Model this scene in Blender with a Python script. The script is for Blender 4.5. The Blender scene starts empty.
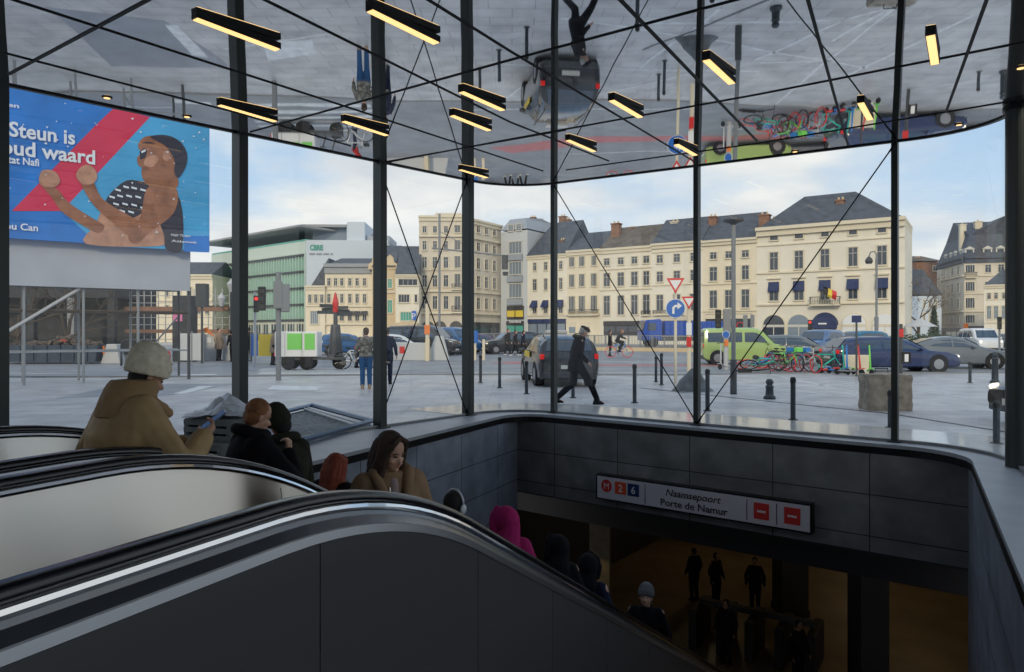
import bpy, bmesh, math, random
from mathutils import Vector, Matrix, noise as mnoise

# ---------------------------------------------------------------- camera, sky, sun, exposure
SC = bpy.context.scene
COL = SC.collection
F = 700.0; HZ = 332.0; HC = 1.62          # focal length in pixels, horizon row, eye height
cam_data = bpy.data.cameras.new('camera'); cam_data.sensor_width = 36.0
cam_data.lens = F / 1024 * 36.0; cam_data.clip_end = 2000; cam_data.clip_start = 0.05
cam_data.shift_y = -(336 - HZ) / 1024
cam = bpy.data.objects.new('camera', cam_data); COL.objects.link(cam)
cam.location = (0, 0, HC); cam.rotation_euler = (math.pi / 2, 0, 0)
SC.camera = cam
SC.view_settings.view_transform = 'Standard'; SC.view_settings.look = 'None'
SC.view_settings.exposure = 0.0; SC.view_settings.gamma = 1.0
SC.view_settings.use_curve_mapping = False
SC.cycles.max_bounces = 10; SC.cycles.transparent_max_bounces = 24
SC.cycles.glossy_bounces = 6; SC.cycles.diffuse_bounces = 4; SC.cycles.caustics_reflective = False
SC.cycles.sample_clamp_indirect = 4.0

def make_world():
    w = bpy.data.worlds.new('sky'); SC.world = w; w.use_nodes = True
    nt = w.node_tree; N = nt.nodes; L = nt.links; N.clear()
    out = N.new('ShaderNodeOutputWorld'); bg = N.new('ShaderNodeBackground')
    tc = N.new('ShaderNodeTexCoord'); sep = N.new('ShaderNodeSeparateXYZ')
    L.new(tc.outputs['Generated'], sep.inputs[0])
    # flatten the dome so that clouds thin out towards the horizon
    zz = N.new('ShaderNodeMath'); zz.operation = 'ADD'; zz.inputs[1].default_value = 0.22
    L.new(sep.outputs['Z'], zz.inputs[0])
    dx = N.new('ShaderNodeMath'); dx.operation = 'DIVIDE'; L.new(sep.outputs['X'], dx.inputs[0]); L.new(zz.outputs[0], dx.inputs[1])
    dy = N.new('ShaderNodeMath'); dy.operation = 'DIVIDE'; L.new(sep.outputs['Y'], dy.inputs[0]); L.new(zz.outputs[0], dy.inputs[1])
    cb = N.new('ShaderNodeCombineXYZ'); L.new(dx.outputs[0], cb.inputs[0]); L.new(dy.outputs[0], cb.inputs[1])
    n1 = N.new('ShaderNodeTexNoise'); n1.inputs['Scale'].default_value = 1.15; n1.inputs['Detail'].default_value = 7
    n1.inputs['Roughness'].default_value = 0.52
    mp = N.new('ShaderNodeMapping'); mp.inputs['Location'].default_value = (3.3, 1.2, 0)
    L.new(cb.outputs[0], mp.inputs[0]); L.new(mp.outputs[0], n1.inputs[0])
    r = N.new('ShaderNodeValToRGB'); r.color_ramp.elements[0].position = 0.40; r.color_ramp.elements[1].position = 0.56
    L.new(n1.outputs[0], r.inputs[0])
    blue = N.new('ShaderNodeValToRGB')
    e = blue.color_ramp.elements
    e[0].position = 0.0; e[0].color = (0.80, 0.78, 0.74, 1)
    e[1].position = 0.42; e[1].color = (0.30, 0.52, 0.85, 1)
    m = e.new(0.17); m.color = (0.55, 0.72, 0.92, 1)
    L.new(sep.outputs['Z'], blue.inputs[0])
    n2 = N.new('ShaderNodeTexNoise'); n2.inputs['Scale'].default_value = 2.6; n2.inputs['Detail'].default_value = 4
    L.new(mp.outputs[0], n2.inputs[0])
    cl = N.new('ShaderNodeValToRGB'); cl.color_ramp.elements[0].position = 0.3; cl.color_ramp.elements[1].position = 0.65
    cl.color_ramp.elements[0].color = (0.70, 0.73, 0.79, 1); cl.color_ramp.elements[1].color = (0.97, 0.96, 0.94, 1)
    L.new(n2.outputs[0], cl.inputs[0])
    mix = N.new('ShaderNodeMixRGB'); L.new(r.outputs[0], mix.inputs[0]); L.new(blue.outputs[0], mix.inputs[1]); L.new(cl.outputs[0], mix.inputs[2])
    L.new(mix.outputs[0], bg.inputs[0]); bg.inputs[1].default_value = 1.0
    L.new(bg.outputs[0], out.inputs[0])
make_world()
sun_d = bpy.data.lights.new('sun', 'SUN'); sun_d.energy = 1.5; sun_d.angle = math.radians(9); sun_d.color = (1.0, 0.84, 0.62)
sun = bpy.data.objects.new('sun', sun_d); COL.objects.link(sun)
sun.rotation_euler = (math.radians(68), 0, math.radians(-12))
def hall_lamp(x, y, z, e, c=(1.0, 0.72, 0.40), r=0.25):
    d = bpy.data.lights.new('hall_lamp', 'POINT'); d.energy = e; d.color = c; d.shadow_soft_size = r
    o = bpy.data.objects.new('hall_lamp', d); COL.objects.link(o); o.location = (x, y, z)
for p in ((11, 19, -3.2), (14, 24, -3.2), (8, 27, -3.2), (15, 31, -3.2)):
    hall_lamp(*p, 20)
sp_d = bpy.data.lights.new('wall_spot', 'SPOT'); sp_d.energy = 22; sp_d.color = (1.0, .72, .25); sp_d.spot_size = 1.1; sp_d.shadow_soft_size = .05
sp_o = bpy.data.objects.new('wall_spot', sp_d); COL.objects.link(sp_o); sp_o.location = (2.15, 17.45, -3.45); sp_o.rotation_euler = (math.radians(14), 0, 0)

# ---------------------------------------------------------------- helpers
R = math.radians
U = Vector((0.435, 0.9)).normalized(); NN = Vector((-U.y, U.x))        # escalator run, and its left-hand normal
E1 = Vector((0.61, 0.792)).normalized(); E2 = Vector((E1.y, -E1.x))     # axes of the pavilion
def SN(s, n, z=0.0):
    p = U * s + NN * n; return Vector((p.x, p.y, z))
def AB(a, b, z=0.0):
    p = E1 * a + E2 * b; return Vector((p.x, p.y, z))
def at(x, d, z=0.0): return Vector(((x - 512) / F * d, d, z))
def gp(x, y, z=0.0):
    d = (HC - z) * F / (y - HZ); return at(x, d, z)
def zpx(y, d): return HC + (HZ - y) * d / F
ZT = 0.045
def ZC(X, Y): return 4.42 + ZT * (Y - 11.5)               # ceiling height
def cp(x, y, dz=0.0):
    kx = (x - 512) / F; kz = (HZ - y) / F
    d = (4.42 - ZT * 11.5 - HC) / (kz - ZT)
    return Vector((kx * d, d, HC + kz * d + dz))
def ray_line(x, P, D):     # where the column x crosses the plan line P + t D
    k = (x - 512) / F
    t = (k * P.y - P.x) / (D.x - k * D.y)
    return Vector((P.x + D.x * t, P.y + D.y * t, 0))

MATS = {}
def mat(name, col, rough=0.6, metal=0.0, emit=None, es=1.0, noise=0.0, nscale=5.0, bump=0.0, spec=None, coat=0.0):
    if name in MATS: return MATS[name]
    m = bpy.data.materials.new(name); m.use_nodes = True; nt = m.node_tree
    b = nt.nodes['Principled BSDF']
    b.inputs['Base Color'].default_value = (*col, 1); b.inputs['Roughness'].default_value = rough; b.inputs['Metallic'].default_value = metal
    if spec is not None: b.inputs['Specular IOR Level'].default_value = spec
    if coat: b.inputs['Coat Weight'].default_value = coat; b.inputs['Coat Roughness'].default_value = 0.05
    if emit: b.inputs['Emission Color'].default_value = (*emit, 1); b.inputs['Emission Strength'].default_value = es
    if noise or bump:
        tc = nt.nodes.new('ShaderNodeTexCoord'); n = nt.nodes.new('ShaderNodeTexNoise')
        n.inputs['Scale'].default_value = nscale; n.inputs['Detail'].default_value = 6
        nt.links.new(tc.outputs['Object'], n.inputs[0])
        if noise:
            mr = nt.nodes.new('ShaderNodeMapRange'); mr.inputs[1].default_value = 0.3; mr.inputs[2].default_value = 0.7
            mr.inputs[3].default_value = 1 - noise; mr.inputs[4].default_value = 1 + noise
            mx = nt.nodes.new('ShaderNodeVectorMath'); mx.operation = 'SCALE'; mx.inputs[0].default_value = col
            nt.links.new(n.outputs[0], mr.inputs[0]); nt.links.new(mr.outputs[0], mx.inputs['Scale']); nt.links.new(mx.outputs[0], b.inputs['Base Color'])
        if bump:
            bp = nt.nodes.new('ShaderNodeBump'); bp.inputs['Strength'].default_value = bump; bp.inputs['Distance'].default_value = 0.02
            nt.links.new(n.outputs[0], bp.inputs['Height']); nt.links.new(bp.outputs[0], b.inputs['Normal'])
    MATS[name] = m; return m

def tile_mat(name, c1, c2, mortar, w, h, rough=0.5, ms=0.01, offset=0.0, axes='xz', wet=False, noise=0.25, freq=2, rough2=None, nsc=1.3):
    m = bpy.data.materials.new(name); m.use_nodes = True; nt = m.node_tree; N = nt.nodes; L = nt.links
    b = N['Principled BSDF']; tc = N.new('ShaderNodeTexCoord'); sp = N.new('ShaderNodeSeparateXYZ'); cb = N.new('ShaderNodeCombineXYZ')
    L.new(tc.outputs['Object'], sp.inputs[0])
    L.new(sp.outputs[axes[0].upper()], cb.inputs[0]); L.new(sp.outputs[axes[1].upper()], cb.inputs[1])
    br = N.new('ShaderNodeTexBrick'); br.offset = offset; br.offset_frequency = freq; br.inputs['Scale'].default_value = 1
    br.inputs['Brick Width'].default_value = w; br.inputs['Row Height'].default_value = h
    br.inputs['Mortar Size'].default_value = ms; br.inputs['Mortar Smooth'].default_value = 0.1
    br.inputs['Color1'].default_value = (*c1, 1); br.inputs['Color2'].default_value = (*c2, 1); br.inputs['Mortar'].default_value = (*mortar, 1)
    L.new(cb.outputs[0], br.inputs[0])
    n = N.new('ShaderNodeTexNoise'); n.inputs['Scale'].default_value = nsc; n.inputs['Detail'].default_value = 8
    L.new(cb.outputs[0], n.inputs[0])
    mr = N.new('ShaderNodeMapRange'); mr.inputs[1].default_value = 0.3; mr.inputs[2].default_value = 0.7
    mr.inputs[3].default_value = 1 - noise; mr.inputs[4].default_value = 1 + noise; L.new(n.outputs[0], mr.inputs[0])
    mx = N.new('ShaderNodeVectorMath'); mx.operation = 'SCALE'; L.new(br.outputs[0], mx.inputs[0]); L.new(mr.outputs[0], mx.inputs['Scale'])
    L.new(mx.outputs[0], b.inputs['Base Color'])
    if rough2 is not None:
        n3 = N.new('ShaderNodeTexNoise'); n3.inputs['Scale'].default_value = 0.35; n3.inputs['Detail'].default_value = 5
        L.new(cb.outputs[0], n3.inputs[0])
        m3 = N.new('ShaderNodeMapRange'); m3.inputs[1].default_value = 0.42; m3.inputs[2].default_value = 0.6
        m3.inputs[3].default_value = rough; m3.inputs[4].default_value = rough2; L.new(n3.outputs[0], m3.inputs[0])
        L.new(m3.outputs[0], b.inputs['Roughness'])
    else: b.inputs['Roughness'].default_value = rough
    MATS[name] = m; return m

def glass_mat(name, tint=(0.95, 0.98, 0.97), refl=0.75, dark=0.0):
    m = bpy.data.materials.new(name); m.use_nodes = True; nt = m.node_tree; N = nt.nodes; L = nt.links; N.clear()
    out = N.new('ShaderNodeOutputMaterial'); t = N.new('ShaderNodeBsdfTransparent'); t.inputs[0].default_value = (*tint, 1)
    g = N.new('ShaderNodeBsdfGlossy'); g.inputs['Roughness'].default_value = 0.0
    lw = N.new('ShaderNodeLayerWeight'); lw.inputs[0].default_value = 0.5
    pw = N.new('ShaderNodeMath'); pw.operation = 'POWER'; pw.inputs[1].default_value = 4.5; L.new(lw.outputs['Facing'], pw.inputs[0])
    mu = N.new('ShaderNodeMath'); mu.operation = 'MULTIPLY_ADD'; mu.inputs[1].default_value = refl; mu.inputs[2].default_value = 0.05; L.new(pw.outputs[0], mu.inputs[0])
    mx = N.new('ShaderNodeMixShader'); L.new(mu.outputs[0], mx.inputs[0]); L.new(t.outputs[0], mx.inputs[1]); L.new(g.outputs[0], mx.inputs[2])
    L.new(mx.outputs[0], out.inputs[0]); MATS[name] = m; return m

def tag(o, label=None, cat=None, group=None, kind=None):
    if label: o['label'] = label
    if cat: o['category'] = cat
    if group: o['group'] = group
    if kind: o['kind'] = kind
    return o
def empty(name, loc=(0, 0, 0), rz=0.0, label=None, cat=None, group=None, parent=None):
    o = bpy.data.objects.new(name, None); COL.objects.link(o); o.location = loc; o.rotation_euler = (0, 0, rz); o.empty_display_size = 0.1
    if parent: o.parent = parent
    return tag(o, label, cat, group)
def copy_tree(o, parent=None):
    c = o.copy(); COL.objects.link(c)
    if parent: c.parent = parent
    for ch in list(o.children): copy_tree(ch, c)
    return c

class MB:
    """collects faces, then links them as one mesh object"""
    def __init__(self): self.v = []; self.f = []; self.m = []
    def add(self, vs, fs, mi=0, M=None):
        k = len(self.v)
        self.v += [tuple(M @ Vector(p)) if M is not None else tuple(p) for p in vs]
        self.f += [tuple(i + k for i in f) for f in fs]; self.m += [mi] * len(fs); return self
    def box(self, x0, x1, y0, y1, z0, z1, mi=0, M=None):
        vs = [(x, y, z) for z in (z0, z1) for y in (y0, y1) for x in (x0, x1)]
        return self.add(vs, [(0, 2, 3, 1), (4, 5, 7, 6), (0, 1, 5, 4), (2, 6, 7, 3), (0, 4, 6, 2), (1, 3, 7, 5)], mi, M)
    def prism(self, poly, z0, z1, mi=0, M=None):      # poly in xy
        n = len(poly); a = sum(poly[i][0] * poly[(i + 1) % n][1] - poly[(i + 1) % n][0] * poly[i][1] for i in range(n))
        if a < 0: poly = list(reversed(poly))
        vs = [(p[0], p[1], z0) for p in poly] + [(p[0], p[1], z1) for p in poly]
        fs = [tuple(reversed(range(n))), tuple(range(n, 2 * n))] + [(i, (i + 1) % n, n + (i + 1) % n, n + i) for i in range(n)]
        return self.add(vs, fs, mi, M)
    def prismy(self, poly, y0, y1, mi=0, M=None):     # poly in xz, extruded along y
        n = len(poly); a = sum(poly[i][0] * poly[(i + 1) % n][1] - poly[(i + 1) % n][0] * poly[i][1] for i in range(n))
        if a < 0: poly = list(reversed(poly))
        vs = [(p[0], y0, p[1]) for p in poly] + [(p[0], y1, p[1]) for p in poly]
        fs = [tuple(range(n)), tuple(reversed(range(n, 2 * n)))] + [((i + 1) % n, i, n + i, n + (i + 1) % n) for i in range(n)]
        return self.add(vs, fs, mi, M)
    def tube(self, pts, r, n=8, mi=0, closed=False, M=None):
        pts = [Vector(p) for p in pts]; m = len(pts)
        rs = r if isinstance(r, (list, tuple)) else [r] * m
        vs = []; prev = None
        for i, p in enumerate(pts):
            if closed: d = pts[(i + 1) % m] - pts[i - 1]
            else: d = pts[min(i + 1, m - 1)] - pts[max(i - 1, 0)]
            d.normalize()
            if prev is None:
                s = d.orthogonal().normalized()
            else:
                s = prev - d * prev.dot(d)
                s = s.normalized() if s.length > 1e-6 else d.orthogonal().normalized()
            prev = s; t = d.cross(s)
            for k in range(n):
                a = 2 * math.pi * (k + 0.5) / n; vs.append(p + (s * math.cos(a) + t * math.sin(a)) * rs[i])
        fs = []
        for i in range(m if closed else m - 1):
            j = (i + 1) % m
            for k in range(n): fs.append((i * n + k, i * n + (k + 1) % n, j * n + (k + 1) % n, j * n + k))
        if not closed: fs += [tuple(reversed(range(n))), tuple(range((m - 1) * n, m * n))]
        return self.add(vs, fs, mi, M)
    def lathe(self, prof, n=20, mi=0, M=None, c=(0, 0, 0)):     # prof: (r, z)
        vs = []; m = len(prof)
        for r, z in prof:
            for k in range(n):
                a = 2 * math.pi * k / n; vs.append((c[0] + r * math.cos(a), c[1] + r * math.sin(a), c[2] + z))
        fs = [(i * n + k, i * n + (k + 1) % n, (i + 1) * n + (k + 1) % n, (i + 1) * n + k) for i in range(m - 1) for k in range(n)]
        fs += [tuple(reversed(range(n))), tuple(range((m - 1) * n, m * n))]
        return self.add(vs, fs, mi, M)
    def sweep(self, sec, frames, mi=0, closed_sec=True):   # sec: list of 2D; frames: (origin, xaxis, yaxis)
        n = len(sec); vs = []
        for o, xa, ya in frames:
            for a, b in sec: vs.append(o + xa * a + ya * b)
        fs = []; m = len(frames)
        for i in range(m - 1):
            for k in range(n if closed_sec else n - 1):
                fs.append((i * n + k, i * n + (k + 1) % n, (i + 1) * n + (k + 1) % n, (i + 1) * n + k))
        if closed_sec: fs += [tuple(reversed(range(n))), tuple(range((m - 1) * n, m * n))]
        return self.add(vs, fs, mi)
    def ell(self, c, r, mi=0, n=12, M=None):
        vs = []; fs = []; h = n // 2 + 1
        for i in range(1, h):
            t = math.pi * i / h
            for k in range(n):
                a = 2 * math.pi * k / n
                vs.append((c[0] + r[0] * math.sin(t) * math.cos(a), c[1] + r[1] * math.sin(t) * math.sin(a), c[2] + r[2] * math.cos(t)))
        top = len(vs); vs += [(c[0], c[1], c[2] + r[2]), (c[0], c[1], c[2] - r[2])]
        for i in range(h - 2):
            for k in range(n): fs.append((i * n + k, (i + 1) * n + k, (i + 1) * n + (k + 1) % n, i * n + (k + 1) % n))
        for k in range(n):
            fs.append((top, k, (k + 1) % n)); fs.append((top + 1, (h - 2) * n + (k + 1) % n, (h - 2) * n + k))
        return self.add(vs, fs, mi, M)
    def build(self, name, mats, parent=None, smooth=False, bevel=0.0, loc=None, rz=None, seg=2, label=None):
        me = bpy.data.meshes.new(name); me.from_pydata([tuple(p) for p in self.v], [], self.f)
        if not isinstance(mats, (list, tuple)): mats = [mats]
        for m in mats: me.materials.append(MATS[m] if isinstance(m, str) else m)
        for p, mi in zip(me.polygons, self.m): p.material_index = mi; p.use_smooth = smooth
        bm = bmesh.new(); bm.from_mesh(me); bmesh.ops.recalc_face_normals(bm, faces=bm.faces); bm.to_mesh(me); bm.free()
        o = bpy.data.objects.new(name, me); COL.objects.link(o)
        if parent: o.parent = parent
        if loc is not None: o.location = loc
        if rz is not None: o.rotation_euler = (0, 0, rz)
        if bevel:
            b = o.modifiers.new('bevel', 'BEVEL'); b.width = bevel; b.segments = seg; b.limit_method = 'ANGLE'; b.angle_limit = R(35)
        if label: o['label'] = label
        return o

def flat_fill(name, outer, holes, z, mat_, kind='structure', thick=0.0, parent=None):
    """horizontal sheet with holes, optional thickness downwards"""
    bm = bmesh.new(); es = []
    for loop in [outer] + holes:
        vs = [bm.verts.new((p[0], p[1], z)) for p in loop]
        es += [bm.edges.new((vs[i], vs[(i + 1) % len(vs)])) for i in range(len(vs))]
    bmesh.ops.triangle_fill(bm, use_beauty=True, edges=es, normal=(0, 0, 1))
    for f in bm.faces:
        if f.normal.z < 0: f.normal_flip()
    if thick:
        r = bmesh.ops.extrude_face_region(bm, geom=list(bm.faces))
        for v in r['geom']:
            if isinstance(v, bmesh.types.BMVert): v.co.z -= thick
        bmesh.ops.recalc_face_normals(bm, faces=bm.faces)
    me = bpy.data.meshes.new(name); bm.to_mesh(me); bm.free()
    me.materials.append(MATS[mat_]); o = bpy.data.objects.new(name, me); COL.objects.link(o)
    if parent: o.parent = parent
    if kind: o['kind'] = kind
    return o

def text_mesh(txt, size, bold=0.0, shear=0.0, space=1.0):
    """built-in font turned into vertices and faces in its own xy plane"""
    cu = bpy.data.curves.new('lettering', 'FONT'); cu.body = txt; cu.size = size; cu.offset = bold; cu.shear = shear; cu.space_character = space
    cu.align_x = 'LEFT'; cu.resolution_u = 3
    o = bpy.data.objects.new('lettering', cu); COL.objects.link(o)
    dg = bpy.context.evaluated_depsgraph_get(); me = bpy.data.meshes.new_from_object(o.evaluated_get(dg))
    vs = [tuple(v.co) for v in me.vertices]; fs = [tuple(p.vertices) for p in me.polygons]
    bpy.data.objects.remove(o); bpy.data.curves.remove(cu); bpy.data.meshes.remove(me)
    return vs, fs
def text_on(mb, txt, M, size, mi=0, bold=0.0, shear=0.0, space=1.0, align='l', width=None):
    vs, fs = text_mesh(txt, size, bold, shear, space)
    if not vs: return
    x0 = min(v[0] for v in vs); x1 = max(v[0] for v in vs); k = 1.0
    if width: k = width / (x1 - x0)
    dx = {'l': -x0, 'c': -(x0 + x1) / 2, 'r': -x1}[align]
    vs = [((v[0] + dx) * k, v[1], v[2]) for v in vs]
    mb.add(vs, fs, mi, M)

# materials used all over
mat('black_steel', (0.012, 0.012, 0.014), 0.35, 0.6)
mat('mullion_steel', (0.05, 0.056, 0.054), 0.4, 0.6)
mat('rubber', (0.006, 0.006, 0.008), 0.22, spec=0.6)
mat('chrome', (0.75, 0.76, 0.78), 0.12, 1.0)
mat('dark_grey', (0.06, 0.065, 0.07), 0.5)
mat('mid_grey', (0.22, 0.23, 0.24), 0.5)
mat('apron_stone', (0.62, 0.62, 0.62), 0.2, spec=0.8, coat=0.5, noise=0.06, nscale=2)
mat('light_grey', (0.5, 0.51, 0.52), 0.5)
mat('white_paint', (0.8, 0.8, 0.79), 0.5)
mat('red_paint', (0.65, 0.03, 0.03), 0.4)
mat('blue_paint', (0.02, 0.12, 0.5), 0.4)
mat('yellow_paint', (0.75, 0.55, 0.05), 0.5)
mat('orange_paint', (0.8, 0.2, 0.03), 0.5)
mat('green_paint', (0.2, 0.65, 0.12), 0.45)
mat('black', (0.01, 0.01, 0.01), 0.6)
mat('concrete', (0.27, 0.24, 0.2), 0.85, noise=0.35, nscale=6, bump=0.6)
glass_mat('clear_glass')
# ---------------------------------------------------------------- pavilion shell, well and street level
def arc_pts(c, r, a0, a1, n): return [(c[0] + r * math.cos(a0 + (a1 - a0) * i / n), c[1] + r * math.sin(a0 + (a1 - a0) * i / n)) for i in range(n + 1)]
def fillet(P, A, B, r, n=8):
    """rounded corner at P between the directions P->A and P->B"""
    P = Vector(P[:2]); a = (Vector(A[:2]) - P).normalized(); b = (Vector(B[:2]) - P).normalized()
    ang = math.acos(max(-1, min(1, a.dot(b)))); t = r / math.tan(ang / 2); c = P + (a + b).normalized() * (r / math.sin(ang / 2))
    p0 = P + a * t - c; p1 = P + b * t - c; out = []
    w = math.acos(max(-1, min(1, p0.normalized().dot(p1.normalized())))); sgn = 1 if p0.x * p1.y - p0.y * p1.x > 0 else -1
    for i in range(n + 1):
        q = sgn * w * i / n; out.append((c.x + p0.x * math.cos(q) - p0.y * math.sin(q), c.y + p0.x * math.sin(q) + p0.y * math.cos(q)))
    return out
GA = 11.3; GB = -8.75
CL = AB(GA, GB); LFAR = AB(-9, GB)                       # left glass line
CR = AB(GA, -0.55); RDIR = -U; RFAR = CR + Vector((RDIR.x, RDIR.y, 0)) * 20
glass_path = [tuple(LFAR[:2])] + fillet(CL, LFAR, CR, 1.1, 12) + fillet(CR, CL, RFAR, 1.3, 10) + [tuple(RFAR[:2])]
# hole of the well
aU = U.dot(E1); aN = NN.dot(E1); WA = 10.98; NL = 5.9; NR = -1.4; S0 = 1.15
def s_on_a(n, a=WA): return (a - aN * n) / aU
Q1 = SN(s_on_a(NL), NL); Q2 = SN(s_on_a(NR), NR); UR = Vector((0.502, 0.865, 0)).normalized(); Q3 = Q2 - UR * 9.8; NR = -.72; Q4 = SN(S0, NL)
hole = fillet(Q1, Q4, Q2, 0.6, 8) + fillet(Q2, Q1, Q3, 0.9, 10) + [tuple(Q3[:2]), tuple(Q4[:2])]

tile_mat('paving', (0.46, 0.455, 0.46), (0.415, 0.41, 0.42), (0.25, 0.25, 0.26), 1.1, 0.55, rough=0.34, ms=0.012, offset=0.5, axes='xy', rough2=0.62, noise=0.2)
tile_mat('asphalt', (0.22, 0.23, 0.25), (0.21, 0.22, 0.24), (0.21, 0.22, 0.24), 9, 9, rough=0.4, axes='xy', rough2=0.6, noise=0.15, ms=0)
tile_mat('wall_tile', (0.23, 0.255, 0.31), (0.19, 0.215, 0.265), (0.02, 0.022, 0.03), 1.35, 0.59, rough=0.38, ms=0.008, offset=0.0, axes='xz', noise=0.3, nsc=2.2)
tile_mat('wall_tile_grey', (0.20, 0.20, 0.20), (0.17, 0.17, 0.172), (0.02, 0.022, 0.025), 1.35, 0.59, rough=0.42, ms=0.008, offset=0.0, axes='xz', noise=0.3, nsc=2.2)
mat('coping', (0.33, 0.35, 0.39), 0.45, noise=0.12, nscale=2)
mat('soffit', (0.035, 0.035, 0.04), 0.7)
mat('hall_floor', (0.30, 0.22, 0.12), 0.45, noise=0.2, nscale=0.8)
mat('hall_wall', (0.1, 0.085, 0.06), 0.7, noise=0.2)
mat('white_line', (0.62, 0.64, 0.66), 0.6, noise=0.2, nscale=4)
mat('red_lane', (0.42, 0.14, 0.14), 0.6, noise=0.15, nscale=3)

big = [(-260, -60), (260, -60), (260, 330), (-260, 330)]
gr = flat_fill('floor', big, [hole], 0.0, 'paving', thick=0.0)
# coping ledge between glass and well
def offset_path(path, d):
    out = []
    for i, p in enumerate(path):
        a = Vector(path[max(i - 1, 0)]); b = Vector(path[min(i + 1, len(path) - 1)]); t = (b - a).normalized(); nrm = Vector((-t.y, t.x))
        out.append((p[0] + nrm.x * d, p[1] + nrm.y * d))
    return out
cop_out = [p for p in offset_path(glass_path, 0.10)]
# trim both legs of the ledge just behind the near end of the well
cop_outer = [tuple(AB(3.2, GB - 0.10)[:2])] + cop_out[1:-1] + [tuple((CR + Vector((RDIR.x, RDIR.y, 0)) * 9.2 + Vector((0.1, -0.05, 0)))[:2])]
inset = 0.0
cop_inner = [tuple(Q3[:2])] + list(reversed(fillet(Q2, Q1, Q3, 0.9, 10))) + list(reversed(fillet(Q1, Q4, Q2, 0.6, 8))) + [tuple(SN(S0 + 1.4, NL)[:2])]
cm = MB(); 
c = flat_fill('trim_1', cop_outer + cop_inner, [], 0.045, 'coping', thick=0.05)
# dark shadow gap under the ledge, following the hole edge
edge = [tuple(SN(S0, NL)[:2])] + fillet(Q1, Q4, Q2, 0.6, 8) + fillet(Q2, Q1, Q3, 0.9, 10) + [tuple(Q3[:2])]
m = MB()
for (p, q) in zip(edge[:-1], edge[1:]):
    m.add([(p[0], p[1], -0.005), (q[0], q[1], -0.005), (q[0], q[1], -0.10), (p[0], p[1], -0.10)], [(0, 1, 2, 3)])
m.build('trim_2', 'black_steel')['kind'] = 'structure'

def wall_slab(name, p, q, z0, z1, th, mt, back=0.0):
    """thick slab whose face runs from p to q; local x along it so that its tiles follow"""
    p = Vector(p[:2]); q = Vector(q[:2]); d = q - p; L = d.length
    m = MB(); m.box(0, L, back, back + th, z0, z1)
    o = m.build(name, mt, loc=(p.x, p.y, 0), rz=math.atan2(d.y, d.x)); o['kind'] = 'structure'; return o
# object origin heights are at -0.09 so that the tile rows start under the ledge
def tiled_wall(name, p, q, z1, z0, th, off=0.0, mt='wall_tile'):
    p = Vector(p[:2]); q = Vector(q[:2]); d = q - p; L = d.length; d.normalize(); zoff = -0.10 - 0.59 * 3
    m = MB(); m.box(off, L + off, 0.0, th, z0 - zoff, z1 - zoff)
    pp = p - d * off
    o = m.build(name, mt, loc=(pp.x, pp.y, zoff), rz=math.atan2(d.y, d.x)); o['kind'] = 'structure'; return o
WB = -1.5
tiled_wall('wall_back', Q1, Q2, -0.10, WB, 0.30, off=1.35 - 0.88, mt='wall_tile_grey')
tiled_wall('wall_left', SN(S0, NL), Q1 - Vector((0, 0, 0)), -0.10, -8.0, 0.30, off=0.35)
o = tiled_wall('wall_right', Q2, Q3, -0.10, -8.0, 0.30, off=0.4)
# corner post of the right-hand wall stays square under the rounded ledge
wall_slab('wall_front', Q3, SN(S0, NL), -8.0, -0.02, -0.2, 'wall_tile')
# hall below: floor, ceiling, side and far walls
def slab(name, pts, z0, z1, mt):
    m = MB(); m.prism([tuple(p[:2]) for p in pts], z0, z1); o = m.build(name, mt); o['kind'] = 'structure'; return o
HF = -7.4
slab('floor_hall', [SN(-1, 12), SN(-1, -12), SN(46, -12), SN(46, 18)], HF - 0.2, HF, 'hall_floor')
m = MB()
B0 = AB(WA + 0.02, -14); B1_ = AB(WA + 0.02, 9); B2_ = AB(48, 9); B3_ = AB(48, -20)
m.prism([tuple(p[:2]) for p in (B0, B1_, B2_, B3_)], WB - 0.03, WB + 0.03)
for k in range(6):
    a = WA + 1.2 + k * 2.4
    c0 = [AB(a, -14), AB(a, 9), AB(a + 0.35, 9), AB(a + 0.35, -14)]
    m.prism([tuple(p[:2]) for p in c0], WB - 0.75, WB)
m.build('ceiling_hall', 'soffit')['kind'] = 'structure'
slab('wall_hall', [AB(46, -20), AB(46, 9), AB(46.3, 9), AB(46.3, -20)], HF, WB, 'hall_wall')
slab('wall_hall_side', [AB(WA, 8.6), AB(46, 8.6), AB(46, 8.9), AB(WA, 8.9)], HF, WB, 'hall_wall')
slab('wall_hall_left', [AB(WA, -13.5), AB(46, -13.5), AB(46, -13.8), AB(WA, -13.8)], HF, WB, 'soffit')

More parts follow.
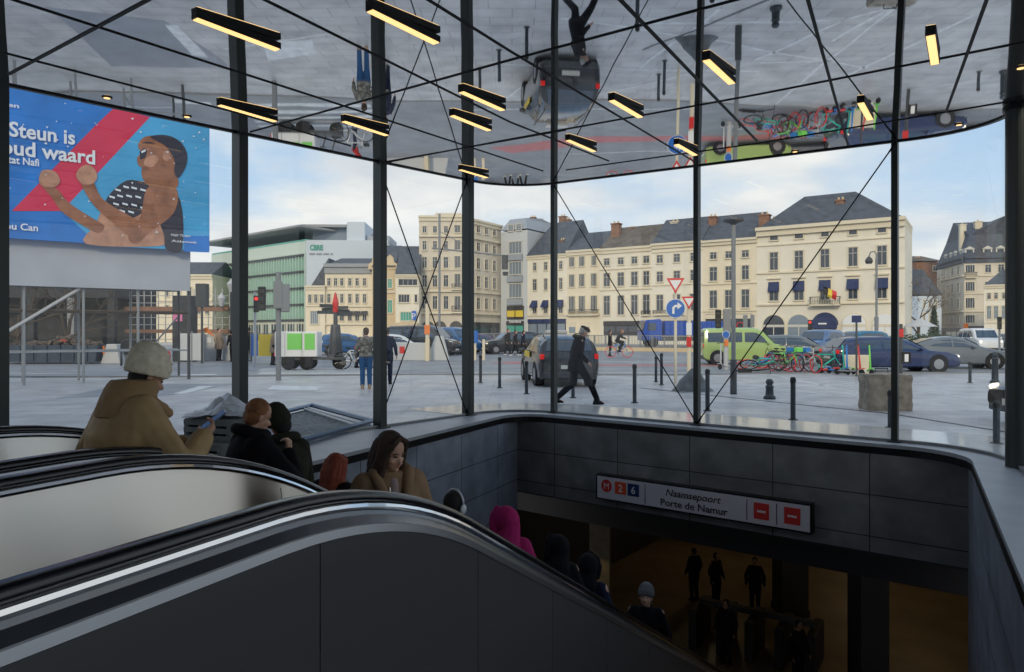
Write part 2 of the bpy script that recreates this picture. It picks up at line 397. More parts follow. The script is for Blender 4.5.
# ---- glazing
mull_x = [240, 380, 468, 554, 697, 895]
LP = AB(GA, GB); 
MP = []
for x in (-1, 240, 380, 468): MP.append(('L', ray_line(x, LP, Vector((E1.x, E1.y, 0)))))
for x in (554, 697, 895): MP.append(('B', ray_line(x, LP, Vector((E2.x, E2.y, 0)))))
lastL = MP[0][1]
extra = [('L', lastL - Vector((E1.x, E1.y, 0)) * 2.5 * k) for k in (1, 2, 3, 4)]
extra += [('R', CR + Vector((RDIR.x, RDIR.y, 0)) * k) for k in (3.4, 6.3, 9.2, 12.1, 15)]
def mullion(side, p, w, dpt):
    rz = {'L': math.atan2(E1.y, E1.x), 'B': math.atan2(E2.y, E2.x), 'R': math.atan2(U.y, U.x)}[side]
    m = MB(); m.box(-w / 2, w / 2, -dpt / 2, dpt / 2, 0.03, ZC(p.x, p.y) + 0.0)
    m.box(-w / 2 - 0.05, w / 2 + 0.05, -dpt / 2 - 0.03, dpt / 2 + 0.03, 0.045, 0.065)
    o = m.build('mullion', 'mullion_steel', bevel=0.006, rz=rz, loc=(p.x, p.y, 0)); return o
lab = {0: 'thick dark steel post left of the billboard, at the end of the glass wall',
       1: 'dark steel glazing post between the billboard and the green glass office block',
       2: 'dark steel glazing post behind the brown haired woman, at the crossed cables',
       3: 'dark steel glazing post on the right of the crossed cables, at the rounded glass corner',
       4: 'dark steel glazing post in front of the walking man in a flat cap',
       5: 'dark steel glazing post where the two slanting cables meet at its foot',
       6: 'dark steel glazing post beside the rough concrete block'}
for i, (s, p) in enumerate(MP):
    w, dp = ((0.13, 0.2) if s == 'L' else (0.085, 0.13))
    tag(mullion(s, p, w, dp), lab[i], 'post', 'steel posts of the glass wall')
elabs = ['first steel glazing post out of view past the billboard end', 'second steel glazing post out of view past the billboard end',
         'third steel glazing post out of view past the billboard end', 'fourth steel glazing post out of view past the billboard end',
         'steel glazing post of the right flank, nearest the round column', 'steel glazing post of the right flank, second from the column',
         'steel glazing post of the right flank, third from the column', 'steel glazing post of the right flank, fourth from the column',
         'steel glazing post of the right flank, fifth from the column']
# glass panes follow the path, one mesh per bay
def pane(pts, name):
    m = MB()
    for (p, q) in zip(pts[:-1], pts[1:]):
        m.add([(p[0], p[1], 0.045), (q[0], q[1], 0.045), (q[0], q[1], ZC(q[0], q[1])), (p[0], p[1], ZC(p[0], p[1]))], [(0, 1, 2, 3)])
    o = m.build(name, 'clear_glass'); o['kind'] = 'structure'; return o
fl = fillet(CL, LFAR, CR, 1.1, 12); frr = fillet(CR, CL, RFAR, 1.3, 10)
lp = [p for s, p in MP if s == 'L']; bp_ = [p for s, p in MP if s == 'B']
pane([LFAR, lp[0]], 'window_1'); pane([lp[0], lp[1]], 'window_2'); pane([lp[1], lp[2]], 'window_3')
pane([lp[2], lp[3]], 'window_4'); pane([lp[3]] + fl + [bp_[0]], 'window_5'); pane([bp_[0], bp_[1]], 'window_6')
pane([bp_[1], bp_[2]], 'window_7'); pane([bp_[2]] + frr, 'window_8'); pane([frr[-1], RFAR], 'window_9')
# edge frame of the ceiling and foot rail of the glass
for nm, off_, z0f, z1f, w in (('trim_3', 0, -0.018, 0.01, 0.06), ('trim_4', 0, None, None, 0.07)):
    fr = []
    P = glass_path
    m = MB(); A = offset_path(P, w / 2); B = offset_path(P, -w / 2)
    for i in range(len(P) - 1):
        vs = []
        for pt in (A[i], A[i + 1], B[i + 1], B[i]):
            zc = ZC(*pt)
            lo, hi = (zc + z0f, zc + z1f) if z0f is not None else (0.04, 0.085)
            vs.append((pt[0], pt[1], lo)); vs.append((pt[0], pt[1], hi))
        m.add(vs, [(0, 2, 4, 6), (1, 7, 5, 3), (0, 1, 3, 2), (4, 5, 7, 6)])
    m.build(nm, 'black_steel' if z0f is not None else 'mid_grey')['kind'] = 'structure'
# cables
def cable(p, q, name, label, r=0.011, group='bracing cables of the glass wall', node=True):
    rt = empty(name, tuple(p), label=label, cat='cable', group=group)
    p = Vector(p); q = Vector(q); m = MB(); m.tube([Vector((0, 0, 0)), q - p], r, 6); m.build('wire', 'black_steel', rt, smooth=True)
    d = (q - p).normalized()
    for base, sg in ((Vector((0, 0, 0)), 1), (q - p, -1)):
        m = MB(); m.tube([base, base + d * sg * 0.16], [0.022, 0.012], 8); m.build('end_fitting', 'black_steel', rt, smooth=True)
    return rt
def inn(p, dz): # a little inside the glass
    return Vector((p.x - 0.06 * 0.3, p.y - 0.06, dz))
top = lambda p: ZC(p.x, p.y) - 0.03
cable(inn(lp[2], 0.08), inn(lp[3], top(lp[3])), 'bracing_cable', 'thin black cable rising to the right behind the brown haired woman')
cable(inn(lp[2], top(lp[2])), inn(lp[3], 0.08), 'bracing_cable', 'thin black cable falling to the right, crossing the other one')
cable(inn(bp_[0], top(bp_[0])), inn(bp_[1], 0.08), 'bracing_cable', 'thin black cable falling to the right past the walking man')
cable(inn(bp_[1], 0.08), inn(bp_[2], top(bp_[2])), 'bracing_cable', 'thin black cable rising to the right past the green van')
for p in (bp_[1], bp_[2]):
    pass

# ---- ceiling
def ceiling_mat():
    m = bpy.data.materials.new('mirror_ceiling'); m.use_nodes = True; nt = m.node_tree; N = nt.nodes; L = nt.links
    b = N['Principled BSDF']; b.inputs['Base Color'].default_value = (0.82, 0.81, 0.81, 1); b.inputs['Metallic'].default_value = 1.0; b.inputs['Roughness'].default_value = 0.02
    tc = N.new('ShaderNodeTexCoord'); n = N.new('ShaderNodeTexNoise'); n.inputs['Scale'].default_value = 0.7; n.inputs['Detail'].default_value = 1
    bp = N.new('ShaderNodeBump'); bp.inputs['Strength'].default_value = 0.05; bp.inputs['Distance'].default_value = 0.05
    L.new(tc.outputs['Object'], n.inputs[0]); L.new(n.outputs[0], bp.inputs['Height']); L.new(bp.outputs[0], b.inputs['Normal'])
    MATS['mirror_ceiling'] = m
ceiling_mat()
m = MB()
gp_ = glass_path; n = len(gp_); top_h = 0.45
vs = [(p[0], p[1], ZC(*p)) for p in gp_] + [(p[0], p[1], ZC(*p) + top_h) for p in gp_]
# the ceiling sheet is a fan from a middle point so that it stays planar
m.add(vs, [tuple(range(n)), tuple(reversed(range(n, 2 * n)))] + [(i, (i + 1) % n, n + (i + 1) % n, n + i) for i in range(n)])
ceil = m.build('ceiling', 'mirror_ceiling'); ceil['kind'] = 'structure'
def strip(mb, a, b, w, dz=-0.004):
    w *= .72
    p = cp(*a); q = cp(*b); d = (q - p).normalized(); s = Vector((-d.y, d.x, 0)).normalized() * w / 2
    u = Vector((0, 0, -0.006))
    pts = []
    for k in (p - s, q - s, q + s, p + s):
        z = ZC(k.x, k.y); pts.append(Vector((k.x, k.y, z + 0.002))); 
    lo = [k + Vector((0, 0, -0.012)) for k in pts]
    mb.add(pts + lo, [(0, 1, 2, 3), (7, 6, 5, 4), (0, 4, 5, 1), (2, 6, 7, 3), (1, 5, 6, 2), (3, 7, 4, 0)])
m = MB()
for a, b, w in [((5, -3), (341, 105), .018), ((341, 105), (543, 171), .018), ((5, 53), (234, 112), .016), ((234, 112), (351, 146), .014),
                ((215, -25), (510, 122), .018), ((510, 122), (609, 161), .016), ((400, -18), (510, 51), .02), ((510, 51), (695, 162), .018),
                ((250, 132), (510, 60), .018), ((510, 60), (780, -12), .018), ((384, 162), (566, 130), .012), ((500, 141), (760, 94), .018), ((760, 94), (1040, 39), .018),
                ((566, 170), (760, 143), .014), ((760, 143), (1012, 101), .014), ((384, 163), (500, 141), .014)]:
    strip(m, a, b, w)
m.build('panel_joint', 'black', ceil)
m = MB()
for a, b, w in [((170, -12), (9, 74), .035), ((605, -16), (757, 141), .035), ((803, -18), (848, 145), .035), ((992, -15), (946, 112), .035)]:
    strip(m, a, b, w)
m.build('panel_joint', 'black', ceil)
mat('lamp_glow', (1, 0.8, 0.4), 0.5, emit=(1.0, 0.64, 0.25), es=1.35)
lights = [((193, 12), (279, 43), 'long ceiling light bar nearest the billboard, largest of all'), ((370, 4), (436, 36), 'ceiling light bar at the top edge over the second post'),
          ((217, 100), (277, 117), 'ceiling light bar above the right end of the billboard'), ((343, 117), (387, 131), 'ceiling light bar across the second post above the crossed cables'),
          ((462, 87), (502, 105), 'ceiling light bar in the middle row, upper of the near pair'), ((452, 111), (489, 126), 'ceiling light bar just below and beside its near twin'),
          ((461, 167), (486, 174), 'small ceiling light bar at the rounded corner of the glass'), ((569, 137), (593, 147), 'short ceiling light bar beside the post of the walking man'),
          ((613, 96), (639, 112), 'ceiling light bar between the second slanting joint and the middle'), ((678, 141), (694, 151), 'short ceiling light bar left of the post where two cables meet'),
          ((708, 54), (730, 78), 'ceiling light bar right of the post where two cables meet'), ((936, 30), (930, 57), 'ceiling light bar near the right column'),
          ((864, 99), (867, 114), 'short ceiling light bar close to the concrete block end')]
for a, b, lb in lights:
    c0 = (cp(*a) + cp(*b)) / 2; L_ = 0.78
    d = (cp(*b) - cp(*a)); d = Vector((d.x, d.y)).normalized() if d.length > 0.5 else Vector((E1.x, E1.y))
    d = (d * 0.4 + E1 * 0.6).normalized()
    rt = empty('ceiling_light', (c0.x, c0.y, ZC(c0.x, c0.y)), math.atan2(d.y, d.x), lb, 'ceiling light', 'linear lights under the mirrored ceiling')
    m = MB(); m.box(-L_ / 2, L_ / 2, -.04, .04, -.055, -.001); m.build('housing', 'black', rt, bevel=.003)
    m = MB(); m.box(-L_ / 2 + .012, L_ / 2 - .012, -.033, .033, -.062, -.0555); m.build('diffuser', 'lamp_glow', rt)
for (x, y), lb in [((107, 97), 'small round recessed lamp above the middle of the billboard'), ((187, 116), 'small round recessed lamp above the billboard athlete'), ((795, 151), 'small round recessed lamp at the glass edge over the green van'),
             ((959, 124), 'small round recessed lamp at the rounded right end'), ((1021, 67), 'small round recessed lamp right of the round column')]:
    p = cp(x, y); rt = empty('recessed_lamp', (p.x, p.y, ZC(p.x, p.y)), 0, lb, 'ceiling light', 'round recessed lamps near the ceiling edge')
    m = MB(); m.lathe([(0.045, -0.012), (0.055, -0.006), (0.055, 0.0)], 16); m.build('bezel', 'black', rt)
    m = MB(); m.lathe([(0.034, -0.016), (0.034, -0.0125)], 16); m.build('bulb', 'lamp_glow', rt)
# round column
cpos = at(1019, 8.15)
rt = empty('round_column', tuple(cpos), 0, 'thick dark round column standing on the ledge at the right', 'column')
m = MB(); m.lathe([(.135, .046), (.135, ZC(cpos.x, cpos.y))], 28); m.build('shaft', 'mullion_steel', rt)
m = MB(); m.lathe([(.16, ZC(cpos.x, cpos.y) - .07), (.16, ZC(cpos.x, cpos.y) - .01)], 28); m.build('collar', 'black_steel', rt)
cpz = at(-4, 7.9)

# ---- street surfaces
def patch(name, px_pts, z, mt, kind='structure'):
    pts = [gp(*p) for p in px_pts]
    m = MB(); m.prism([(p.x, p.y) for p in pts], z - 0.02 if z > 0.02 else 0.0, z); o = m.build(name, mt); o['kind'] = kind; return o
m = MB(); m.prism([(-120, 24.5), (-11.5, 25.2), (-3.9, 26.5), (6, 26.2), (13, 28), (22, 27.4), (60, 23), (120, 55), (60, 75), (0, 92), (-120, 75)], 0.002, 0.012)
m.build('road', 'asphalt')['kind'] = 'structure'
m = MB()
for (a, b, w) in [((-9.8, 27.0), (-5.4, 27.1), .4), ((-10, 27.9), (-5.2, 28.0), .4), ((-10.4, 28.9), (-5.2, 28.9), .4), ((-10.8, 29.9), (-5.2, 29.9), .4), ((-11, 30.9), (-6, 30.9), .4), ((-12.5, 26.2), (-11.2, 26.5), .5),
                  ((-40, 26.6), (-13, 27.2), .12), ((3, 38), (30, 36), .12), ((-2, 27.5), (7, 27.6), .10), ((9, 45), (34, 40), .12)]:
    p = Vector(a); q = Vector(b); d = (q - p).normalized(); s = Vector((-d.y, d.x)) * w / 2
    m.prism([tuple(p - s), tuple(q - s), tuple(q + s), tuple(p + s)], 0.0125, 0.018)
m.build('road_marking', 'white_line')['kind'] = 'structure'
m = MB(); m.prism([(-1.2, 36.2), (4, 33.2), (9.6, 33.0), (14, 32.5), (14, 33.7), (9, 34.3), (4, 34.6), (0, 38)], 0.0125, 0.017)
m.build('cycle_lane', 'red_lane')['kind'] = 'structure'
# kerbs
m = MB()
for a, b in [((-45, 24.3), (-11.5, 25.1)), ((-11.5, 25.1), (-3.9, 26.4)), ((-3.9, 26.4), (6, 26.1)), ((6, 26.1), (13, 27.9)), ((13, 27.9), (22, 27.3)), ((22, 27.3), (60, 22.8))]:
    p = Vector(a); q = Vector(b); d = (q - p).normalized(); s = Vector((-d.y, d.x)) * 0.08
    m.prism([tuple(p - s), tuple(q - s), tuple(q + s), tuple(p + s)], 0.0, 0.05)
m.build('kerb', 'mid_grey')['kind'] = 'structure'
# drainage slot across the plaza
dp = [gp(640, 388), gp(735, 398), gp(892, 414), gp(993, 430), gp(1100, 446)]
m = MB()
for p, q in zip(dp[:-1], dp[1:]):
    d = (q - p).normalized(); s = Vector((-d.y, d.x, 0)) * 0.045
    m.prism([tuple((p - s)[:2]), tuple((q - s)[:2]), tuple((q + s)[:2]), tuple((p + s)[:2])], 0.001, 0.006)
tag(m.build('drain_channel', 'dark_grey'), 'narrow dark drain slot running across the wet plaza', 'drain')
# white lines on the plaza
m = MB()
apron = [p for p in offset_path(glass_path, 0.12)][1:]; apron2 = [p for p in offset_path(glass_path, 1.9)][1:]
am = MB()
for i in range(len(apron) - 1): am.prism([apron[i], apron[i + 1], apron2[i + 1], apron2[i]], 0.0, 0.012)
for a, b in [((560, 396), (700, 391)), ((700, 391), (860, 383)), ((590, 376), (700, 383)), ((480, 372), (560, 384)), ((230, 388), (330, 392)), ((760, 372), (900, 402))]:
    p = gp(*a); q = gp(*b); d = (q - p).normalized(); s = Vector((-d.y, d.x, 0)) * 0.04
    m.prism([tuple((p - s)[:2]), tuple((q - s)[:2]), tuple((q + s)[:2]), tuple((p + s)[:2])], 0.001, 0.004)
m.build('paving_marking', 'white_line')['kind'] = 'structure'
am.build('floor_apron', 'apron_stone')['kind'] = 'structure'

def mirror_ground(x, y):
    """ground point seen in the ceiling at image column x, row y"""
    p = cp(x, y); v = (p - Vector((0, 0, HC))).normalized(); n_ = Vector((0, ZT, -1)).normalized(); r_ = v - n_ * 2 * v.dot(n_); t_ = -p.z / r_.z; return p + r_ * t_
mat('patch_dark', (.25, .265, .30), .5, noise=.15, nscale=1.5)
m = MB()
for pts in ([(45, 8), (165, 22), (230, 66), (112, 66), (85, 40)],):
    q = [mirror_ground(*p) for p in pts]; m.prism([tuple(k[:2]) for k in q], 0.001, 0.005)
m.build('paving_patch', 'patch_dark')['kind'] = 'structure'
m = MB()
for pts in ([(165, 26), (178, 26), (208, 58), (192, 56)], [(262, 42), (312, 40), (316, 54), (268, 60)]):
    q = [mirror_ground(*p) for p in pts]; m.prism([tuple(k[:2]) for k in q], 0.0055, 0.008)
for a, b in [((505, 66), (760, 72)), ((640, 68), (720, 8)), ((640, 22), (830, 20)), ((755, 60), (840, 22)), ((850, 18), (910, 0)), ((832, 40), (900, 2)), ((760, 64), (835, 62)), ((845, 78), (975, 15))]:
    p = mirror_ground(*a); q = mirror_ground(*b); d = (q - p).normalized(); s_ = Vector((-d.y, d.x, 0)) * .05
    m.prism([tuple((p - s_)[:2]), tuple((q - s_)[:2]), tuple((q + s_)[:2]), tuple((p + s_)[:2])], 0.001, 0.004)
m.build('paving_inlay', 'white_line')['kind'] = 'structure'
# ---------------------------------------------------------------- escalators
TAN = 0.535; TL = 1.4
def drop(s, st):
    x = s - st
    if x <= 0: return 0.0
    if x < TL: return 0.5 * TAN / TL * x * x
    return 0.5 * TAN * TL + (x - TL) * TAN
def slope(s, st):
    x = s - st; return 0.0 if x <= 0 else (TAN * x / TL if x < TL else TAN)
def brushed(name, col, rough, aniso=0.85):
    m = bpy.data.materials.new(name); m.use_nodes = True; nt = m.node_tree; N = nt.nodes; L = nt.links
    b = N['Principled BSDF']; b.inputs['Metallic'].default_value = 1.0; b.inputs['Base Color'].default_value = (*col, 1)
    b.inputs['Roughness'].default_value = rough; b.inputs['Anisotropic'].default_value = aniso
    cb = N.new('ShaderNodeCombineXYZ'); cb.inputs[2].default_value = 1.0; L.new(cb.outputs[0], b.inputs['Tangent'])
    MATS[name] = m
brushed('brushed_steel', (0.84, 0.80, 0.73), 0.30, 0.985)
brushed('deck_steel', (0.5, 0.51, 0.53), 0.3, 0.3)
mat('deck_dark', (0.16, 0.165, 0.175), 0.28, 1.0); mat('outer_panel', (0.095, 0.094, 0.096), 0.28, 0.35, spec=0.5)
mat('panel_gap', (0.01, 0.01, 0.01), 0.8)
mat('step_tread', (0.08, 0.08, 0.085), 0.5, 0.6)
mat('comb_yellow', (0.7, 0.5, 0.05), 0.5)
SMAX = 15.5
def frames(n0, st, s0, s1, z0=0.0, ds=0.12):
    """frames along the run: origin, sideways axis (towards +n), upward axis perpendicular to the slope"""
    out = []; k = int((s1 - s0) / ds) + 1
    for i in range(k + 1):
        s = s0 + (s1 - s0) * i / k; sl = slope(s, st)
        t = Vector((U.x, U.y, -sl)).normalized(); side = Vector((NN.x, NN.y, 0)); up = side.cross(t) * -1
        if up.z < 0: up = -up
        out.append((SN(s, n0, z0 - drop(s, st)), side, up))
    return out
def rel(fr, org): return [(o - org, a, b) for o, a, b in fr]
def hand_sec(w=0.041, h=0.034):
    return [(-w, -h * .6), (-w, -h * .1), (-w * .8, h * .35), (-w * .4, h * .5), (w * .4, h * .5), (w * .8, h * .35), (w, -h * .1), (w, -h * .6), (w * .55, -h * .75), (-w * .55, -h * .75)]
def balustrade(root, org, n0, st, s0, s1, outside):
    """one side wall of an escalator: outside = -1 when its outer face looks towards -n, +1 when towards +n"""
    zt = 1.05; fr = rel(frames(n0, st, s0, s1, zt), org)
    m = MB(); m.sweep(hand_sec(), [(o - u * 0.017, a, u) for o, a, u in fr]); h = m.build('handrail', 'rubber', root, smooth=True)
    m = MB(); m.sweep([(-.05, -.070), (-.056, -.058), (-.05, -.046), (-.03, -.036), (.03, -.036), (.05, -.046), (.056, -.058), (.05, -.070)], fr); m.build('handrail_guide', 'chrome', root, smooth=False)
    g = outside
    # deck: dark sloping shelf, bright lip and grey band on the outer side
    m = MB(); m.sweep([(g * .02, -.066), (g * .045, -.068), (g * .056, -.088), (g * .088, -.118), (g * .088, -.13), (g * .02, -.13)], fr); m.build('deck', 'deck_dark', root, smooth=False)
    m = MB(); m.sweep([(g * .086, -.117), (g * .098, -.119), (g * .101, -.150), (g * .086, -.150)], fr); m.build('deck_edge', 'deck_steel', root)
    # inner trim
    m = MB(); m.sweep([(-g * .02, -.066), (-g * .042, -.068), (-g * .046, -.10), (-g * .02, -.10)], fr); m.build('inner_trim', 'brushed_steel', root)
    # panels
    def panels(off, mt, zt_, zb, cuts, name, tilt=0.0):
        k = 0
        for a, b in zip(cuts[:-1], cuts[1:]):
            if b <= s0 or a >= s1: continue
            aa = max(a, s0) + 0.003; bb = min(b, s1) - 0.003
            n_ = max(2, int((bb - aa) / .12)); tp = []; bt = []
            for i in range(n_ + 1):
                s = aa + (bb - aa) * i / n_; d = drop(s, st); tp.append((s, zt_ - d)); bt.append((s, zb - d))
            vs = []; th = 0.012 * (1 if off > 0 else -1)
            for nn_ in (off, off - th):
                for s, z in tp: vs.append(SN(s, n0 + nn_, z) - org)
                for s, z in bt: vs.append(SN(s, n0 + nn_ + tilt, z) - org)
            K = n_ + 1; fs = []
            for i in range(n_):
                fs.append((i, i + 1, K + i + 1, K + i)); fs.append((2 * K + i, 3 * K + i, 3 * K + i + 1, 2 * K + i + 1))
                fs.append((i, 2 * K + i, 2 * K + i + 1, i + 1)); fs.append((K + i, K + i + 1, 3 * K + i + 1, 3 * K + i))
            fs += [(0, K, 3 * K, 2 * K), (n_, 2 * K + n_, 3 * K + n_, K + n_)]
            mm = MB(); mm.add(vs, fs); mm.build(name, mt, root)
    return panels, st
def truss_core(root, org, n0, n1, st, s0, s1, ztop, depth):
    m = MB(); k = 60; vs = []
    for i in range(k + 1):
        s = s0 + (s1 - s0) * i / k; d = drop(s, st)
        for nn_ in (n0, n1):
            vs.append(SN(s, nn_, ztop - d) - org); vs.append(SN(s, nn_, ztop - depth - d) - org)
    fs = []
    for i in range(k):
        a = i * 4; b = a + 4; fs += [(a, b, b + 2, a + 2), (a + 1, a + 3, b + 3, b + 1), (a, a + 1, b + 1, b), (a + 2, b + 2, b + 3, a + 3)]
    fs += [(0, 2, 3, 1), (4 * k, 4 * k + 1, 4 * k + 3, 4 * k + 2)]
    m.add(vs, fs); return m.build('truss_cladding', 'panel_gap', root)
def steps(root, org, n0, n1, st, s0, s1):
    m = MB(); s = s0
    while s < s1:
        z = -drop(s + .2, st); m.add([SN(s + a, b, z + c) - org for c in (-.30 if z < -.05 else -.06, 0) for b in (n0, n1) for a in (0, .40)], [(0, 2, 3, 1), (4, 5, 7, 6), (0, 1, 5, 4), (2, 6, 7, 3), (0, 4, 6, 2), (1, 3, 7, 5)])
        for k in range(12):
            b = n0 + (n1 - n0) * (k + .5) / 12
            m.add([SN(s + a, b + e, z + c) - org for c in (0, .006) for e in (-.012, .012) for a in (0.01, .39)], [(4, 5, 7, 6), (0, 1, 5, 4), (2, 6, 7, 3), (0, 4, 6, 2), (1, 3, 7, 5)])
        s += .40
    m.build('step_band', 'step_tread', root)
def escalator(nA, nB, stA, stB, label, cutsA, out_near=-1):
    org = SN(1.0, (nA + nB) / 2, 0)
    root = empty('escalator', tuple(org), 0, label, 'escalator', 'escalators going down into the station')
    sB = -4.0
    near, _ = balustrade(root, org, nA, stA, sB, SMAX, -1)
    near(-.094, 'outer_panel', .895, -0.95, cutsA, 'outer_panel')
    near(.044, 'brushed_steel', .955, .02, [-4, -1.2, 1.6, 3.6, 5.6, 7.6, 9.6, 11.6, 13.6, 15.5], 'inner_panel', .13)
    far, _ = balustrade(root, org, nB, stB, sB, SMAX, 1)
    far(-.044, 'brushed_steel', .955, .02, [-4, -1.4, 0.9, 3.05 if nB < 4 else 3.6, 5.2, 7.2, 9.2, 11.2, 13.2, 15.5], 'inner_panel', -.13)
    far(.094, 'outer_panel', .895, -0.95, [-4, -1, 1.5, 4, 6.5, 9, 11.5, 14, 15.5], 'outer_panel')
    truss_core(root, org, nA - .075, nA + .03, stA, sB, SMAX, .9, 1.85)
    truss_core(root, org, nB - .03, nB + .075, stB, sB, SMAX, .9, 1.85)
    truss_core(root, org, nA, nB, stA, 1.2, SMAX, -.32, .5)
    steps(root, org, nA + .12, nB - .12, (stA + stB) / 2 - .15, 1.0, SMAX)
    m = MB(); 
    m.add([SN(s, b, z) - org for z in (0.002, .02) for b in (nA + .1, nB - .1) for s in (0.2, 1.0)], [(0, 2, 3, 1), (4, 5, 7, 6), (0, 1, 5, 4), (2, 6, 7, 3), (0, 4, 6, 2), (1, 3, 7, 5)])
    m.build('comb_plate', 'deck_steel', root)
    return root
escalator(1.744, 3.0, 1.7, 1.98, 'nearest escalator with dark outer panels and black handrail, carrying the brown haired woman',
          [-4, -1.6, 0.4, 1.89, 3.03, 3.99, 5.05, 6.3, 7.9, 9.2, 10.5, 11.8, 13.1, 14.4, 15.5])
escalator(3.37, 4.66, 2.05, 2.35, 'farther escalator behind the first, carrying the woman in a beige coat', [-4, -1, 1.5, 4, 6.5, 9, 11.5, 14, 15.5])
# stairs beside the near escalator
m = MB(); s = 1.15; z = 0.0
for k in range(36):
    z0 = z - 0.165 * (k + 1)
    m.add([SN(s + a, b, c) for c in (z0 - .5, z0) for b in (NR, 1.6) for a in (0.0, .32)], [(0, 2, 3, 1), (4, 5, 7, 6), (0, 1, 5, 4), (2, 6, 7, 3), (0, 4, 6, 2), (1, 3, 7, 5)]); s += .32
m.build('stairs', 'wall_tile')['kind'] = 'structure'

# ---- station sign on the back wall
t0 = 1.82; t1 = 5.3
W0 = Vector((Q1.x, Q1.y)); pL = ray_line(600.5, Q1, Vector((E2.x, E2.y, 0))); pR = ray_line(815, Q1, Vector((E2.x, E2.y, 0)))
SL = (pR - pL).length
rt = empty('station_sign', (pL.x, pL.y, -1.355), math.atan2(E2.y, E2.x), 'long white illuminated metro sign naming the station on the grey wall', 'sign'); rt.scale = (1, 1, 1.06)
mat('sign_face', (0.62, 0.58, 0.62), 0.4); mat('sign_text', (0.02, 0.02, 0.03), 0.5); mat('sign_red', (0.62, 0.035, 0.03), 0.4); mat('sign_orange', (0.75, 0.08, 0.02), 0.4); mat('sign_navy', (0.01, 0.03, 0.12), 0.4)
mat('sign_white', (0.75, 0.73, 0.74), 0.4)
m = MB(); m.box(0, SL, -.16, -.0, 0, .42); m.build('casing', 'black_steel', rt, bevel=.008)
m = MB(); m.box(.03, SL - .03, -.166, -.155, .028, .392); m.build('face', 'sign_face', rt)
XZ = lambda x, z, y=-.168: Matrix.Translation((x, y, z)) @ Matrix.Rotation(math.pi / 2, 4, 'X')
def fx(x): # image column to distance along the sign
    p = ray_line(x, pL, Vector((E2.x, E2.y, 0))); return (p - pL).length
m = MB(); m.lathe([(.105, 0), (.105, .004)], 28, M=XZ(fx(611.3), .245)); m.build('metro_badge', 'sign_red', rt)
m = MB(); text_on(m, 'M', XZ(fx(611.3), .19, -.1745), .15, align='c', bold=.0); m.build('lettering', 'sign_white', rt, label='white letter M')
m = MB(); m.box(fx(619.7), fx(630.5), -.172, -.166, .14, .34); m.build('line_badge', 'sign_orange', rt, label='orange square of line 2')
m = MB(); text_on(m, '2', XZ(fx(625.1), .18, -.1735), .17, align='c', bold=.002); m.build('lettering', 'sign_white', rt, label='white number 2')
m = MB(); m.box(fx(632.3), fx(643.5), -.172, -.166, .14, .34); m.build('line_badge', 'sign_navy', rt, label='navy square of line 6')
m = MB(); text_on(m, '6', XZ(fx(637.9), .18, -.1735), .17, align='c', bold=.002); m.build('lettering', 'sign_white', rt, label='white number 6')
for x in (649.5, 750.5, 780):
    m = MB(); m.box(fx(x) - .005, fx(x) + .005, -.171, -.166, .06, .36); m.build('divider', 'sign_text', rt)
m = MB()
text_on(m, 'Naamsepoort', XZ((fx(670) + fx(725)) / 2, .235, -.171), .155, align='c', bold=.002, shear=.25, width=fx(725) - fx(670))
m.build('lettering', 'sign_text', rt, label='black slanted Dutch station name'); m = MB()
text_on(m, 'Porte de Namur', XZ((fx(665) + fx(731.5)) / 2, .075, -.171), .15, align='c', bold=.003, width=fx(731.5) - fx(665))
m.build('lettering', 'sign_text', rt, label='black French station name')
for a, b, t in ((757.5, 772.5, 'EXIT'), (787.5, 803.5, 'EXIT')):
    m = MB(); m.box(fx(a), fx(b), -.172, -.166, .10, .335); m.build('exit_square', 'sign_red', rt)
m = MB()
for a, b, t in ((757.5, 772.5, 'sortie'), (787.5, 803.5, 'metro')):
    # tiny pale word, illegible in the picture: a row of short strokes
    x0 = fx(a) + .05; x1 = fx(b) - .05; n_ = 7
    for k in range(n_):
        xx = x0 + (x1 - x0) * (k + .5) / n_; hgt = .026 if k % 3 else .034
        m.box(xx - .008, xx + .008, -.1735, -.172, .215 - hgt / 2, .215 + hgt / 2)
m.build('lettering', 'sign_white', rt, label='tiny pale word on each red square')
# ---------------------------------------------------------------- houses round the square
mat('cream', (0.78, 0.69, 0.52), 0.8, noise=0.06, nscale=0.4); mat('cream_pale', (0.79, 0.73, 0.60), 0.8, noise=0.06, nscale=0.4)
mat('beige_stone', (0.64, 0.57, 0.46), 0.85, noise=0.08, nscale=0.5); mat('ochre_stone', (0.64, 0.50, 0.31), 0.8, noise=0.1, nscale=0.5)
mat('brick_brown', (0.26, 0.14, 0.09), 0.9, noise=0.2, nscale=1.5); mat('pale_grey_wall', (0.55, 0.57, 0.58), 0.7)
mat('white_wall', (0.58, 0.64, 0.70), 0.7); mat('slate', (0.075, 0.085, 0.105), 0.7, noise=0.25, nscale=1.2); mat('slate_brown', (0.13, 0.11, 0.09), 0.8, noise=0.3, nscale=1)
mat('pane_dark', (0.05, 0.06, 0.075), 0.08, spec=0.8); mat('pane_light', (0.2, 0.25, 0.3), 0.1, spec=0.8); mat('pane_green', (0.09, 0.40, 0.31), 0.12, spec=0.8)
mat('win_frame', (0.6, 0.57, 0.5), 0.6); mat('stone_trim', (0.72, 0.64, 0.48), 0.8); mat('awning_navy', (0.02, 0.035, 0.11), 0.7); mat('shop_dark', (0.045, 0.04, 0.045), 0.4)
mat('fin_pale', (0.60, 0.70, 0.62), 0.4); mat('roof_grey', (0.30, 0.31, 0.32), 0.6); mat('zinc', (0.33, 0.36, 0.4), 0.5)
MATS_LET = mat('letter_green', (0.03, 0.3, 0.2), 0.5)
WINC = {}
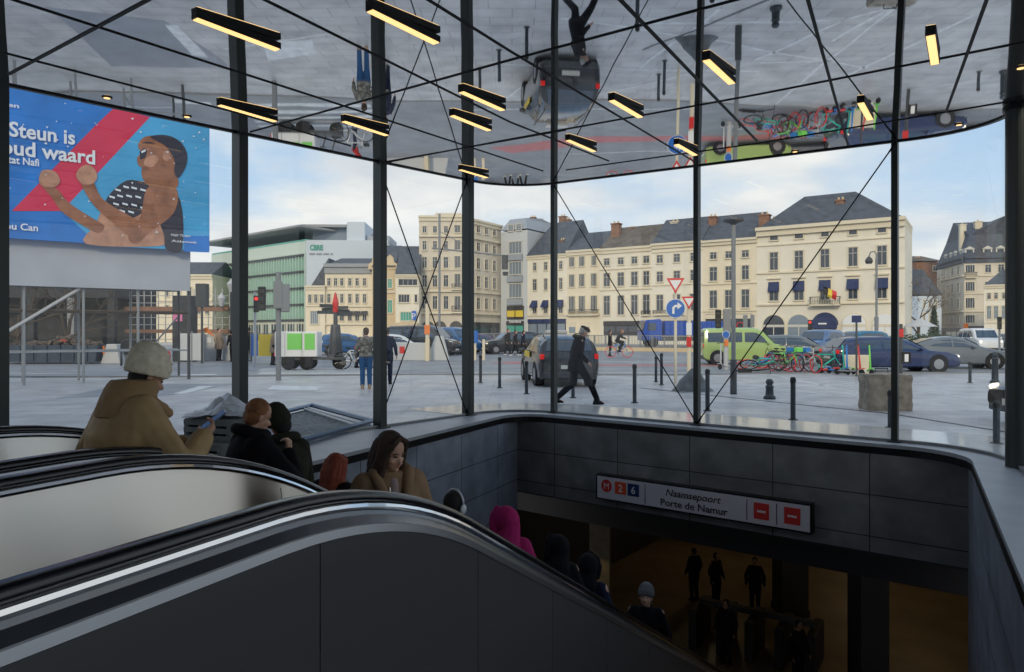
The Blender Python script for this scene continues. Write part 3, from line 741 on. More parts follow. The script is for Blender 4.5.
def window(parent, x, z, w, h, style='cross', pane='pane_dark', surround='stone_trim'):
    key = (round(w, 1), round(h, 1), style, pane, surround)
    w = max(round(w, 1), .3); h = max(round(h, 1), .3)
    if key not in WINC:
        m = MB(); s = 0.11
        # moulded surround and, within it, the frame bars
        m.box(-w / 2 - s, -w / 2, -.12, .02, -h / 2 - s, h / 2 + s); m.box(w / 2, w / 2 + s, -.12, .02, -h / 2 - s, h / 2 + s)
        m.box(-w / 2, w / 2, -.12, .02, h / 2, h / 2 + s); m.box(-w / 2 - .05, w / 2 + .05, -.2, .02, -h / 2 - s, -h / 2)
        f = .05
        if style != 'plain':
            m.box(-f / 2, f / 2, -.07, 0, -h / 2, h / 2, 1)
        if style in ('cross', 'lintel'): m.box(-w / 2, w / 2, -.07, 0, h * .18, h * .18 + f, 1)
        if style == 'many':
            for k in (-.25, .25): m.box(w * k - f / 2, w * k + f / 2, -.07, 0, -h / 2, h / 2, 1)
        for a in (-w / 2, w / 2 - f): m.box(a, a + f, -.07, 0, -h / 2, h / 2, 1)
        for a in (-h / 2, h / 2 - f): m.box(-w / 2, w / 2, -.07, 0, a, a + f, 1)
        if style == 'lintel': m.box(-w / 2 - .25, w / 2 + .25, -.28, .02, h / 2 + .35, h / 2 + .5)
        o = m.build('window', [surround, 'win_frame'], parent)
        m = MB(); m.box(-w / 2, w / 2, -.025, .015, -h / 2, h / 2); p = m.build('pane', pane, o)
        WINC[key] = o
    else:
        o = WINC[key].copy(); COL.objects.link(o); o.parent = parent
        p = WINC[key].children[0].copy(); COL.objects.link(p); p.parent = o
    o.location = (x, 0, z); return o
class House:
    """P: plan point on the facade line, D: plan direction (left to right seen from the square)"""
    def __init__(s, name, label, P, D, xl, xr, ytop, xt=None, depth=10, wall='cream', z0=0, group=None):
        s.P = Vector((P[0], P[1], 0)); s.D = Vector((D[0], D[1], 0)).normalized()
        a = ray_line(xl, s.P, s.D); b = ray_line(xr, s.P, s.D); s.W = (b - a).length; s.a = a
        s.rt = empty(name, tuple(a), math.atan2(s.D.y, s.D.x), label, 'building', group)
        s.xt = xt if xt is not None else (xl + xr) / 2
        s.h = s.z(ytop); s.depth = depth
        m = MB(); m.box(0, s.W, 0, depth, 0, s.h); m.build('wall', wall, s.rt)
    def d(s, x): return ray_line(x, s.P, s.D).y
    def u(s, x): return (ray_line(x, s.P, s.D) - s.a).dot(s.D)
    def z(s, y, x=None): return HC + (HZ - y) * s.d(x if x else s.xt) / F
    def row(s, xs, y0, y1, wpx=7, style='cross', pane='pane_dark', surround='stone_trim', x=None):
        z1 = s.z(y0, x); z0 = s.z(y1, x)
        for q in xs:
            w = wpx * s.d(q) / F; window(s.rt, s.u(q), (z0 + z1) / 2, w, z1 - z0, style, pane, surround)
    def band(s, y0, y1, proud=.15, mt='stone_trim', xl=None, xr=None, name='string_course', x=None):
        u0 = s.u(xl) if xl else -.0; u1 = s.u(xr) if xr else s.W
        m = MB(); m.box(u0, u1, -proud, .0 if proud > 0 else .05, s.z(y1, x), s.z(y0, x)); return m.build(name, mt, s.rt)
    def cornice(s, th=.45, pr=.5, mt='stone_trim'):
        m = MB(); m.box(-.05, s.W + .05, -pr, s.depth + .1, s.h - .05, s.h + th * .5); m.box(-.02, s.W + .02, -pr * .55, s.depth, s.h - th, s.h - .05)
        m.build('cornice', mt, s.rt)
    def roof(s, rh, hl=0.0, hr=0.0, mt='slate', base=.2, ridge=.5, mansard=None):
        m = MB(); z = s.h + base; e = .35; D = s.depth; W = s.W
        if mansard:
            ins, mh = mansard
            v = [(-0.0, -e * .3, z), (W, -e * .3, z), (W, D, z), (0, D, z), (hl and ins, ins, z + mh), (W - (hr and ins), ins, z + mh), (W - (hr and ins), D - ins, z + mh), (hl and ins, D - ins, z + mh),
                 (hl, D * ridge, z + rh), (W - hr, D * ridge, z + rh)]
            f = [(0, 1, 5, 4), (1, 2, 6, 5), (2, 3, 7, 6), (3, 0, 4, 7), (4, 5, 9, 8), (5, 6, 9), (6, 7, 8, 9), (7, 4, 8), (0, 3, 2, 1)]
        else:
            v = [(-0.0, -e, z), (W, -e, z), (W, D + e, z), (0, D + e, z), (hl, D * ridge, z + rh), (W - hr, D * ridge, z + rh)]
            f = [(0, 1, 5, 4), (1, 2, 5), (2, 3, 4, 5), (3, 0, 4), (0, 3, 2, 1)]
        m.add(v, f); return m.build('roof', mt, s.rt)
    def chimney(s, x, ytop, w=.9, back=.5, mt='brick_brown', pots=2):
        u = s.u(x); dd = s.d(x) + s.depth * back * .8; zt = HC + (HZ - ytop) * dd / F
        m = MB(); m.box(u - w / 2, u + w / 2, s.depth * back - .5, s.depth * back + .5, s.h - .2, zt - .35)
        m.box(u - w / 2 - .1, u + w / 2 + .1, s.depth * back - .6, s.depth * back + .6, zt - .5, zt - .35)
        o = m.build('chimney', mt, s.rt)
        for k in range(pots):
            q = MB(); q.lathe([(.13, zt - .36), (.11, zt)], 8, c=(u + (k - (pots - 1) / 2) * w * .5, s.depth * back, 0)); q.build('chimney_pot', 'ochre_stone', o)
    def dormer(s, x, y0, y1, w=1.3, back=.8, mt='win_frame'):
        u = s.u(x); z0 = s.z(y1); z1 = s.z(y0); o = None
        m = MB(); m.box(u - w / 2, u + w / 2, back, back + 2.5, z0, z1)
        m.prismy([(u - w / 2 - .15, z1), (u + w / 2 + .15, z1), (u, z1 + w * .35)], back - .15, back + 2.5); o = m.build('dormer', mt, s.rt)
        m = MB(); m.box(u - w * .34, u + w * .34, back - .03, back + .02, z0 + .15, z1 - .12); m.build('pane', 'pane_dark', o)
    def skylight(s, x, y):
        u = s.u(x); k = s.roofslope if hasattr(s, 'roofslope') else .7
        z = s.z(y); yy = max(0.3, (z - s.h) / k); m = MB(); m.box(u - .5, u + .5, yy - .35, yy + .35, z - .1, z + .15); m.build('skylight', 'pane_light', s.rt)
    def shop(s, xl, xr, y0, y1, mt='shop_dark', fascia=None, n=3, pane='pane_dark'):
        u0 = s.u(xl); u1 = s.u(xr); z1 = s.z(y0); z0 = max(s.z(y1), .1)
        m = MB(); m.box(u0, u1, -.10, .0, z0, z1); o = m.build('shop_front', mt, s.rt)
        m = MB()
        for k in range(n):
            a = u0 + (u1 - u0) * (k + .06) / n; b = u0 + (u1 - u0) * (k + .94) / n; m.box(a, b, -.13, -.1, z0 + .4, z1 - .7)
        m.build('pane', pane, o)
        if fascia: m = MB(); m.box(u0, u1, -.25, -.1, z1 - .6, z1 - .05); m.build('fascia', fascia, o)
        return o
    def awning(s, x, y0, y1, w, mt='awning_navy', pr=.9):
        u = s.u(x); z0 = s.z(y1); z1 = s.z(y0); m = MB()
        v = [(u - w / 2, -.1, z1), (u + w / 2, -.1, z1), (u + w / 2, -pr, z0 + .12), (u - w / 2, -pr, z0 + .12), (u - w / 2, -pr, z0), (u + w / 2, -pr, z0), (u - w / 2, -.1, z0), (u + w / 2, -.1, z0)]
        m.add(v, [(0, 1, 2, 3), (3, 2, 5, 4), (0, 3, 4, 6), (1, 7, 5, 2), (4, 5, 7, 6), (0, 6, 7, 1)]); m.build('awning', mt, s.rt)
    def balcony(s, xl, xr, y0, y1, pr=1.0):
        u0 = s.u(xl); u1 = s.u(xr); z0 = s.z(y1); z1 = s.z(y0)
        m = MB(); m.box(u0, u1, -pr, 0, z0 - .18, z0); o = m.build('balcony', 'stone_trim', s.rt)
        m = MB(); m.box(u0, u1, -pr, -pr + .06, z1 - .07, z1); n = max(3, int((u1 - u0) / .18))
        for k in range(n + 1): a = u0 + (u1 - u0 - .03) * k / n; m.box(a, a + .035, -pr + .01, -pr + .045, z0, z1)
        for a in (u0, u1 - .06): m.box(a, a + .06, -pr, 0, z1 - .07, z1); m.box(a, a + .05, -pr / 2, -pr / 2 + .05, z0, z1)
        m.build('railing', 'dark_grey', o)

G_H = 'old houses along the far side of the square'
ROW = Vector((24.8, 90, 0)); RD = (0.827, -0.56)
# large cream corner house
h = House('corner_house', 'large cream three storey corner house with hipped slate roof and arched ground floor', ROW, RD, 757, 905, 228, xt=800, depth=9, wall='cream_pale')
h.row([774, 799, 825, 853, 882], 232, 238.5, 8, 'plain', x=800); h.row([774, 799, 825, 853, 882], 250.5, 269, 8.5, 'cross', x=800)
h.row([774, 799, 825, 853, 882], 281, 300.5, 9, 'lintel', x=800)
for x in (774, 799, 825, 853, 882): h.awning(x, 280.5, 291, 1.25, pr=.5)
h.band(271, 272.5, .2, x=800); h.band(303.5, 305, .25, x=800); h.band(243, 244, .15, x=800); h.cornice(.7, .75); h.roof(4.3, 4.6, 5.6)
h.balcony(811, 841, 297.5, 305)
for x, mt_, nm in ((774, 'pane_dark', 0), (799, 'pane_light', 0), (825, 'awning_navy', 1), (854, 'white_paint', 0), (885, 'white_paint', 0)):
    u = h.u(x); r_ = 1.35; zc = h.z(325, 800); m = MB()
    m.prismy([(u - r_, 0.05), (u + r_, 0.05)] + [(u + r_ * math.cos(math.pi * k / 14), zc + r_ * math.sin(math.pi * k / 14)) for k in range(15)], -.10, 0)
    o = m.build('arched_bay', 'stone_trim', h.rt)
    m = MB(); q = r_ - .13
    m.prismy([(u - q, 0.05), (u + q, 0.05)] + [(u + q * math.cos(math.pi * k / 14), zc + q * math.sin(math.pi * k / 14)) for k in range(15)], -.16, -.08); m.build('glazing', 'shop_dark' if nm else mt_, o)
    m = MB()
    if nm:
        for k in range(12):
            a0 = math.pi * k / 12; a1 = math.pi * (k + 1) / 12; rr = r_ + .12
            m.add([(u, -.1, zc + rr), (u + rr * math.cos(a0), -.1, zc + rr * math.sin(a0)), (u + rr * math.cos(a1), -.1, zc + rr * math.sin(a1)), (u + rr * math.cos(a0), -1.0, zc + rr * .55 * math.sin(a0)), (u + rr * math.cos(a1), -1.0, zc + rr * .55 * math.sin(a1))],
                  [(1, 3, 4, 2)])
        m.box(u - r_ - .1, u + r_ + .1, -1.0, -.95, zc - .45, zc + .05); m.prismy([(u + (r_ + .1) * math.cos(math.pi * k / 12), zc + (r_ + .1) * .6 * math.sin(math.pi * k / 12)) for k in range(13)], -1.0, -.9)
        m.build('awning', 'awning_navy', o)
        m = MB(); m.box(u - .55, u + .35, -1.03, -1.0, zc + .05, zc + .22); m.build('lettering', 'white_paint', o)
    else:
        m.box(u - q, u + q, -.2, -.14, zc - .25, zc + .05); m.box(u - .05, u + .05, -.2, -.14, 0, zc); m.build('transom', 'stone_trim' if mt_ == 'white_paint' else 'win_frame', o)
h.chimney(836, 197, .9, .35); h.chimney(762, 212, 1.2, .15); h.chimney(768, 216, .7, .4)
m = MB(); u = h.u(826); zf = h.z(292, 826)
m.tube([(u, -.9, zf - .6), (u + .15, -2.6, zf + .6)], .03, 6); fp = m.build('flag_pole', 'dark_grey', h.rt)
for k, mt_ in enumerate(('black', 'yellow_paint', 'red_paint')):
    m = MB(); a = .5 * k; vs = []
    for i in range(5):
        for j in range(2): vs.append((u + .15 + a * .9 + j * .46 + .06 * math.sin(i), -2.4 + .12 * math.sin(i * 1.3 + k), zf + .55 - i * .24 - (a + j * .5) * .45))
    m.add(vs, [(2 * i, 2 * i + 1, 2 * i + 3, 2 * i + 2) for i in range(4)]); m.build('flag', mt_, fp)

# row of houses
h = House('terraced_house', 'cream terraced house next to the large corner house, three windows wide', ROW, RD, 702.5, 757, 241, depth=10, wall='cream', group=G_H)
h.row([713.5, 729, 745.5], 251, 258.5, 7, 'cross'); h.row([713.5, 729, 745.5], 266, 280.5, 7.5); h.row([713.5, 729, 745.5], 290, 308, 8)
h.band(283, 284.2); h.band(310, 311.5); h.shop(706, 752, 314, 335, fascia='stone_trim', n=4); h.cornice(); h.roof(3.9, 0, 0); h.chimney(704.5, 214, 1.0, .35); h.roofslope = .78; h.skylight(728, 231); h.skylight(747, 231)
h = House('terraced_house', 'cream terraced house behind the yield sign, three sash windows wide with a balcony', ROW, RD, 652, 702.5, 244, depth=10, wall='cream_pale', group=G_H)
h.row([660, 677, 693.5], 254, 262, 6.5); h.row([660, 677, 693.5], 270.5, 281.5, 6.5); h.row([660, 677, 693.5], 294, 311, 7.5)
h.band(284, 285); h.band(250.5, 251.5); h.shop(657, 699, 316, 336, fascia='beige_stone', n=4); h.balcony(654, 684, 310, 314, .5); h.cornice(); h.roof(3.9); h.chimney(663, 219, 1.1, .45, 'beige_stone'); h.roofslope = .78; h.skylight(668, 236)
h = House('terraced_house', 'cream terraced house with four tall windows and a wide shop front above the cyclist', ROW, RD, 600, 652, 249, depth=10, wall='cream_pale', group=G_H)
h.row([607, 621, 634.6, 646.5], 257, 264.5, 6.5); h.row([607, 621, 634.6, 646.5], 272, 286, 7, 'cross'); h.row([607, 621, 634.6, 646.5], 295, 315, 7.5)
h.band(288.5, 290); h.band(268, 269); h.shop(604, 641, 321, 335, fascia='shop_dark', n=3); h.balcony(642, 651, 311, 315, .4); h.cornice(.5, .35); h.roof(3.6, mt='slate_brown'); h.chimney(607, 221, 1.2, .3); h.chimney(617, 226, .8, .5)
h = House('terraced_house', 'cream terraced house with three multi pane windows right of the walking man post', ROW, RD, 567, 600, 251.5, depth=10, wall='cream', group=G_H)
h.row([572, 582, 594], 256.5, 266, 6, 'many'); h.row([572, 582, 594], 274, 286.5, 6.5, 'many'); h.row([572, 582, 594], 296, 311.5, 7, 'many')
h.shop(569, 576, 322, 336, 'stone_trim', n=1, pane='pane_light'); h.shop(584, 590, 322, 336, 'stone_trim', n=1, pane='pane_light'); h.band(313.5, 315.5, .4); h.cornice(.5, .35); h.roof(3.2)
h.balcony(570, 599, 309.5, 314.5, .6)
h = House('terraced_house', 'cream terraced house with three navy awnings over a dark shop front', ROW, RD, 527.5, 567, 256, depth=10, wall='cream_pale', group=G_H)
h.row([535, 546, 561], 262, 270, 4.2, 'cross'); h.row([535, 546, 561], 278.5, 290, 4.4); h.row([535, 546, 561], 300.5, 313.5, 4.6)
for x in (535, 546, 561): h.awning(x, 300, 307.5, .95)
h.shop(528.5, 566, 319, 336, 'shop_dark', 'awning_navy', 4, pane='pane_light'); h.band(314.5, 316); h.cornice(.4, .3); h.roof(5.5, 1.5); h.chimney(533, 214, 1, .9); h.chimney(538, 217, .8, .9); h.chimney(556, 238, .7, .2)
h = House('brown_roof_house', 'tall narrow dark brick house standing back behind the row, chimneys on top', (6.5, 118), (1, -.2), 527, 561, 237, depth=8, wall='brick_brown')
h.roof(2.0, 2, 2, 'slate_brown'); 
for x, y in ((531, 215), (539, 218), (551, 221), (559, 224)): h.chimney(x, y, .9, .3)
h = House('glazed_bay_house', 'narrow pale grey house with wide bay windows and a shop at its foot', ROW, RD, 501, 527.5, 231, depth=11, wall='pale_grey_wall')
for y0, y1 in ((242, 253.5), (262, 274.5), (284, 297.5)):
    h.row([515.5], y0, y1, 15, 'many', 'pane_light', 'win_frame')
for y0 in (254.5, 276, 299): h.band(y0, y0 + 6, .35, 'zinc', 508, 523, 'spandrel')
h.shop(507, 524, 306, 319.5, 'shop_dark', None, 2, 'yellow_paint'); h.shop(507, 524, 321, 337, 'shop_dark', 'shop_dark', 2, 'pane_green'); h.roof(2.3, 1, 1, 'zinc', mansard=(1.0, 1.8))
h.row([511, 519], 224.5, 231, 6, 'cross', 'pane_light', 'win_frame')
m = MB(); text_on(m, 'Rendez', Matrix.Translation((h.u(510), -.3, h.z(323))) @ Matrix.Rotation(math.pi / 2, 4, 'X'), .8, width=h.u(522) - h.u(510)) ; m.build('lettering', 'white_paint', h.rt) if False else None
m = MB()
for k in range(9): a = h.u(510.5) + (h.u(522.5) - h.u(510.5)) * k / 9; m.box(a, a + .13, -.3, -.26, h.z(322.8), h.z(322.8) + (.32 if k in (0, 5) else .24))
m.build('lettering', 'white_paint', h.rt)
# large beige corner block, two faces
CB_ = at(463, 100.4)
h = House('beige_apartment_block', 'tall beige stone apartment block rising above the crossed cables', CB_, (1, 0), 419, 463, 217.5, depth=9, wall='beige_stone')
h.row([424.6, 435, 446], 226, 233, 4.2); h.row([424.6, 435, 446], 241, 250, 4.4); h.row([424.6, 435, 446], 257, 268, 4.6); h.row([424.6, 435, 446], 275, 287, 4.6); h.row([424.6, 435, 446], 296, 309, 4.8)
for y0, y1 in ((225, 233), (240, 250), (256, 268), (274, 287), (296, 310)): h.row([457.5], y0, y1, 6.5, 'many')
h.band(235, 237, .35); h.band(290, 292, .4); h.band(312, 314, .5); h.band(269.5, 270.5, .2); h.cornice(.5, .4)
h.balcony(452, 463, 306, 312, .8); h.balcony(452, 463, 284, 289, .8)
for x in (428, 440, 456):
    u = h.u(x); m = MB(); m.prismy([(u - .9, .1), (u + .9, .1)] + [(u + .9 * math.cos(math.pi * k / 8), 2.3 + .9 * math.sin(math.pi * k / 8)) for k in range(9)], -.05, .02); m.build('arched_opening', 'shop_dark', h.rt)
m = MB(); m.box(2.2, h.W - .4, 1.5, 7, h.h, h.h + .9); m.build('roof', 'beige_stone', h.rt)
RB = at(501, 109); rd = (RB - CB_).normalized()
h2 = House('beige_apartment_wing', 'shaded side wing of the beige stone apartment block, next to the pale grey house', CB_, (rd.x, rd.y), 463.2, 501, 218.5, xt=464, depth=8, wall='beige_stone')
for y0, y1 in ((224, 231), (241, 250), (257, 268), (275, 287), (297, 309)): h2.row([470, 478, 486, 494], y0, y1, 6.0, x=470)
h2.band(235, 237, .35, x=464); h2.band(290, 292, .3, x=464); h2.band(312, 314, .4, x=464); h2.cornice(.5, .4)
h2.shop(466, 499, 322, 338, 'shop_dark', None, 5)
# gabled houses and terraces left of it
h = House('gabled_house', 'cream house with wide strip windows and a slate roof left of the apartment block', at(396, 96), (1, .05), 395.5, 419, 275.5, depth=9, wall='cream_pale')
h.row([408], 279, 285.5, 19, 'many'); h.row([404], 294.5, 302.5, 11, 'many'); h.row([416], 294.5, 302.5, 3, 'plain'); h.row([406], 312, 321, 11, 'many', 'pane_green'); h.roof(4.6, 0, 0, ridge=.7); h.cornice(.3, .3)
m = MB(); m.box(h.u(412), h.u(416.5), -.5, -.42, h.z(320), h.z(311)); m.build('parking_board', 'blue_paint', h.rt, label='blue parking sign')
m = MB(); text_on(m, 'P', Matrix.Translation((h.u(414.2), -.53, h.z(319))) @ Matrix.Rotation(math.pi / 2, 4, 'X'), 1.1, align='c'); m.build('lettering', 'white_paint', h.rt)
m = MB(); m.box(h.u(386), h.u(418), -1.6, -.1, h.z(326), h.z(323)); m.box(h.u(386), h.u(418), -1.6, -.1, .1, .9); m.build('terrace_canopy', 'ochre_stone', h.rt)
h = House('gabled_house', 'ochre stone house with stepped gable and green window panes', at(372, 98), (1, .0), 372, 395.5, 268, depth=9, wall='ochre_stone')
h.row([381, 390], 279, 288, 4.5, 'cross', 'pane_green'); h.row([381, 390], 300, 313, 5, 'cross', 'pane_green'); h.roof(3.6, 1, 0, ridge=.6)
for x in (376, 390):
    u = h.u(x); m = MB(); m.prismy([(u - 1.1, h.h - .2), (u - 1.0, h.h + .6), (u - .6, h.h + .8), (u - .45, h.h + 1.5), (u, h.h + 1.9), (u + .45, h.h + 1.5), (u + .6, h.h + .8), (u + 1.0, h.h + .6), (u + 1.1, h.h - .2)], -.1, .4); m.build('gable', 'ochre_stone', h.rt)
h.band(291, 293, .2, 'beige_stone')
h = House('yellow_town_house', 'tall yellow town house with a low slate roof behind the fingerpost', at(350, 99), (1, 0.0), 325, 374, 267, depth=11, wall='cream')
xs = [329, 335.7, 342, 350, 357.3, 364.6]
h.row(xs, 278, 286, 3.4); h.row(xs, 294, 303, 3.6); h.row(xs[1:], 311, 321, 4)
for x in xs[2:]: h.awning(x, 311, 315, .9, 'shop_dark', .5)
h.band(289, 290, .15); h.band(305.5, 307, .25); h.band(323, 325, .3); h.cornice(.9, .6, 'roof_grey'); h.roof(1.6, 1, 1)
h = House('yellow_town_house', 'lower yellow town house wedged between the green office block and its taller neighbour', at(316, 98.6), (1, 0.0), 305.5, 325, 287, depth=9, wall='cream')
h.row([310, 316, 322], 294.5, 303, 3.5); h.row([314.5], 311, 324, 8, 'many', 'pane_light'); h.cornice(.4, .3); h.band(305, 306.5, .2)
m = MB(); W_ = h.W; m.add([(0, 2, h.h), (W_, 2, h.h), (W_, 8, h.h), (0, 8, h.h), (W_, 2, h.h + 4.3), (W_, 8, h.h + 4.3)], [(0, 1, 4), (3, 5, 2), (0, 4, 5, 3), (1, 2, 5, 4), (0, 3, 2, 1)]); m.build('roof', 'slate', h.rt)
# green glass office block
PA = at(306, 108); PB = at(212, 128); gd = (PA - PB).normalized()
h = House('glass_office_block', 'green glass office block with pale vertical fins and an overhanging flat roof', PA, (gd.x, gd.y), 212, 306, 239, xt=305.9, depth=14, wall='pane_green')
zb = [h.z(y, 305.9) for y in (334, 312, 300, 284, 268, 253, 247, 240)]
m = MB(); n = 38
for k in range(n + 1):
    a = h.W * k / n; m.box(a - .05, a + .05, -.35, 0, zb[0], zb[5])
m.build('fin', 'fin_pale', h.rt)['kind'] = 'stuff'
for y in (320, 304.5, 288, 271.5, 255):
    h.band(y - 1.0, y + 1.0, .42, 'dark_grey', name='floor_edge', x=305.9)
h.band(241, 254, .1, 'fin_pale', name='attic_glazing', x=305.9)
m = MB(); m.box(0, h.W, -.2, -.02, .0, h.z(322, 305.9)); m.build('base', 'beige_stone', h.rt)
m = MB()
for k in range(12): a = h.W * (k + .15) / 12; m.box(a, a + h.W / 17, -.25, -.2, .3, h.z(324, 305.9))
m.build('shop_front', 'pane_dark', h.rt)
zr = h.z(228.5, 305.9)
m = MB(); m.box(-.6, h.W + 2.0, -2.6, 12, zr - .2, zr + .1); m.build('roof', 'roof_grey', h.rt)
h3 = House('white_office_wing', 'windowless white wing of the office block with small green lettering', PA, (1, 0.03), 306, 388, 240, xt=306.5, depth=16, wall='white_wall')
m = MB(); m.box(.5, h3.u(345), 2, 12, h3.h, h3.h + 2.1); m.build('attic_glazing', 'pane_light', h3.rt)
m = MB(); m.box(-1, h3.u(346), .5, 12, h3.h + 2.1, h3.h + 2.5); m.build('roof', 'roof_grey', h3.rt)
m = MB(); m.box(h3.u(346), h3.u(364), .6, 10, h3.h - 1, h3.z(221)); m.build('stair_tower', 'white_wall', h3.rt)
m = MB(); m.box(h3.u(364.2), h3.u(388), 1.6, 10, h3.h - 1, h3.z(234)); m.build('plant_room', 'zinc', h3.rt)
m = MB(); text_on(m, 'CBRE', Matrix.Translation((h3.u(310), -.12, h3.z(250))) @ Matrix.Rotation(math.pi / 2, 4, 'X'), 1.1, bold=.05, width=h3.u(323) - h3.u(310)); m.add([(h3.u(310), .0, h3.z(250)), (h3.u(323), .0, h3.z(250)), (h3.u(323), .0, h3.z(249.9)), (h3.u(310), .0, h3.z(249.9))], [(0, 1, 2, 3)]); m.build('lettering', 'letter_green', h3.rt)
m = MB()
for k in range(20):
    if k % 6 != 5: a = h3.u(309.5) + (h3.u(333) - h3.u(309.5)) * k / 20; m.box(a, a + .12, -.06, 0, h3.z(255), h3.z(255) + .3)
m.build('small_lettering', 'mid_grey', h3.rt)
h = House('yellow_public_building', 'long yellow building behind the scaffold, left of the green glass office block', at(200, 112), (1, .04), 122, 212.5, 276, xt=195, depth=12, wall='cream')
xs = [131, 143, 155, 167, 179, 190, 199, 207]
h.row(xs, 287, 297, 3.6); h.row(xs, 305, 314, 3.8); h.cornice(.5, .4); h.roof(2.6, 0, 0); h.band(300, 301.5, .2)

# right-hand side of the square
PC = at(964, 130); PS = at(941, 143); pd = (PC - PS).normalized()
h = House('mansard_corner_building', 'five storey beige corner building with a tall slate mansard roof and white dormers', PC, (.96, -.27), 964, 1016, 258.5, xt=970, depth=16, wall='beige_stone')
for y0, y1 in ((265, 273), (282, 291), (298, 308), (315, 323)):
    h.row([970], y0, y1, 8, 'many'); h.row([988, 1001], y0, y1, 5.5)
h.band(275, 276.3, .3); h.band(293, 294, .25); h.band(310.5, 312, .3); h.cornice(.8, .7, 'slate'); h.balcony(964.5, 976, 272.5, 277, .9)
h.roof(7.6, 0.6, 0, ridge=.5, mansard=(1.3, 4.3))
for x in (970, 988, 1001): h.dormer(x, 249, 257, 1.5, .2)
for x in (984, 997): h.dormer(x, 238, 242, 1.0, 1.4)
h.chimney(970, 222, 1.0, .25, 'stone_trim', 1); h.chimney(987.5, 219, 1.2, .3, 'stone_trim', 1); h.chimney(1008, 221, 1.0, .3, 'stone_trim', 1)
h.shop(965, 1010, 326, 339, 'shop_dark', 'shop_dark', 5)
m = MB(); m.box(h.u(961.5), h.u(966), -1.2, -.9, h.z(329.5), h.z(323.5)); m.build('shop_sign', 'orange_paint', h.rt)
h = House('mansard_corner_wing', 'receding side wing of the mansard corner building, four narrow windows wide', PC, (pd.x, pd.y), 941, 964, 258.5, xt=963.9, depth=10, wall='beige_stone')
for y0, y1 in ((265, 273), (282, 292), (298, 309), (315, 323)): h.row([943.7, 948.3, 953, 958.7], y0, y1, 6.5, x=963.9)
h.band(275, 276.3, .3, x=963.9); h.band(310.5, 312, .3, x=963.9); h.cornice(.8, .7, 'slate'); h.roof(7.6, 3.5, 0.6, ridge=.7, mansard=(1.3, 4.3))
for x in (944.5, 949.5, 954, 959.5): h.dormer(x, 250, 257, 1.3, .2)
h.shop(941.5, 963, 328, 341, 'shop_dark', None, 4)
h = House('small_yellow_house', 'small pale yellow house in front of the mansard building, by the round column', at(990, 112), (.83, -.56), 984, 1034, 286, xt=990, depth=8, wall='cream_pale')
h.row([989, 996, 1004], 293, 299, 3); h.row([989, 996, 1004], 306, 319, 3.6, 'cross', 'pane_light'); h.cornice(.4, .4); h.roof(2.6, 2.5, 0); h.band(322, 323, .2)
h = House('brown_brick_house', 'distant brown brick house seen over the slate roofs beside the corner house', at(925, 150), (1, 0.0), 916, 942, 262, xt=925, depth=10, wall='brick_brown')
h.roof(1.6, 1.5, 1.5, 'slate_brown'); h.chimney(926, 256, 1, .3); h.row([935], 266, 271, 4)
h = House('narrow_beige_house', 'narrow beige house far down the street beside the corner house edge', at(910, 140), (1, 0.1), 897, 918.5, 273, xt=910, depth=10, wall='ochre_stone')
for y0, y1 in ((279, 284), (290, 296), (302, 309), (315, 322)): h.row([906.5, 911, 915.5], y0, y1, 2.2)
h.roof(2.4, 0, 0); h.chimney(914, 261, .9, .4)
h = House('slate_gabled_house', 'pale grey house with a steep slate roof in the gap of the street', at(932, 132), (1, .2), 918.5, 941.5, 296, xt=940, depth=9, wall='white_wall')
h.row([924, 930, 936], 300, 308, 2); h.row([924, 930, 936], 313, 322, 2); h.roof(5.2, 3.0, 0)

# the row of houses at the camera's back, which keeps the low sun off the plaza
for i, (x0, w_, h_, lb) in enumerate(((-62, 22, 17, 'cream house standing behind the station entrance, on its left'), (-39.5, 24, 19, 'tall grey house standing straight behind the station entrance'), (-15, 26, 17.5, 'cream house standing behind the station entrance, on its right'))):
    rt = empty('rear_house', (x0 + w_, -26, 0), math.pi, lb, 'building'); m = MB(); m.box(0, w_, 0, 10, 0, h_); m.build('wall', ('cream', 'pale_grey_wall', 'cream_pale')[i], rt)
    for r_ in range(4):
        for c_ in range(int(w_ / 3.2)): window(rt, 1.8 + c_ * 3.2, 5 + r_ * 3.3, 1.1, 1.9)
    m = MB(); m.add([(0, -.3, h_), (w_, -.3, h_), (w_, 10, h_), (0, 10, h_), (0, 5, h_ + 3), (w_, 5, h_ + 3)], [(0, 1, 5, 4), (2, 3, 4, 5), (1, 2, 5), (3, 0, 4), (0, 3, 2, 1)]); m.build('roof', 'slate', rt)
# ---------------------------------------------------------------- vehicles
mat('tyre', (0.012, 0.012, 0.013), 0.8); mat('rim', (0.35, 0.36, 0.38), 0.35, 0.7); mat('car_glass', (0.03, 0.055, 0.09), 0.04, spec=1.0)
mat('head_glow', (1, 1, .95), .3, emit=(1, .85, .6), es=1.6); mat('lamp_clear', (0.6, 0.62, 0.65), 0.1); mat('tail_red', (0.55, 0.01, 0.01), 0.2, emit=(.8, .02, .01), es=.35); mat('plate', (0.7, 0.68, 0.6), 0.5)
mat('arch', (0.008, 0.008, 0.009), 0.8)
def paint(n, c, r=.22): return mat('paint_' + n, c, r, 0.0, coat=0.6)
paint('charcoal', (0.016, 0.018, 0.024)); paint('lime', (0.36, 0.52, 0.17)); paint('grey', (0.13, 0.15, 0.17)); paint('navy', (0.015, 0.03, 0.1)); paint('blue', (0.03, 0.11, 0.28)); paint('teal', (0.02, 0.14, 0.25))
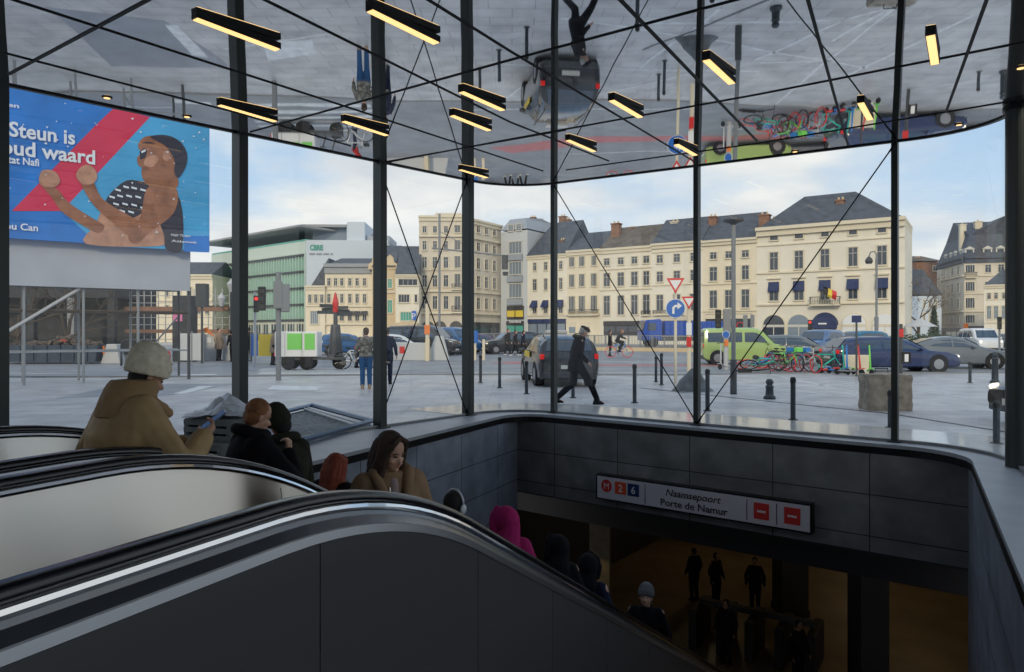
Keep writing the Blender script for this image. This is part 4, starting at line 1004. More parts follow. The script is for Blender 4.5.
paint('white', (0.7, 0.71, 0.72)); paint('red', (0.4, 0.02, 0.02)); paint('black', (0.012, 0.012, 0.014)); paint('truck', (0.01, 0.07, 0.4)); paint('plum', (0.08, 0.05, 0.12)); paint('silver', (0.4, 0.42, 0.45))
# stations: x/L, belt/H, top/H, width factor ; x runs from tail to nose
CT = {
 'suv': dict(st=[(0, .42, .50, .90), (.015, .62, .64, .96), (.05, .64, .90, .98), (.14, .63, .985, 1), (.35, .62, 1.0, 1), (.52, .61, .98, 1), (.60, .61, .92, 1), (.725, .61, .63, 1), (.88, .56, .60, .98), (.97, .48, .53, .93), (1, .36, .44, .84)],
             side=[[(.07, .12), (.11, .82), (.33, .86), (.33, .12)], [(.345, .12), (.345, .86), (.53, .86), (.60, .5), (.64, .12)]], ws=(.60, .715), rw=(.02, .06)),
 'hatch': dict(st=[(0, .42, .5, .90), (.02, .62, .64, .95), (.10, .63, .93, .98), (.22, .62, .985, 1), (.40, .61, 1.0, 1), (.52, .61, .97, 1), (.60, .61, .9, 1), (.74, .6, .63, 1), (.88, .55, .58, .97), (.97, .46, .5, .92), (1, .36, .42, .84)],
             side=[[(.12, .12), (.2, .82), (.36, .86), (.36, .12)], [(.375, .12), (.375, .86), (.53, .86), (.62, .42), (.67, .12)]], ws=(.60, .73), rw=(.03, .10)),
 'coupe': dict(st=[(0, .48, .56, .88), (.02, .62, .66, .93), (.10, .66, .72, .96), (.22, .66, .87, .98), (.36, .65, .98, 1), (.46, .64, 1.0, 1), (.56, .63, .96, 1), (.70, .62, .70, 1), (.82, .57, .60, .98), (.95, .48, .52, .93), (1, .36, .44, .84)],
             side=[[(.24, .2), (.34, .84), (.44, .88), (.44, .1)], [(.455, .1), (.455, .88), (.55, .84), (.66, .2)]], ws=(.57, .69), rw=(.12, .30)),
 'van': dict(st=[(0, .40, .50, .94), (.008, .56, .94, .97), (.05, .56, .985, 1), (.3, .56, 1.0, 1), (.6, .56, 1.0, 1), (.66, .56, .97, 1), (.72, .56, .9, 1), (.84, .55, .58, .99), (.93, .50, .54, .97), (.985, .42, .47, .92), (1, .30, .38, .85)],
             side=[[(.05, .14), (.05, .8), (.24, .8), (.24, .14)], [(.28, .14), (.28, .8), (.46, .8), (.46, .14)], [(.49, .14), (.49, .8), (.65, .8), (.72, .55), (.76, .14)]], ws=(.71, .835), rw=(.0, .01)),
}
def car(name, label, typ, L, W, H, pt, pos, heading, cat='car', group='cars on the far road', lights_on=False, plate=None, side_windows=True, rails=False, panelvan=False):
    """pos: plan point of the middle; heading: plan direction of the nose"""
    T = CT[typ]; rt = empty(name, (pos[0], pos[1], 0.02), math.atan2(heading[1], heading[0]), label, cat, group)
    wr = .33 if typ != 'van' else .33; wx = (.19, .81) if typ != 'van' else (.17, .83)
    def stn(x):
        st = T['st']
        for a, b in zip(st[:-1], st[1:]):
            if x <= b[0]: k = (x - a[0]) / (b[0] - a[0]); return [a[i] + (b[i] - a[i]) * k for i in range(4)]
        return list(st[-1])
    def sec(x):
        _, be, tp, wf = stn(x); w = W / 2 * wf; cab = min(1, max(0, (tp - be) / .3)); rw_ = (.95 - .17 * cab) if typ != 'van' else (.96 - .10 * cab)
        zb = be * H; zt = tp * H; zl = .20 + (.1 if x < .02 or x > .98 else 0)
        return [(w * .90, zl), (w * .98, zl + .06), (w, (zl + zb) / 2), (w * .985, zb), (w * (.985 + rw_) / 2 * 1.01, (zb + zt) / 2 + .02 * cab), (w * rw_, zt - .035 * H * cab - .01), (w * rw_ * .86, zt), (0, zt + .012 * H)]
    xs = sorted(set([s[0] for s in T['st']] + [.27, .44, .08, .92])); vs = []; n = 0
    for x in xs:
        h = sec(x); ring = [(x * L - L / 2, -y, z) for y, z in h] + [(x * L - L / 2, y, z) for y, z in reversed(h[:-1])]
        n = len(ring); vs += ring
    fs = [(i * n + k, i * n + k + 1, (i + 1) * n + k + 1, (i + 1) * n + k) for i in range(len(xs) - 1) for k in range(n - 1)]
    fs += [(i * n, (i + 1) * n, (i + 1) * n + n - 1, i * n + n - 1) for i in range(len(xs) - 1)]
    fs += [tuple(range(n)), tuple(reversed(range((len(xs) - 1) * n, len(xs) * n)))]
    m = MB(); m.add(vs, fs); b = m.build('body', 'paint_' + pt, rt, smooth=True)
    b.modifiers.new('edge', 'EDGE_SPLIT').split_angle = R(38)
    def sp(x, t, sd, off=.012):   # point on the flank between belt and roof
        h = sec(x); p = Vector(h[3]); q = Vector(h[5]); y = p[0] + (q[0] - p[0]) * t + .008; z = p[1] + (q[1] - p[1]) * t
        mid = Vector(h[4]); y += (mid[0] - (p[0] + q[0]) / 2) * (1 - abs(2 * t - 1)); return (x * L - L / 2, sd * (y + off), z)
    if side_windows:
        polys = T['side'] if not panelvan else T['side'][-1:]
        for poly in polys:
            for sd in (-1, 1):
                # subdivide along x so that the pane hugs the flank
                xs_ = [p[0] for p in poly]; x0 = min(xs_); x1 = max(xs_); K = 6; top = []; bot = []
                def tb(x):
                    ts = []
                    for i in range(len(poly)):
                        a = poly[i]; c_ = poly[(i + 1) % len(poly)]
                        if abs(a[0] - c_[0]) < 1e-6:
                            if abs(x - a[0]) < 1e-6: ts += [a[1], c_[1]]
                        elif min(a[0], c_[0]) - 1e-6 <= x <= max(a[0], c_[0]) + 1e-6: ts.append(a[1] + (c_[1] - a[1]) * (x - a[0]) / (c_[0] - a[0]))
                    return (min(ts), max(ts)) if ts else (.1, .1)
                for k in range(K + 1):
                    x = x0 + (x1 - x0) * k / K; lo, hi = tb(x); bot.append(sp(x, lo, sd)); top.append(sp(x, max(hi, lo + .02), sd))
                mid = [tuple((Vector(a) + Vector(c_)) / 2 + Vector((0, sd * .006, 0))) for a, c_ in zip(top, bot)]
                q = MB(); v = bot + mid + top; K1 = K + 1
                q.add(v, [(r * K1 + i, r * K1 + i + 1, (r + 1) * K1 + i + 1, (r + 1) * K1 + i) for r in (0, 1) for i in range(K)]); q.build('side_window', 'car_glass', rt, smooth=True)
    for nm, (a, c_) in (('windscreen', T['ws']), ('rear_window', T['rw'])):
        if typ == 'van' and nm == 'rear_window':
            if panelvan: continue
            q = MB(); q.box(-L / 2 - .02, -L / 2 + .05, -W * .38, W * .38, H * .60, H * .88); q.build(nm, 'car_glass', rt); continue
        K = 5; v = []
        for k in range(K + 1):
            x = a + (c_ - a) * k / K; h = sec(x); zt = h[6][1]; y = h[6][0] * 1.0
            sl = .02
            v += [(x * L - L / 2 + (.02 if nm == 'windscreen' else -.02), -y, zt + sl), (x * L - L / 2 + (.02 if nm == 'windscreen' else -.02), y, zt + sl)]
        q = MB(); q.add(v, [(2 * k, 2 * k + 1, 2 * k + 3, 2 * k + 2) for k in range(K)]); q.build(nm, 'car_glass', rt, smooth=True)
    for x in wx:
        for sd in (-1, 1):
            c_ = Matrix.Translation((x * L - L / 2, sd * (W / 2 - .115), wr)) @ Matrix.Rotation(math.pi / 2, 4, 'X')
            q = MB(); q.lathe([(wr + .05, -.13 * 1), (wr + .05, .13)], 20, M=Matrix.Translation((x * L - L / 2, sd * (W / 2 - .127), wr + .01)) @ Matrix.Rotation(math.pi / 2, 4, 'X')); q.build('wheel_arch', 'arch', rt)
            q = MB(); q.lathe([(wr * .62, -.12), (wr * .95, -.12), (wr, -.08), (wr, .08), (wr * .95, .12), (wr * .62, .12)], 22, M=c_); wh = q.build('wheel', 'tyre', rt)
            q = MB(); q.lathe([(.05, -.128 ), (wr * .60, -.122), (wr * .60, .122), (.05, .128)], 16, M=c_); q.build('rim', 'rim', wh)
    fx_ = L / 2
    for sd in (-1, 1):
        zf = (stn(.95)[1] * H) * .93; x_ = fx_ * .955
        q = MB(); q.ell((x_ - .03, sd * W * .37, zf), (.13, .16, .07), n=10); q.build('headlight', 'head_glow' if lights_on else 'lamp_clear', rt, smooth=True)
        zr = stn(.03)[1] * H * .93
        q = MB(); q.box(-L / 2 - .015 + (.0 if typ == 'van' else .03), -L / 2 + .12, sd * W * .47 - (.0 if sd > 0 else -.0) - .12 * sd - .0, sd * W * .475, zr - .09, zr + .07); q.build('tail_light', 'tail_red', rt, bevel=.02)
    q = MB(); q.box(-L / 2 - .03, -L / 2 + .06, -.26, .26, .52 if typ != 'van' else .45, .63 if typ != 'van' else .56); q.build('number_plate', 'plate', rt)
    q = MB(); q.box(L / 2 - .05, L / 2 + .02, -.26, .26, .34, .45); q.build('number_plate', 'plate', rt)
    q = MB(); q.box(-L / 2 - .02, -L / 2 + .12, -W * .44, W * .44, .24, .44); q.box(L / 2 - .14, L / 2 + .01, -W * .40, W * .40, .22, .34); q.build('bumper', 'dark_grey', rt, bevel=.03)
    for sd in (-1, 1):
        xm = (T['ws'][1] - .02) * L - L / 2 - .12; zm = stn(T['ws'][1])[1] * H + .08
        q = MB(); q.ell((xm - .1, sd * (W / 2 + .10), zm), (.07, .11, .08), n=8); q.build('wing_mirror', 'paint_' + pt, rt, smooth=True)
    if rails:
        q = MB()
        for sd in (-1, 1): q.tube([(-L * .38, sd * W * .37, H * .97), (-L * .32, sd * W * .37, H * 1.02), (L * .05, sd * W * .37, H * 1.02), (L * .09, sd * W * .37, H * .985)], .018, 6)
        q.build('roof_rail', 'dark_grey', rt)
    return rt
def mid(x, d): p = at(x, d); return (p.x, p.y)
hd = Vector((-.12, .993)).normalized(); rp = at(570, 20.4); c0 = Vector((rp.x, rp.y)) + hd * 2.2
t = car('taxi', 'dark taxi seen from behind beside the walking man in a flat cap', 'suv', 4.3, 1.84, 1.52, 'charcoal', c0, hd, rails=True, group=None)
m = MB(); m.box(-.5, .6, .945, .955, .82, 1.0); m.build('door_sign', 'yellow_paint', t)
m = MB(); m.box(-.10, .10, -.35, .35, 1.54, 1.66); m.build('roof_sign', 'light_grey', t, bevel=.03)
car('van', 'bright green small van parked beyond the fallen bicycles', 'van', 4.0, 1.8, 1.8, 'lime', mid(742, 35.0), (1, -.12), 'van', None)
car('car', 'dark grey estate car behind the nose of the green van', 'hatch', 4.3, 1.8, 1.45, 'grey', mid(796, 35.5), (1, -.25))
car('car', 'blue off-road car with a lit headlamp facing the lamp post', 'suv', 4.4, 1.85, 1.75, 'blue', mid(818, 43), (-.75, -.66), lights_on=True)
car('car', 'teal blue car in front of the white arched bays', 'suv', 4.3, 1.8, 1.68, 'teal', mid(855, 45), (-.95, -.3))
car('car', 'long navy blue car passing behind the concrete block', 'hatch', 4.9, 1.85, 1.42, 'navy', mid(888, 28.6), (1, -.03), lights_on=True)
car('car', 'dark silver coupe passing just ahead of the navy car', 'coupe', 4.5, 1.82, 1.40, 'grey', mid(951, 31.5), (1, -.22), lights_on=True)
car('van', 'small white van coming up the street between orange signs and round column', 'van', 4.6, 1.9, 1.9, 'white', mid(980, 58), (-.25, -.97), 'van', None, lights_on=True)
car('car', 'distant dark car parked just right of the white van', 'hatch', 4.2, 1.8, 1.45, 'black', mid(1001, 64), (-.6, -.8))
car('car', 'black car whose nose shows beside the round column', 'hatch', 4.2, 1.78, 1.40, 'black', (10.55, 11.6), (-1, .12), lights_on=True)
car('van', 'dark grey van waiting behind the crossed cables', 'van', 5.0, 1.95, 2.05, 'charcoal', mid(424, 49), (.95, -.3), 'van', None)
car('van', 'blue and white van just ahead of the dark grey van', 'van', 4.8, 1.9, 1.95, 'blue', mid(450, 52), (.8, -.6), 'van', None)
car('car', 'red car in front of the beige apartment block', 'hatch', 4.0, 1.75, 1.5, 'red', mid(459, 56), (.9, .3))
car('car', 'plum coloured car right of the post with the crossed cables', 'hatch', 4.0, 1.75, 1.45, 'plum', mid(484, 56), (.9, .2))
car('car', 'black off-road car half hidden by the walking group', 'suv', 4.4, 1.85, 1.65, 'black', mid(510, 52), (-.9, -.3))
car('car', 'white car seen between the bus stop people and the grey van', 'hatch', 4.1, 1.75, 1.45, 'white', mid(398, 46), (.9, .2))
car('car', 'dark blue car behind the parked bicycle and the red jacket', 'hatch', 4.1, 1.75, 1.5, 'blue', mid(348, 50), (.9, .3))
# blue truck
rt = empty('truck', tuple(at(683, 76, .02)), math.atan2(-.1, -1), 'bright blue lorry with a long container body behind the road fence', 'truck')
m = MB()
for a in (-3.5, -.9, 1.7): pass
m.box(-4.4, 2.4, -1.2, 1.2, 1.15, 2.75); body = m.build('container', 'paint_truck', rt, bevel=.04)
m = MB()
for k in range(14): m.box(-4.3 + k * .5, -4.2 + k * .5, -1.25, 1.25, 1.2, 2.7)
m.build('container_rib', 'paint_truck', body)
m = MB(); m.prismy([(2.7, .7), (4.7, .7), (4.75, 1.6), (4.45, 2.85), (2.9, 3.0), (2.7, 2.7)], -1.2, 1.2); cab = m.build('cab', 'paint_truck', rt, bevel=.06)
m = MB(); m.prismy([(4.76, 1.75), (4.80, 1.78), (4.53, 2.7), (4.48, 2.68)], -1.05, 1.05); m.box(3.4, 4.3, -1.23, 1.23, 1.75, 2.55); m.build('windscreen', 'car_glass', cab)
m = MB(); m.box(-4.4, 4.4, -.9, .9, .65, 1.1); m.build('chassis', 'dark_grey', rt)
for x in (-3.6, -2.4, 3.6):
    for sd in (-1, 1):
        m = MB(); m.lathe([(.3, -.15), (.5, -.15), (.52, 0), (.5, .15), (.3, .15)], 18, M=Matrix.Translation((x, sd * 1.05, .52)) @ Matrix.Rotation(math.pi / 2, 4, 'X')); m.build('wheel', 'tyre', rt)

# ---- bicycles and scooters
def bike(name, label, pos, heading, frame, tyre='tyre', lean=0.0, wheel=.34, group=None, basket=None, cat='bicycle', flat=False, sc=1.0):
    rt = empty(name, (pos[0], pos[1], .03 if not flat else .12), math.atan2(heading[1], heading[0]), label, cat, group)
    rt.rotation_euler = (math.pi / 2 * .62 if flat else lean, 0, math.atan2(heading[1], heading[0])); rt.scale = (sc,) * 3
    for x, nm in ((-.53, 'wheel'), (.53, 'wheel')):
        m = MB(); m.tube([(x + wheel * math.cos(2 * math.pi * k / 24), 0, wheel + wheel * math.sin(2 * math.pi * k / 24)) for k in range(24)], .024, 6, closed=True); w = m.build(nm, tyre, rt, smooth=True)
        m = MB()
        for k in range(8):
            a = math.pi * k / 8; m.tube([(x - wheel * math.cos(a), 0, wheel - wheel * math.sin(a)), (x + wheel * math.cos(a), 0, wheel + wheel * math.sin(a))], .004, 3)
        m.lathe([(.04, -.04), (.04, .04)], 8, M=Matrix.Translation((x, 0, wheel)) @ Matrix.Rotation(math.pi / 2, 4, 'X')); m.build('spokes', 'rim', w)
    m = MB(); bb = (-.08, 0, .30); st_ = (-.24, 0, .80); hd_ = (.38, 0, .85)
    m.tube([(-.53, 0, wheel), bb], .018); m.tube([bb, st_], .022); m.tube([st_, (-.53, 0, wheel)], .014); m.tube([bb, (.40, 0, .66)], .032); m.tube([st_, (.36, 0, .78)], .022); m.tube([(.40, 0, .62), hd_, (.36, 0, .95)], .024); m.tube([(.53, 0, wheel), (.40, 0, .66)], .018)
    m.build('frame', frame, rt, smooth=True)
    m = MB(); m.tube([(.36, 0, .95), (.34, 0, 1.02)], .016); m.tube([(.26, -.30, 1.05), (.34, -.12, 1.03), (.34, .12, 1.03), (.26, .30, 1.05)], .015); m.build('handlebar', 'dark_grey', rt)
    m = MB(); m.ell((-.28, 0, .90), (.14, .08, .035), n=10); m.tube([(-.24, 0, .78), (-.27, 0, .88)], .014); m.build('saddle', 'black', rt, smooth=True)
    m = MB(); m.tube([bb, (.0, .1, .16)], .012); m.tube([bb, (-.16, -.1, .44)], .012); m.box(-.04, .06, .08, .17, .14, .17); m.box(-.21, -.11, -.17, -.08, .42, .45); m.build('pedals', 'dark_grey', rt)
    if basket: m = MB(); m.box(.46, .68, -.13, .13, .80, .98); m.box(-.75, -.36, -.09, .09, .70, .73); m.build('basket', basket, rt, bevel=.03)
    return rt
def scooter(name, label, pos, heading, col, group=None, lean=.0, accent='black', flat=False):
    rt = empty(name, (pos[0], pos[1], .02 if not flat else .08), 0, label, 'scooter', group); rt.rotation_euler = (math.pi / 2 * .93 if flat else lean, 0, math.atan2(heading[1], heading[0]))
    for x in (-.42, .45):
        m = MB(); m.lathe([(.06, -.025), (.10, -.025), (.115, 0), (.10, .025), (.06, .025)], 16, M=Matrix.Translation((x, 0, .115)) @ Matrix.Rotation(math.pi / 2, 4, 'X')); m.build('wheel', 'tyre', rt)
    m = MB(); m.box(-.38, .25, -.08, .08, .12, .18); m.build('deck', accent, rt, bevel=.02)
    m = MB(); m.tube([(.25, 0, .17), (.40, 0, .26), (.34, 0, 1.12)], [.035, .035, .026]); m.build('stem', col, rt, smooth=True)
    m = MB(); m.tube([(.33, -.24, 1.13), (.34, 0, 1.15), (.33, .24, 1.13)], .017); m.build('handlebar', 'dark_grey', rt, smooth=True)
    m = MB(); m.box(-.55, -.32, -.04, .04, .22, .26); m.box(.36, .56, -.04, .04, .24, .27); m.build('mudguard', col, rt, bevel=.01)
    return rt
mat('scooter_teal', (0.03, 0.55, 0.42), .4); mat('bike_blue', (.03, .22, .6), .4); mat('bike_red', (.7, .05, .05), .4); mat('lime_green', (.2, .7, .1), .4)
GB_ = 'shared bicycles and scooters parked on the plaza edge'
bike('bicycle', 'blue and red shared bicycle lying flat, leftmost of the fallen heap', mid(752, 29.0), (.95, .2), 'bike_blue', 'bike_red', group=GB_, flat=True)
bike('bicycle', 'teal bicycle lying across the front of the fallen heap', mid(763, 28.2), (.9, -.3), 'scooter_teal', 'tyre', group=GB_, flat=True)
bike('bicycle', 'bright red bicycle lying at the right end of the fallen heap', mid(773, 28.8), (-.9, .4), 'bike_red', 'bike_red', group=GB_, flat=True)
bike('bicycle', 'dark bicycle standing between the fallen heap and the lime basket bicycle', mid(781, 28.6), (.3, -.95), 'dark_grey', 'bike_red', group=GB_, basket='bike_blue')
bike('bicycle', 'bicycle with a lime green basket standing upright', mid(788, 28.2), (.35, -.93), 'lime_green', 'tyre', group=GB_, basket='lime_green')
bike('bicycle', 'blue framed bicycle standing right of the lime basket', mid(796, 28.4), (.45, -.9), 'bike_blue', 'bike_red', group=GB_, basket='bike_blue', lean=.1)
bike('bicycle', 'bicycle with bright red wheels and pale frame beside the slim dark bollard', mid(807, 27.8), (.25, -.97), 'light_grey', 'bike_red', group=GB_)
bike('bicycle', 'turquoise framed bicycle leaning over to one side', mid(827, 27.6), (.97, -.15), 'scooter_teal', 'tyre', group=GB_, lean=-.5, basket='black')
scooter('scooter', 'teal kick scooter with red rear mudguard standing before the navy car', mid(833, 27), (.8, -.5), 'scooter_teal', GB_, .1, 'bike_red')
scooter('scooter', 'tall blue kick scooter left of the red one', mid(838, 26.6), (.4, -.9), 'bike_blue', GB_, -.05, 'bike_blue')
scooter('scooter', 'red kick scooter with a yellow tag by the small blue sign', mid(849, 26.2), (.7, -.7), 'bike_red', GB_, .05, 'mid_grey')
scooter('scooter', 'white kick scooter with lime stem parked nearest the concrete block', mid(862, 26), (.3, -.95), 'lime_green', GB_, 0, 'white_paint')
scooter('scooter', 'pale kick scooter with green grips under the lamp post by the green van', mid(728, 30), (-.8, -.4), 'light_grey', GB_, .05, 'light_grey')
scooter('scooter', 'dark kick scooter lying in front of the fallen bicycles', mid(744, 27.8), (.9, .3), 'black', GB_, flat=True)
m = MB(); m.box(-.1, .1, -.03, .03, 0, .35); p = at(845.5, 26.4, .85); o = m.build('warning_tag', 'yellow_paint', loc=tuple(p)) if False else None
BK_C = bike('bicycle', 'blue city bicycle with red tyres ridden along the red cycle lane', mid(619, 44.5), (1, -.05), 'bike_blue', 'bike_red', wheel=.34, sc=.98)
bike('bicycle', 'white bicycle parked behind the man in blue jeans', mid(355, 30), (1, .05), 'white_paint', 'tyre', wheel=.37, group=None, basket='black')
# cargo trike
rt = empty('cargo_trike', tuple(at(305, 30.0, .02)), math.atan2(.06, 1), 'white cargo trike with lime green panels on its box, in front of the zebra crossing', 'cargo bike')
m = MB(); m.box(-1.15, .62, -.5, .5, .55, 1.62); bx_ = m.build('cargo_box', 'white_paint', rt, bevel=.04)
for a, b in ((-1.05, -.95), (-.62, -.02), (.10, .52)):
    m = MB(); m.box(a, b, -.52, -.50, .86, 1.54); m.build('green_panel', 'green_paint', bx_)
m = MB(); m.box(-.01, .0, -.515, -.5, .58, 1.6); m.box(-.72, -.71, -.515, -.5, .58, 1.6); m.build('door_gap', 'mid_grey', bx_)
m = MB(); m.box(-1.1, 1.7, -.35, .35, .42, .52); m.tube([(.7, 0, .5), (1.5, 0, .35)], .04); m.tube([(1.0, 0, .45), (.85, 0, 1.0)], .03); m.tube([(1.45, 0, .35), (1.25, 0, 1.15)], .03); m.tube([(1.2, -.3, 1.18), (1.2, .3, 1.18)], .02); m.ell((.85, 0, 1.02), (.14, .1, .04)); m.build('frame', 'dark_grey', rt)
for x, y in ((-.6, -.42), (-.6, .42), (1.45, 0), (.15, -.42), (.15, .42)):
    m = MB(); m.lathe([(.2, -.05), (.28, -.05), (.30, 0), (.28, .05), (.2, .05)], 18, M=Matrix.Translation((x, y, .30)) @ Matrix.Rotation(math.pi / 2, 4, 'X')); w = m.build('wheel', 'tyre', rt)
    m = MB(); m.lathe([(.18, -.03), (.18, .03)], 14, M=Matrix.Translation((x, y, .30)) @ Matrix.Rotation(math.pi / 2, 4, 'X')); m.build('rim', 'rim', w)
for y in (-.42, .42): m = MB(); m.box(-1.18, -1.12, y - .06, y + .06, .6, .7); m.build('tail_light', 'tail_red', rt)
# ---------------------------------------------------------------- street furniture
def bollard(x, yb, yt, label, group='slim dark steel bollards on the plaza', r=None, kind='slim'):
    d = HC * F / (yb - HZ); h = (yb - yt) * d / F; p = at(x, d)
    if kind == 'slim':
        rt = empty('bollard', (p.x, p.y, 0), 0, label, 'bollard', group); r = r or .045
        m = MB(); m.lathe([(r, 0), (r, h - .05)], 14); m.build('shaft', 'dark_post', rt)
        m = MB(); m.lathe([(r * 1.15, h - .10), (r * 1.15, h - .03), (r * .7, h)], 14); m.build('cap', 'black', rt)
        m = MB(); m.lathe([(r * 1.9, 0), (r * 1.8, .02)], 14); m.build('base_ring', 'dark_grey', rt)
    else:
        rt = empty('cast_bollard', (p.x, p.y, 0), 0, label, 'bollard', group)
        m = MB(); m.lathe([(.14, 0), (.14, .06), (.10, .09), (.095, .14), (.085, h - .22), (.10, h - .2), (.10, h - .17), (.07, h - .15), (.07, h - .12), (.09, h - .1), (.085, h - .04), (.05, h)], 20); m.build('shaft', 'dark_post', rt, smooth=True)
    return rt
mat('dark_post', (0.03, 0.04, 0.05), 0.45)
for x, yb, yt, lb in ((480.5, 383, 355, 'slim dark bollard farthest left, by the plum coloured car'), (499.6, 388, 357, 'slim dark bollard second from the left, below the walking group'), (526.5, 394, 361, 'slim dark bollard against the front corner of the taxi'),
                      (573, 398, 379, 'short dark bollard between the legs of the walking man'), (634.6, 403, 364, 'slim dark bollard standing alone right of the walking man'), (656, 382, 356, 'left one of two dark bollards near the blue arrow sign'),
                      (661.5, 385, 353, 'right one of two dark bollards near the blue arrow sign'), (707.5, 411, 369, 'slim dark bollard just right of the post where two cables meet'), (793, 420, 377, 'slim dark bollard in front of the standing bicycles'),
                      (890.6, 428, 390, 'dark bollard tight against the post by the concrete block'), (996.5, 444, 401, 'slim dark bollard in front of the black car nose'), (970, 383, 362, 'low dark bollard in front of the silver coupe')):
    bollard(x, yb, yt, lb)
bollard(769.6, 399, 379, 'squat cast iron bollard below the fallen bicycles', 'cast bollards', kind='cast')
bollard(995, 383, 353, 'stout dark bollard with a round head right of the silver coupe', 'cast bollards', kind='cast')
# rough concrete block
d = 14.6; p = at(885, d); rt = empty('concrete_block', (p.x, p.y, 0), R(-4), 'rough brown concrete block standing on the plaza', 'block')
rng = random.Random(4); bm = bmesh.new(); bmesh.ops.create_cube(bm, size=1); bmesh.ops.subdivide_edges(bm, edges=bm.edges, cuts=9, use_grid_fill=True)
for v in bm.verts:
    n_ = mnoise.noise(v.co * 4.0) * .04 + mnoise.noise(v.co * 11) * .02
    v.co += v.co.normalized() * n_
    v.co.x *= .86; v.co.y *= .5; v.co.z = (v.co.z + .5) * .74
me = bpy.data.meshes.new('block'); bm.to_mesh(me); bm.free(); me.materials.append(MATS['concrete']); o = bpy.data.objects.new('block_body', me); COL.objects.link(o); o.parent = rt
m = MB(); m.tube([(-.2, -.02, .78), (-.2, 0, .86), (.05, 0, .86), (.05, -.02, .78)], .015); m.build('lifting_loop', 'dark_grey', rt)

def sign_pole(name, label, x, yb, ytop, r=.035, mt='light_grey', d=None, cat='sign'):
    d = d or HC * F / (yb - HZ); p = at(x, d); h = zpx(ytop, d)
    rt = empty(name, (p.x, p.y, 0), math.atan2(-p.x, p.y) * 1.0, label, cat); m = MB(); m.lathe([(r, 0), (r, h)], 10); m.build('pole', mt, rt); return rt, d, h
def disc(rt, z, r, mt, y=-.05, n=28, rx=0, name='disc'):
    m = MB(); m.lathe([(r, 0), (r, .02)], n, M=Matrix.Translation((rx, y, z)) @ Matrix.Rotation(math.pi / 2, 4, 'X')); return m.build(name, mt, rt)
def tri(rt, z, s, mt, y, name='triangle', rx=0, th=.02):
    m = MB(); m.prismy([(rx - s / 2, z + s * .433), (rx + s / 2, z + s * .433), (rx, z - s * .433)], y, y + th); return m.build(name, mt, rt)
# yield + blue arrow sign
mat('sign_blue', (0.01, 0.13, 0.5), .35)
rt, d, h = sign_pole('road_sign', 'yield triangle over a round blue turn right sign on a pale pole', 675.5, 378, 278, .045, 'stone_trim', 22)
zt = zpx(286, d); tri(rt, zt, .56, 'red_paint', -.09, 'yield_triangle'); tri(rt, zt + .02, .36, 'white_paint', -.10, 'triangle_field', th=.01)
zb_ = zpx(308.5, d); o = disc(rt, zb_, .30, 'white_paint', -.07, name='arrow_disc'); disc(rt, zb_, .28, 'sign_blue', -.09, name='disc_field')
m = MB(); q = .27; pts = [(-.10, -.17), (-.03, -.17), (-.03, .0), (.0, .04), (.06, .04), (.06, -.03), (.2, .08), (.06, .19), (.06, .11), (-.02, .11), (-.10, .03)]
m.prismy([(a, zb_ + b) for a, b in pts], -.125, -.112); m.build('arrow', 'white_paint', rt)
rt, d, h = sign_pole('road_sign', 'smaller yield triangle on the thick pale pole beside the post', 689, 386, 296, .07, 'stone_trim', 24)
zt = zpx(303, d); tri(rt, zt, .50, 'red_paint', -.13, 'yield_triangle'); tri(rt, zt + .02, .32, 'white_paint', -.14, 'triangle_field', th=.01)
m = MB(); m.box(-.09, .09, -.10, -.06, zpx(335, d), zpx(323, d)); m.build('sticker', 'white_paint', rt); m = MB(); m.box(-.08, .08, -.10, -.06, zpx(347, d), zpx(337, d)); m.build('sticker', 'red_paint', rt)
# covered heap beside it
p = gp(693, 391); rt = empty('covered_heap', tuple(p), 0, 'dark grey pointed heap under plastic at the foot of the sign poles', 'heap')
bm = bmesh.new(); bmesh.ops.create_cone(bm, cap_ends=True, segments=14, radius1=.62, radius2=.06, depth=.62); bmesh.ops.subdivide_edges(bm, edges=bm.edges, cuts=3, use_grid_fill=True)
for v in bm.verts: v.co.z += .31; v.co.y *= .6; v.co += Vector((1, 0, .3)) * mnoise.noise(v.co * 3) * .1; v.co.z = max(v.co.z, 0)
me = bpy.data.meshes.new('sheet'); bm.to_mesh(me); bm.free(); me.materials.append(mat('heap_sheet', (.08, .09, .1), .35, noise=.4, nscale=4)); o = bpy.data.objects.new('sheet', me); COL.objects.link(o); o.parent = rt
# lamp posts
rt, d, h = sign_pole('street_lamp', 'tall grey street lamp with a wide flat disc head in front of the cream house', 733.5, 395, 221, .055, 'mid_grey', 18.2, 'street lamp')
m = MB(); m.lathe([(.04, 0), (.09, .05), (.27, .12), (.27, .15), (.05, .19)], 24, c=(0, 0, h - .12)); m.build('lamp_head', 'dark_grey', rt, smooth=False)
m = MB(); m.lathe([(.085, 0), (.08, .9)], 14); m.build('base_sleeve', 'dark_grey', rt)
rt, d, h = sign_pole('street_lamp', 'ornate dark street lamp with a curled top left of the right-hand post', 876.5, 352, 258, .08, 'mid_grey', 52, 'street lamp')
m = MB(); m.tube([(0, 0, h - .1), (0, 0, h + .3), (-.15, 0, h + .5), (-.4, 0, h + .45), (-.5, 0, h + .1)], .05, 8); m.build('bracket', 'mid_grey', rt)
m = MB(); m.lathe([(.05, .25), (.2, .1), (.28, -.1), (.2, -.3)], 14, c=(-.5, 0, h - .1)); m.build('lantern', 'dark_grey', rt)
m = MB(); m.lathe([(.2, 0), (.18, 1.0), (.12, 1.15), (.15, 2.7), (.08, 2.8)], 14); m.build('base_sleeve', 'mid_grey', rt)
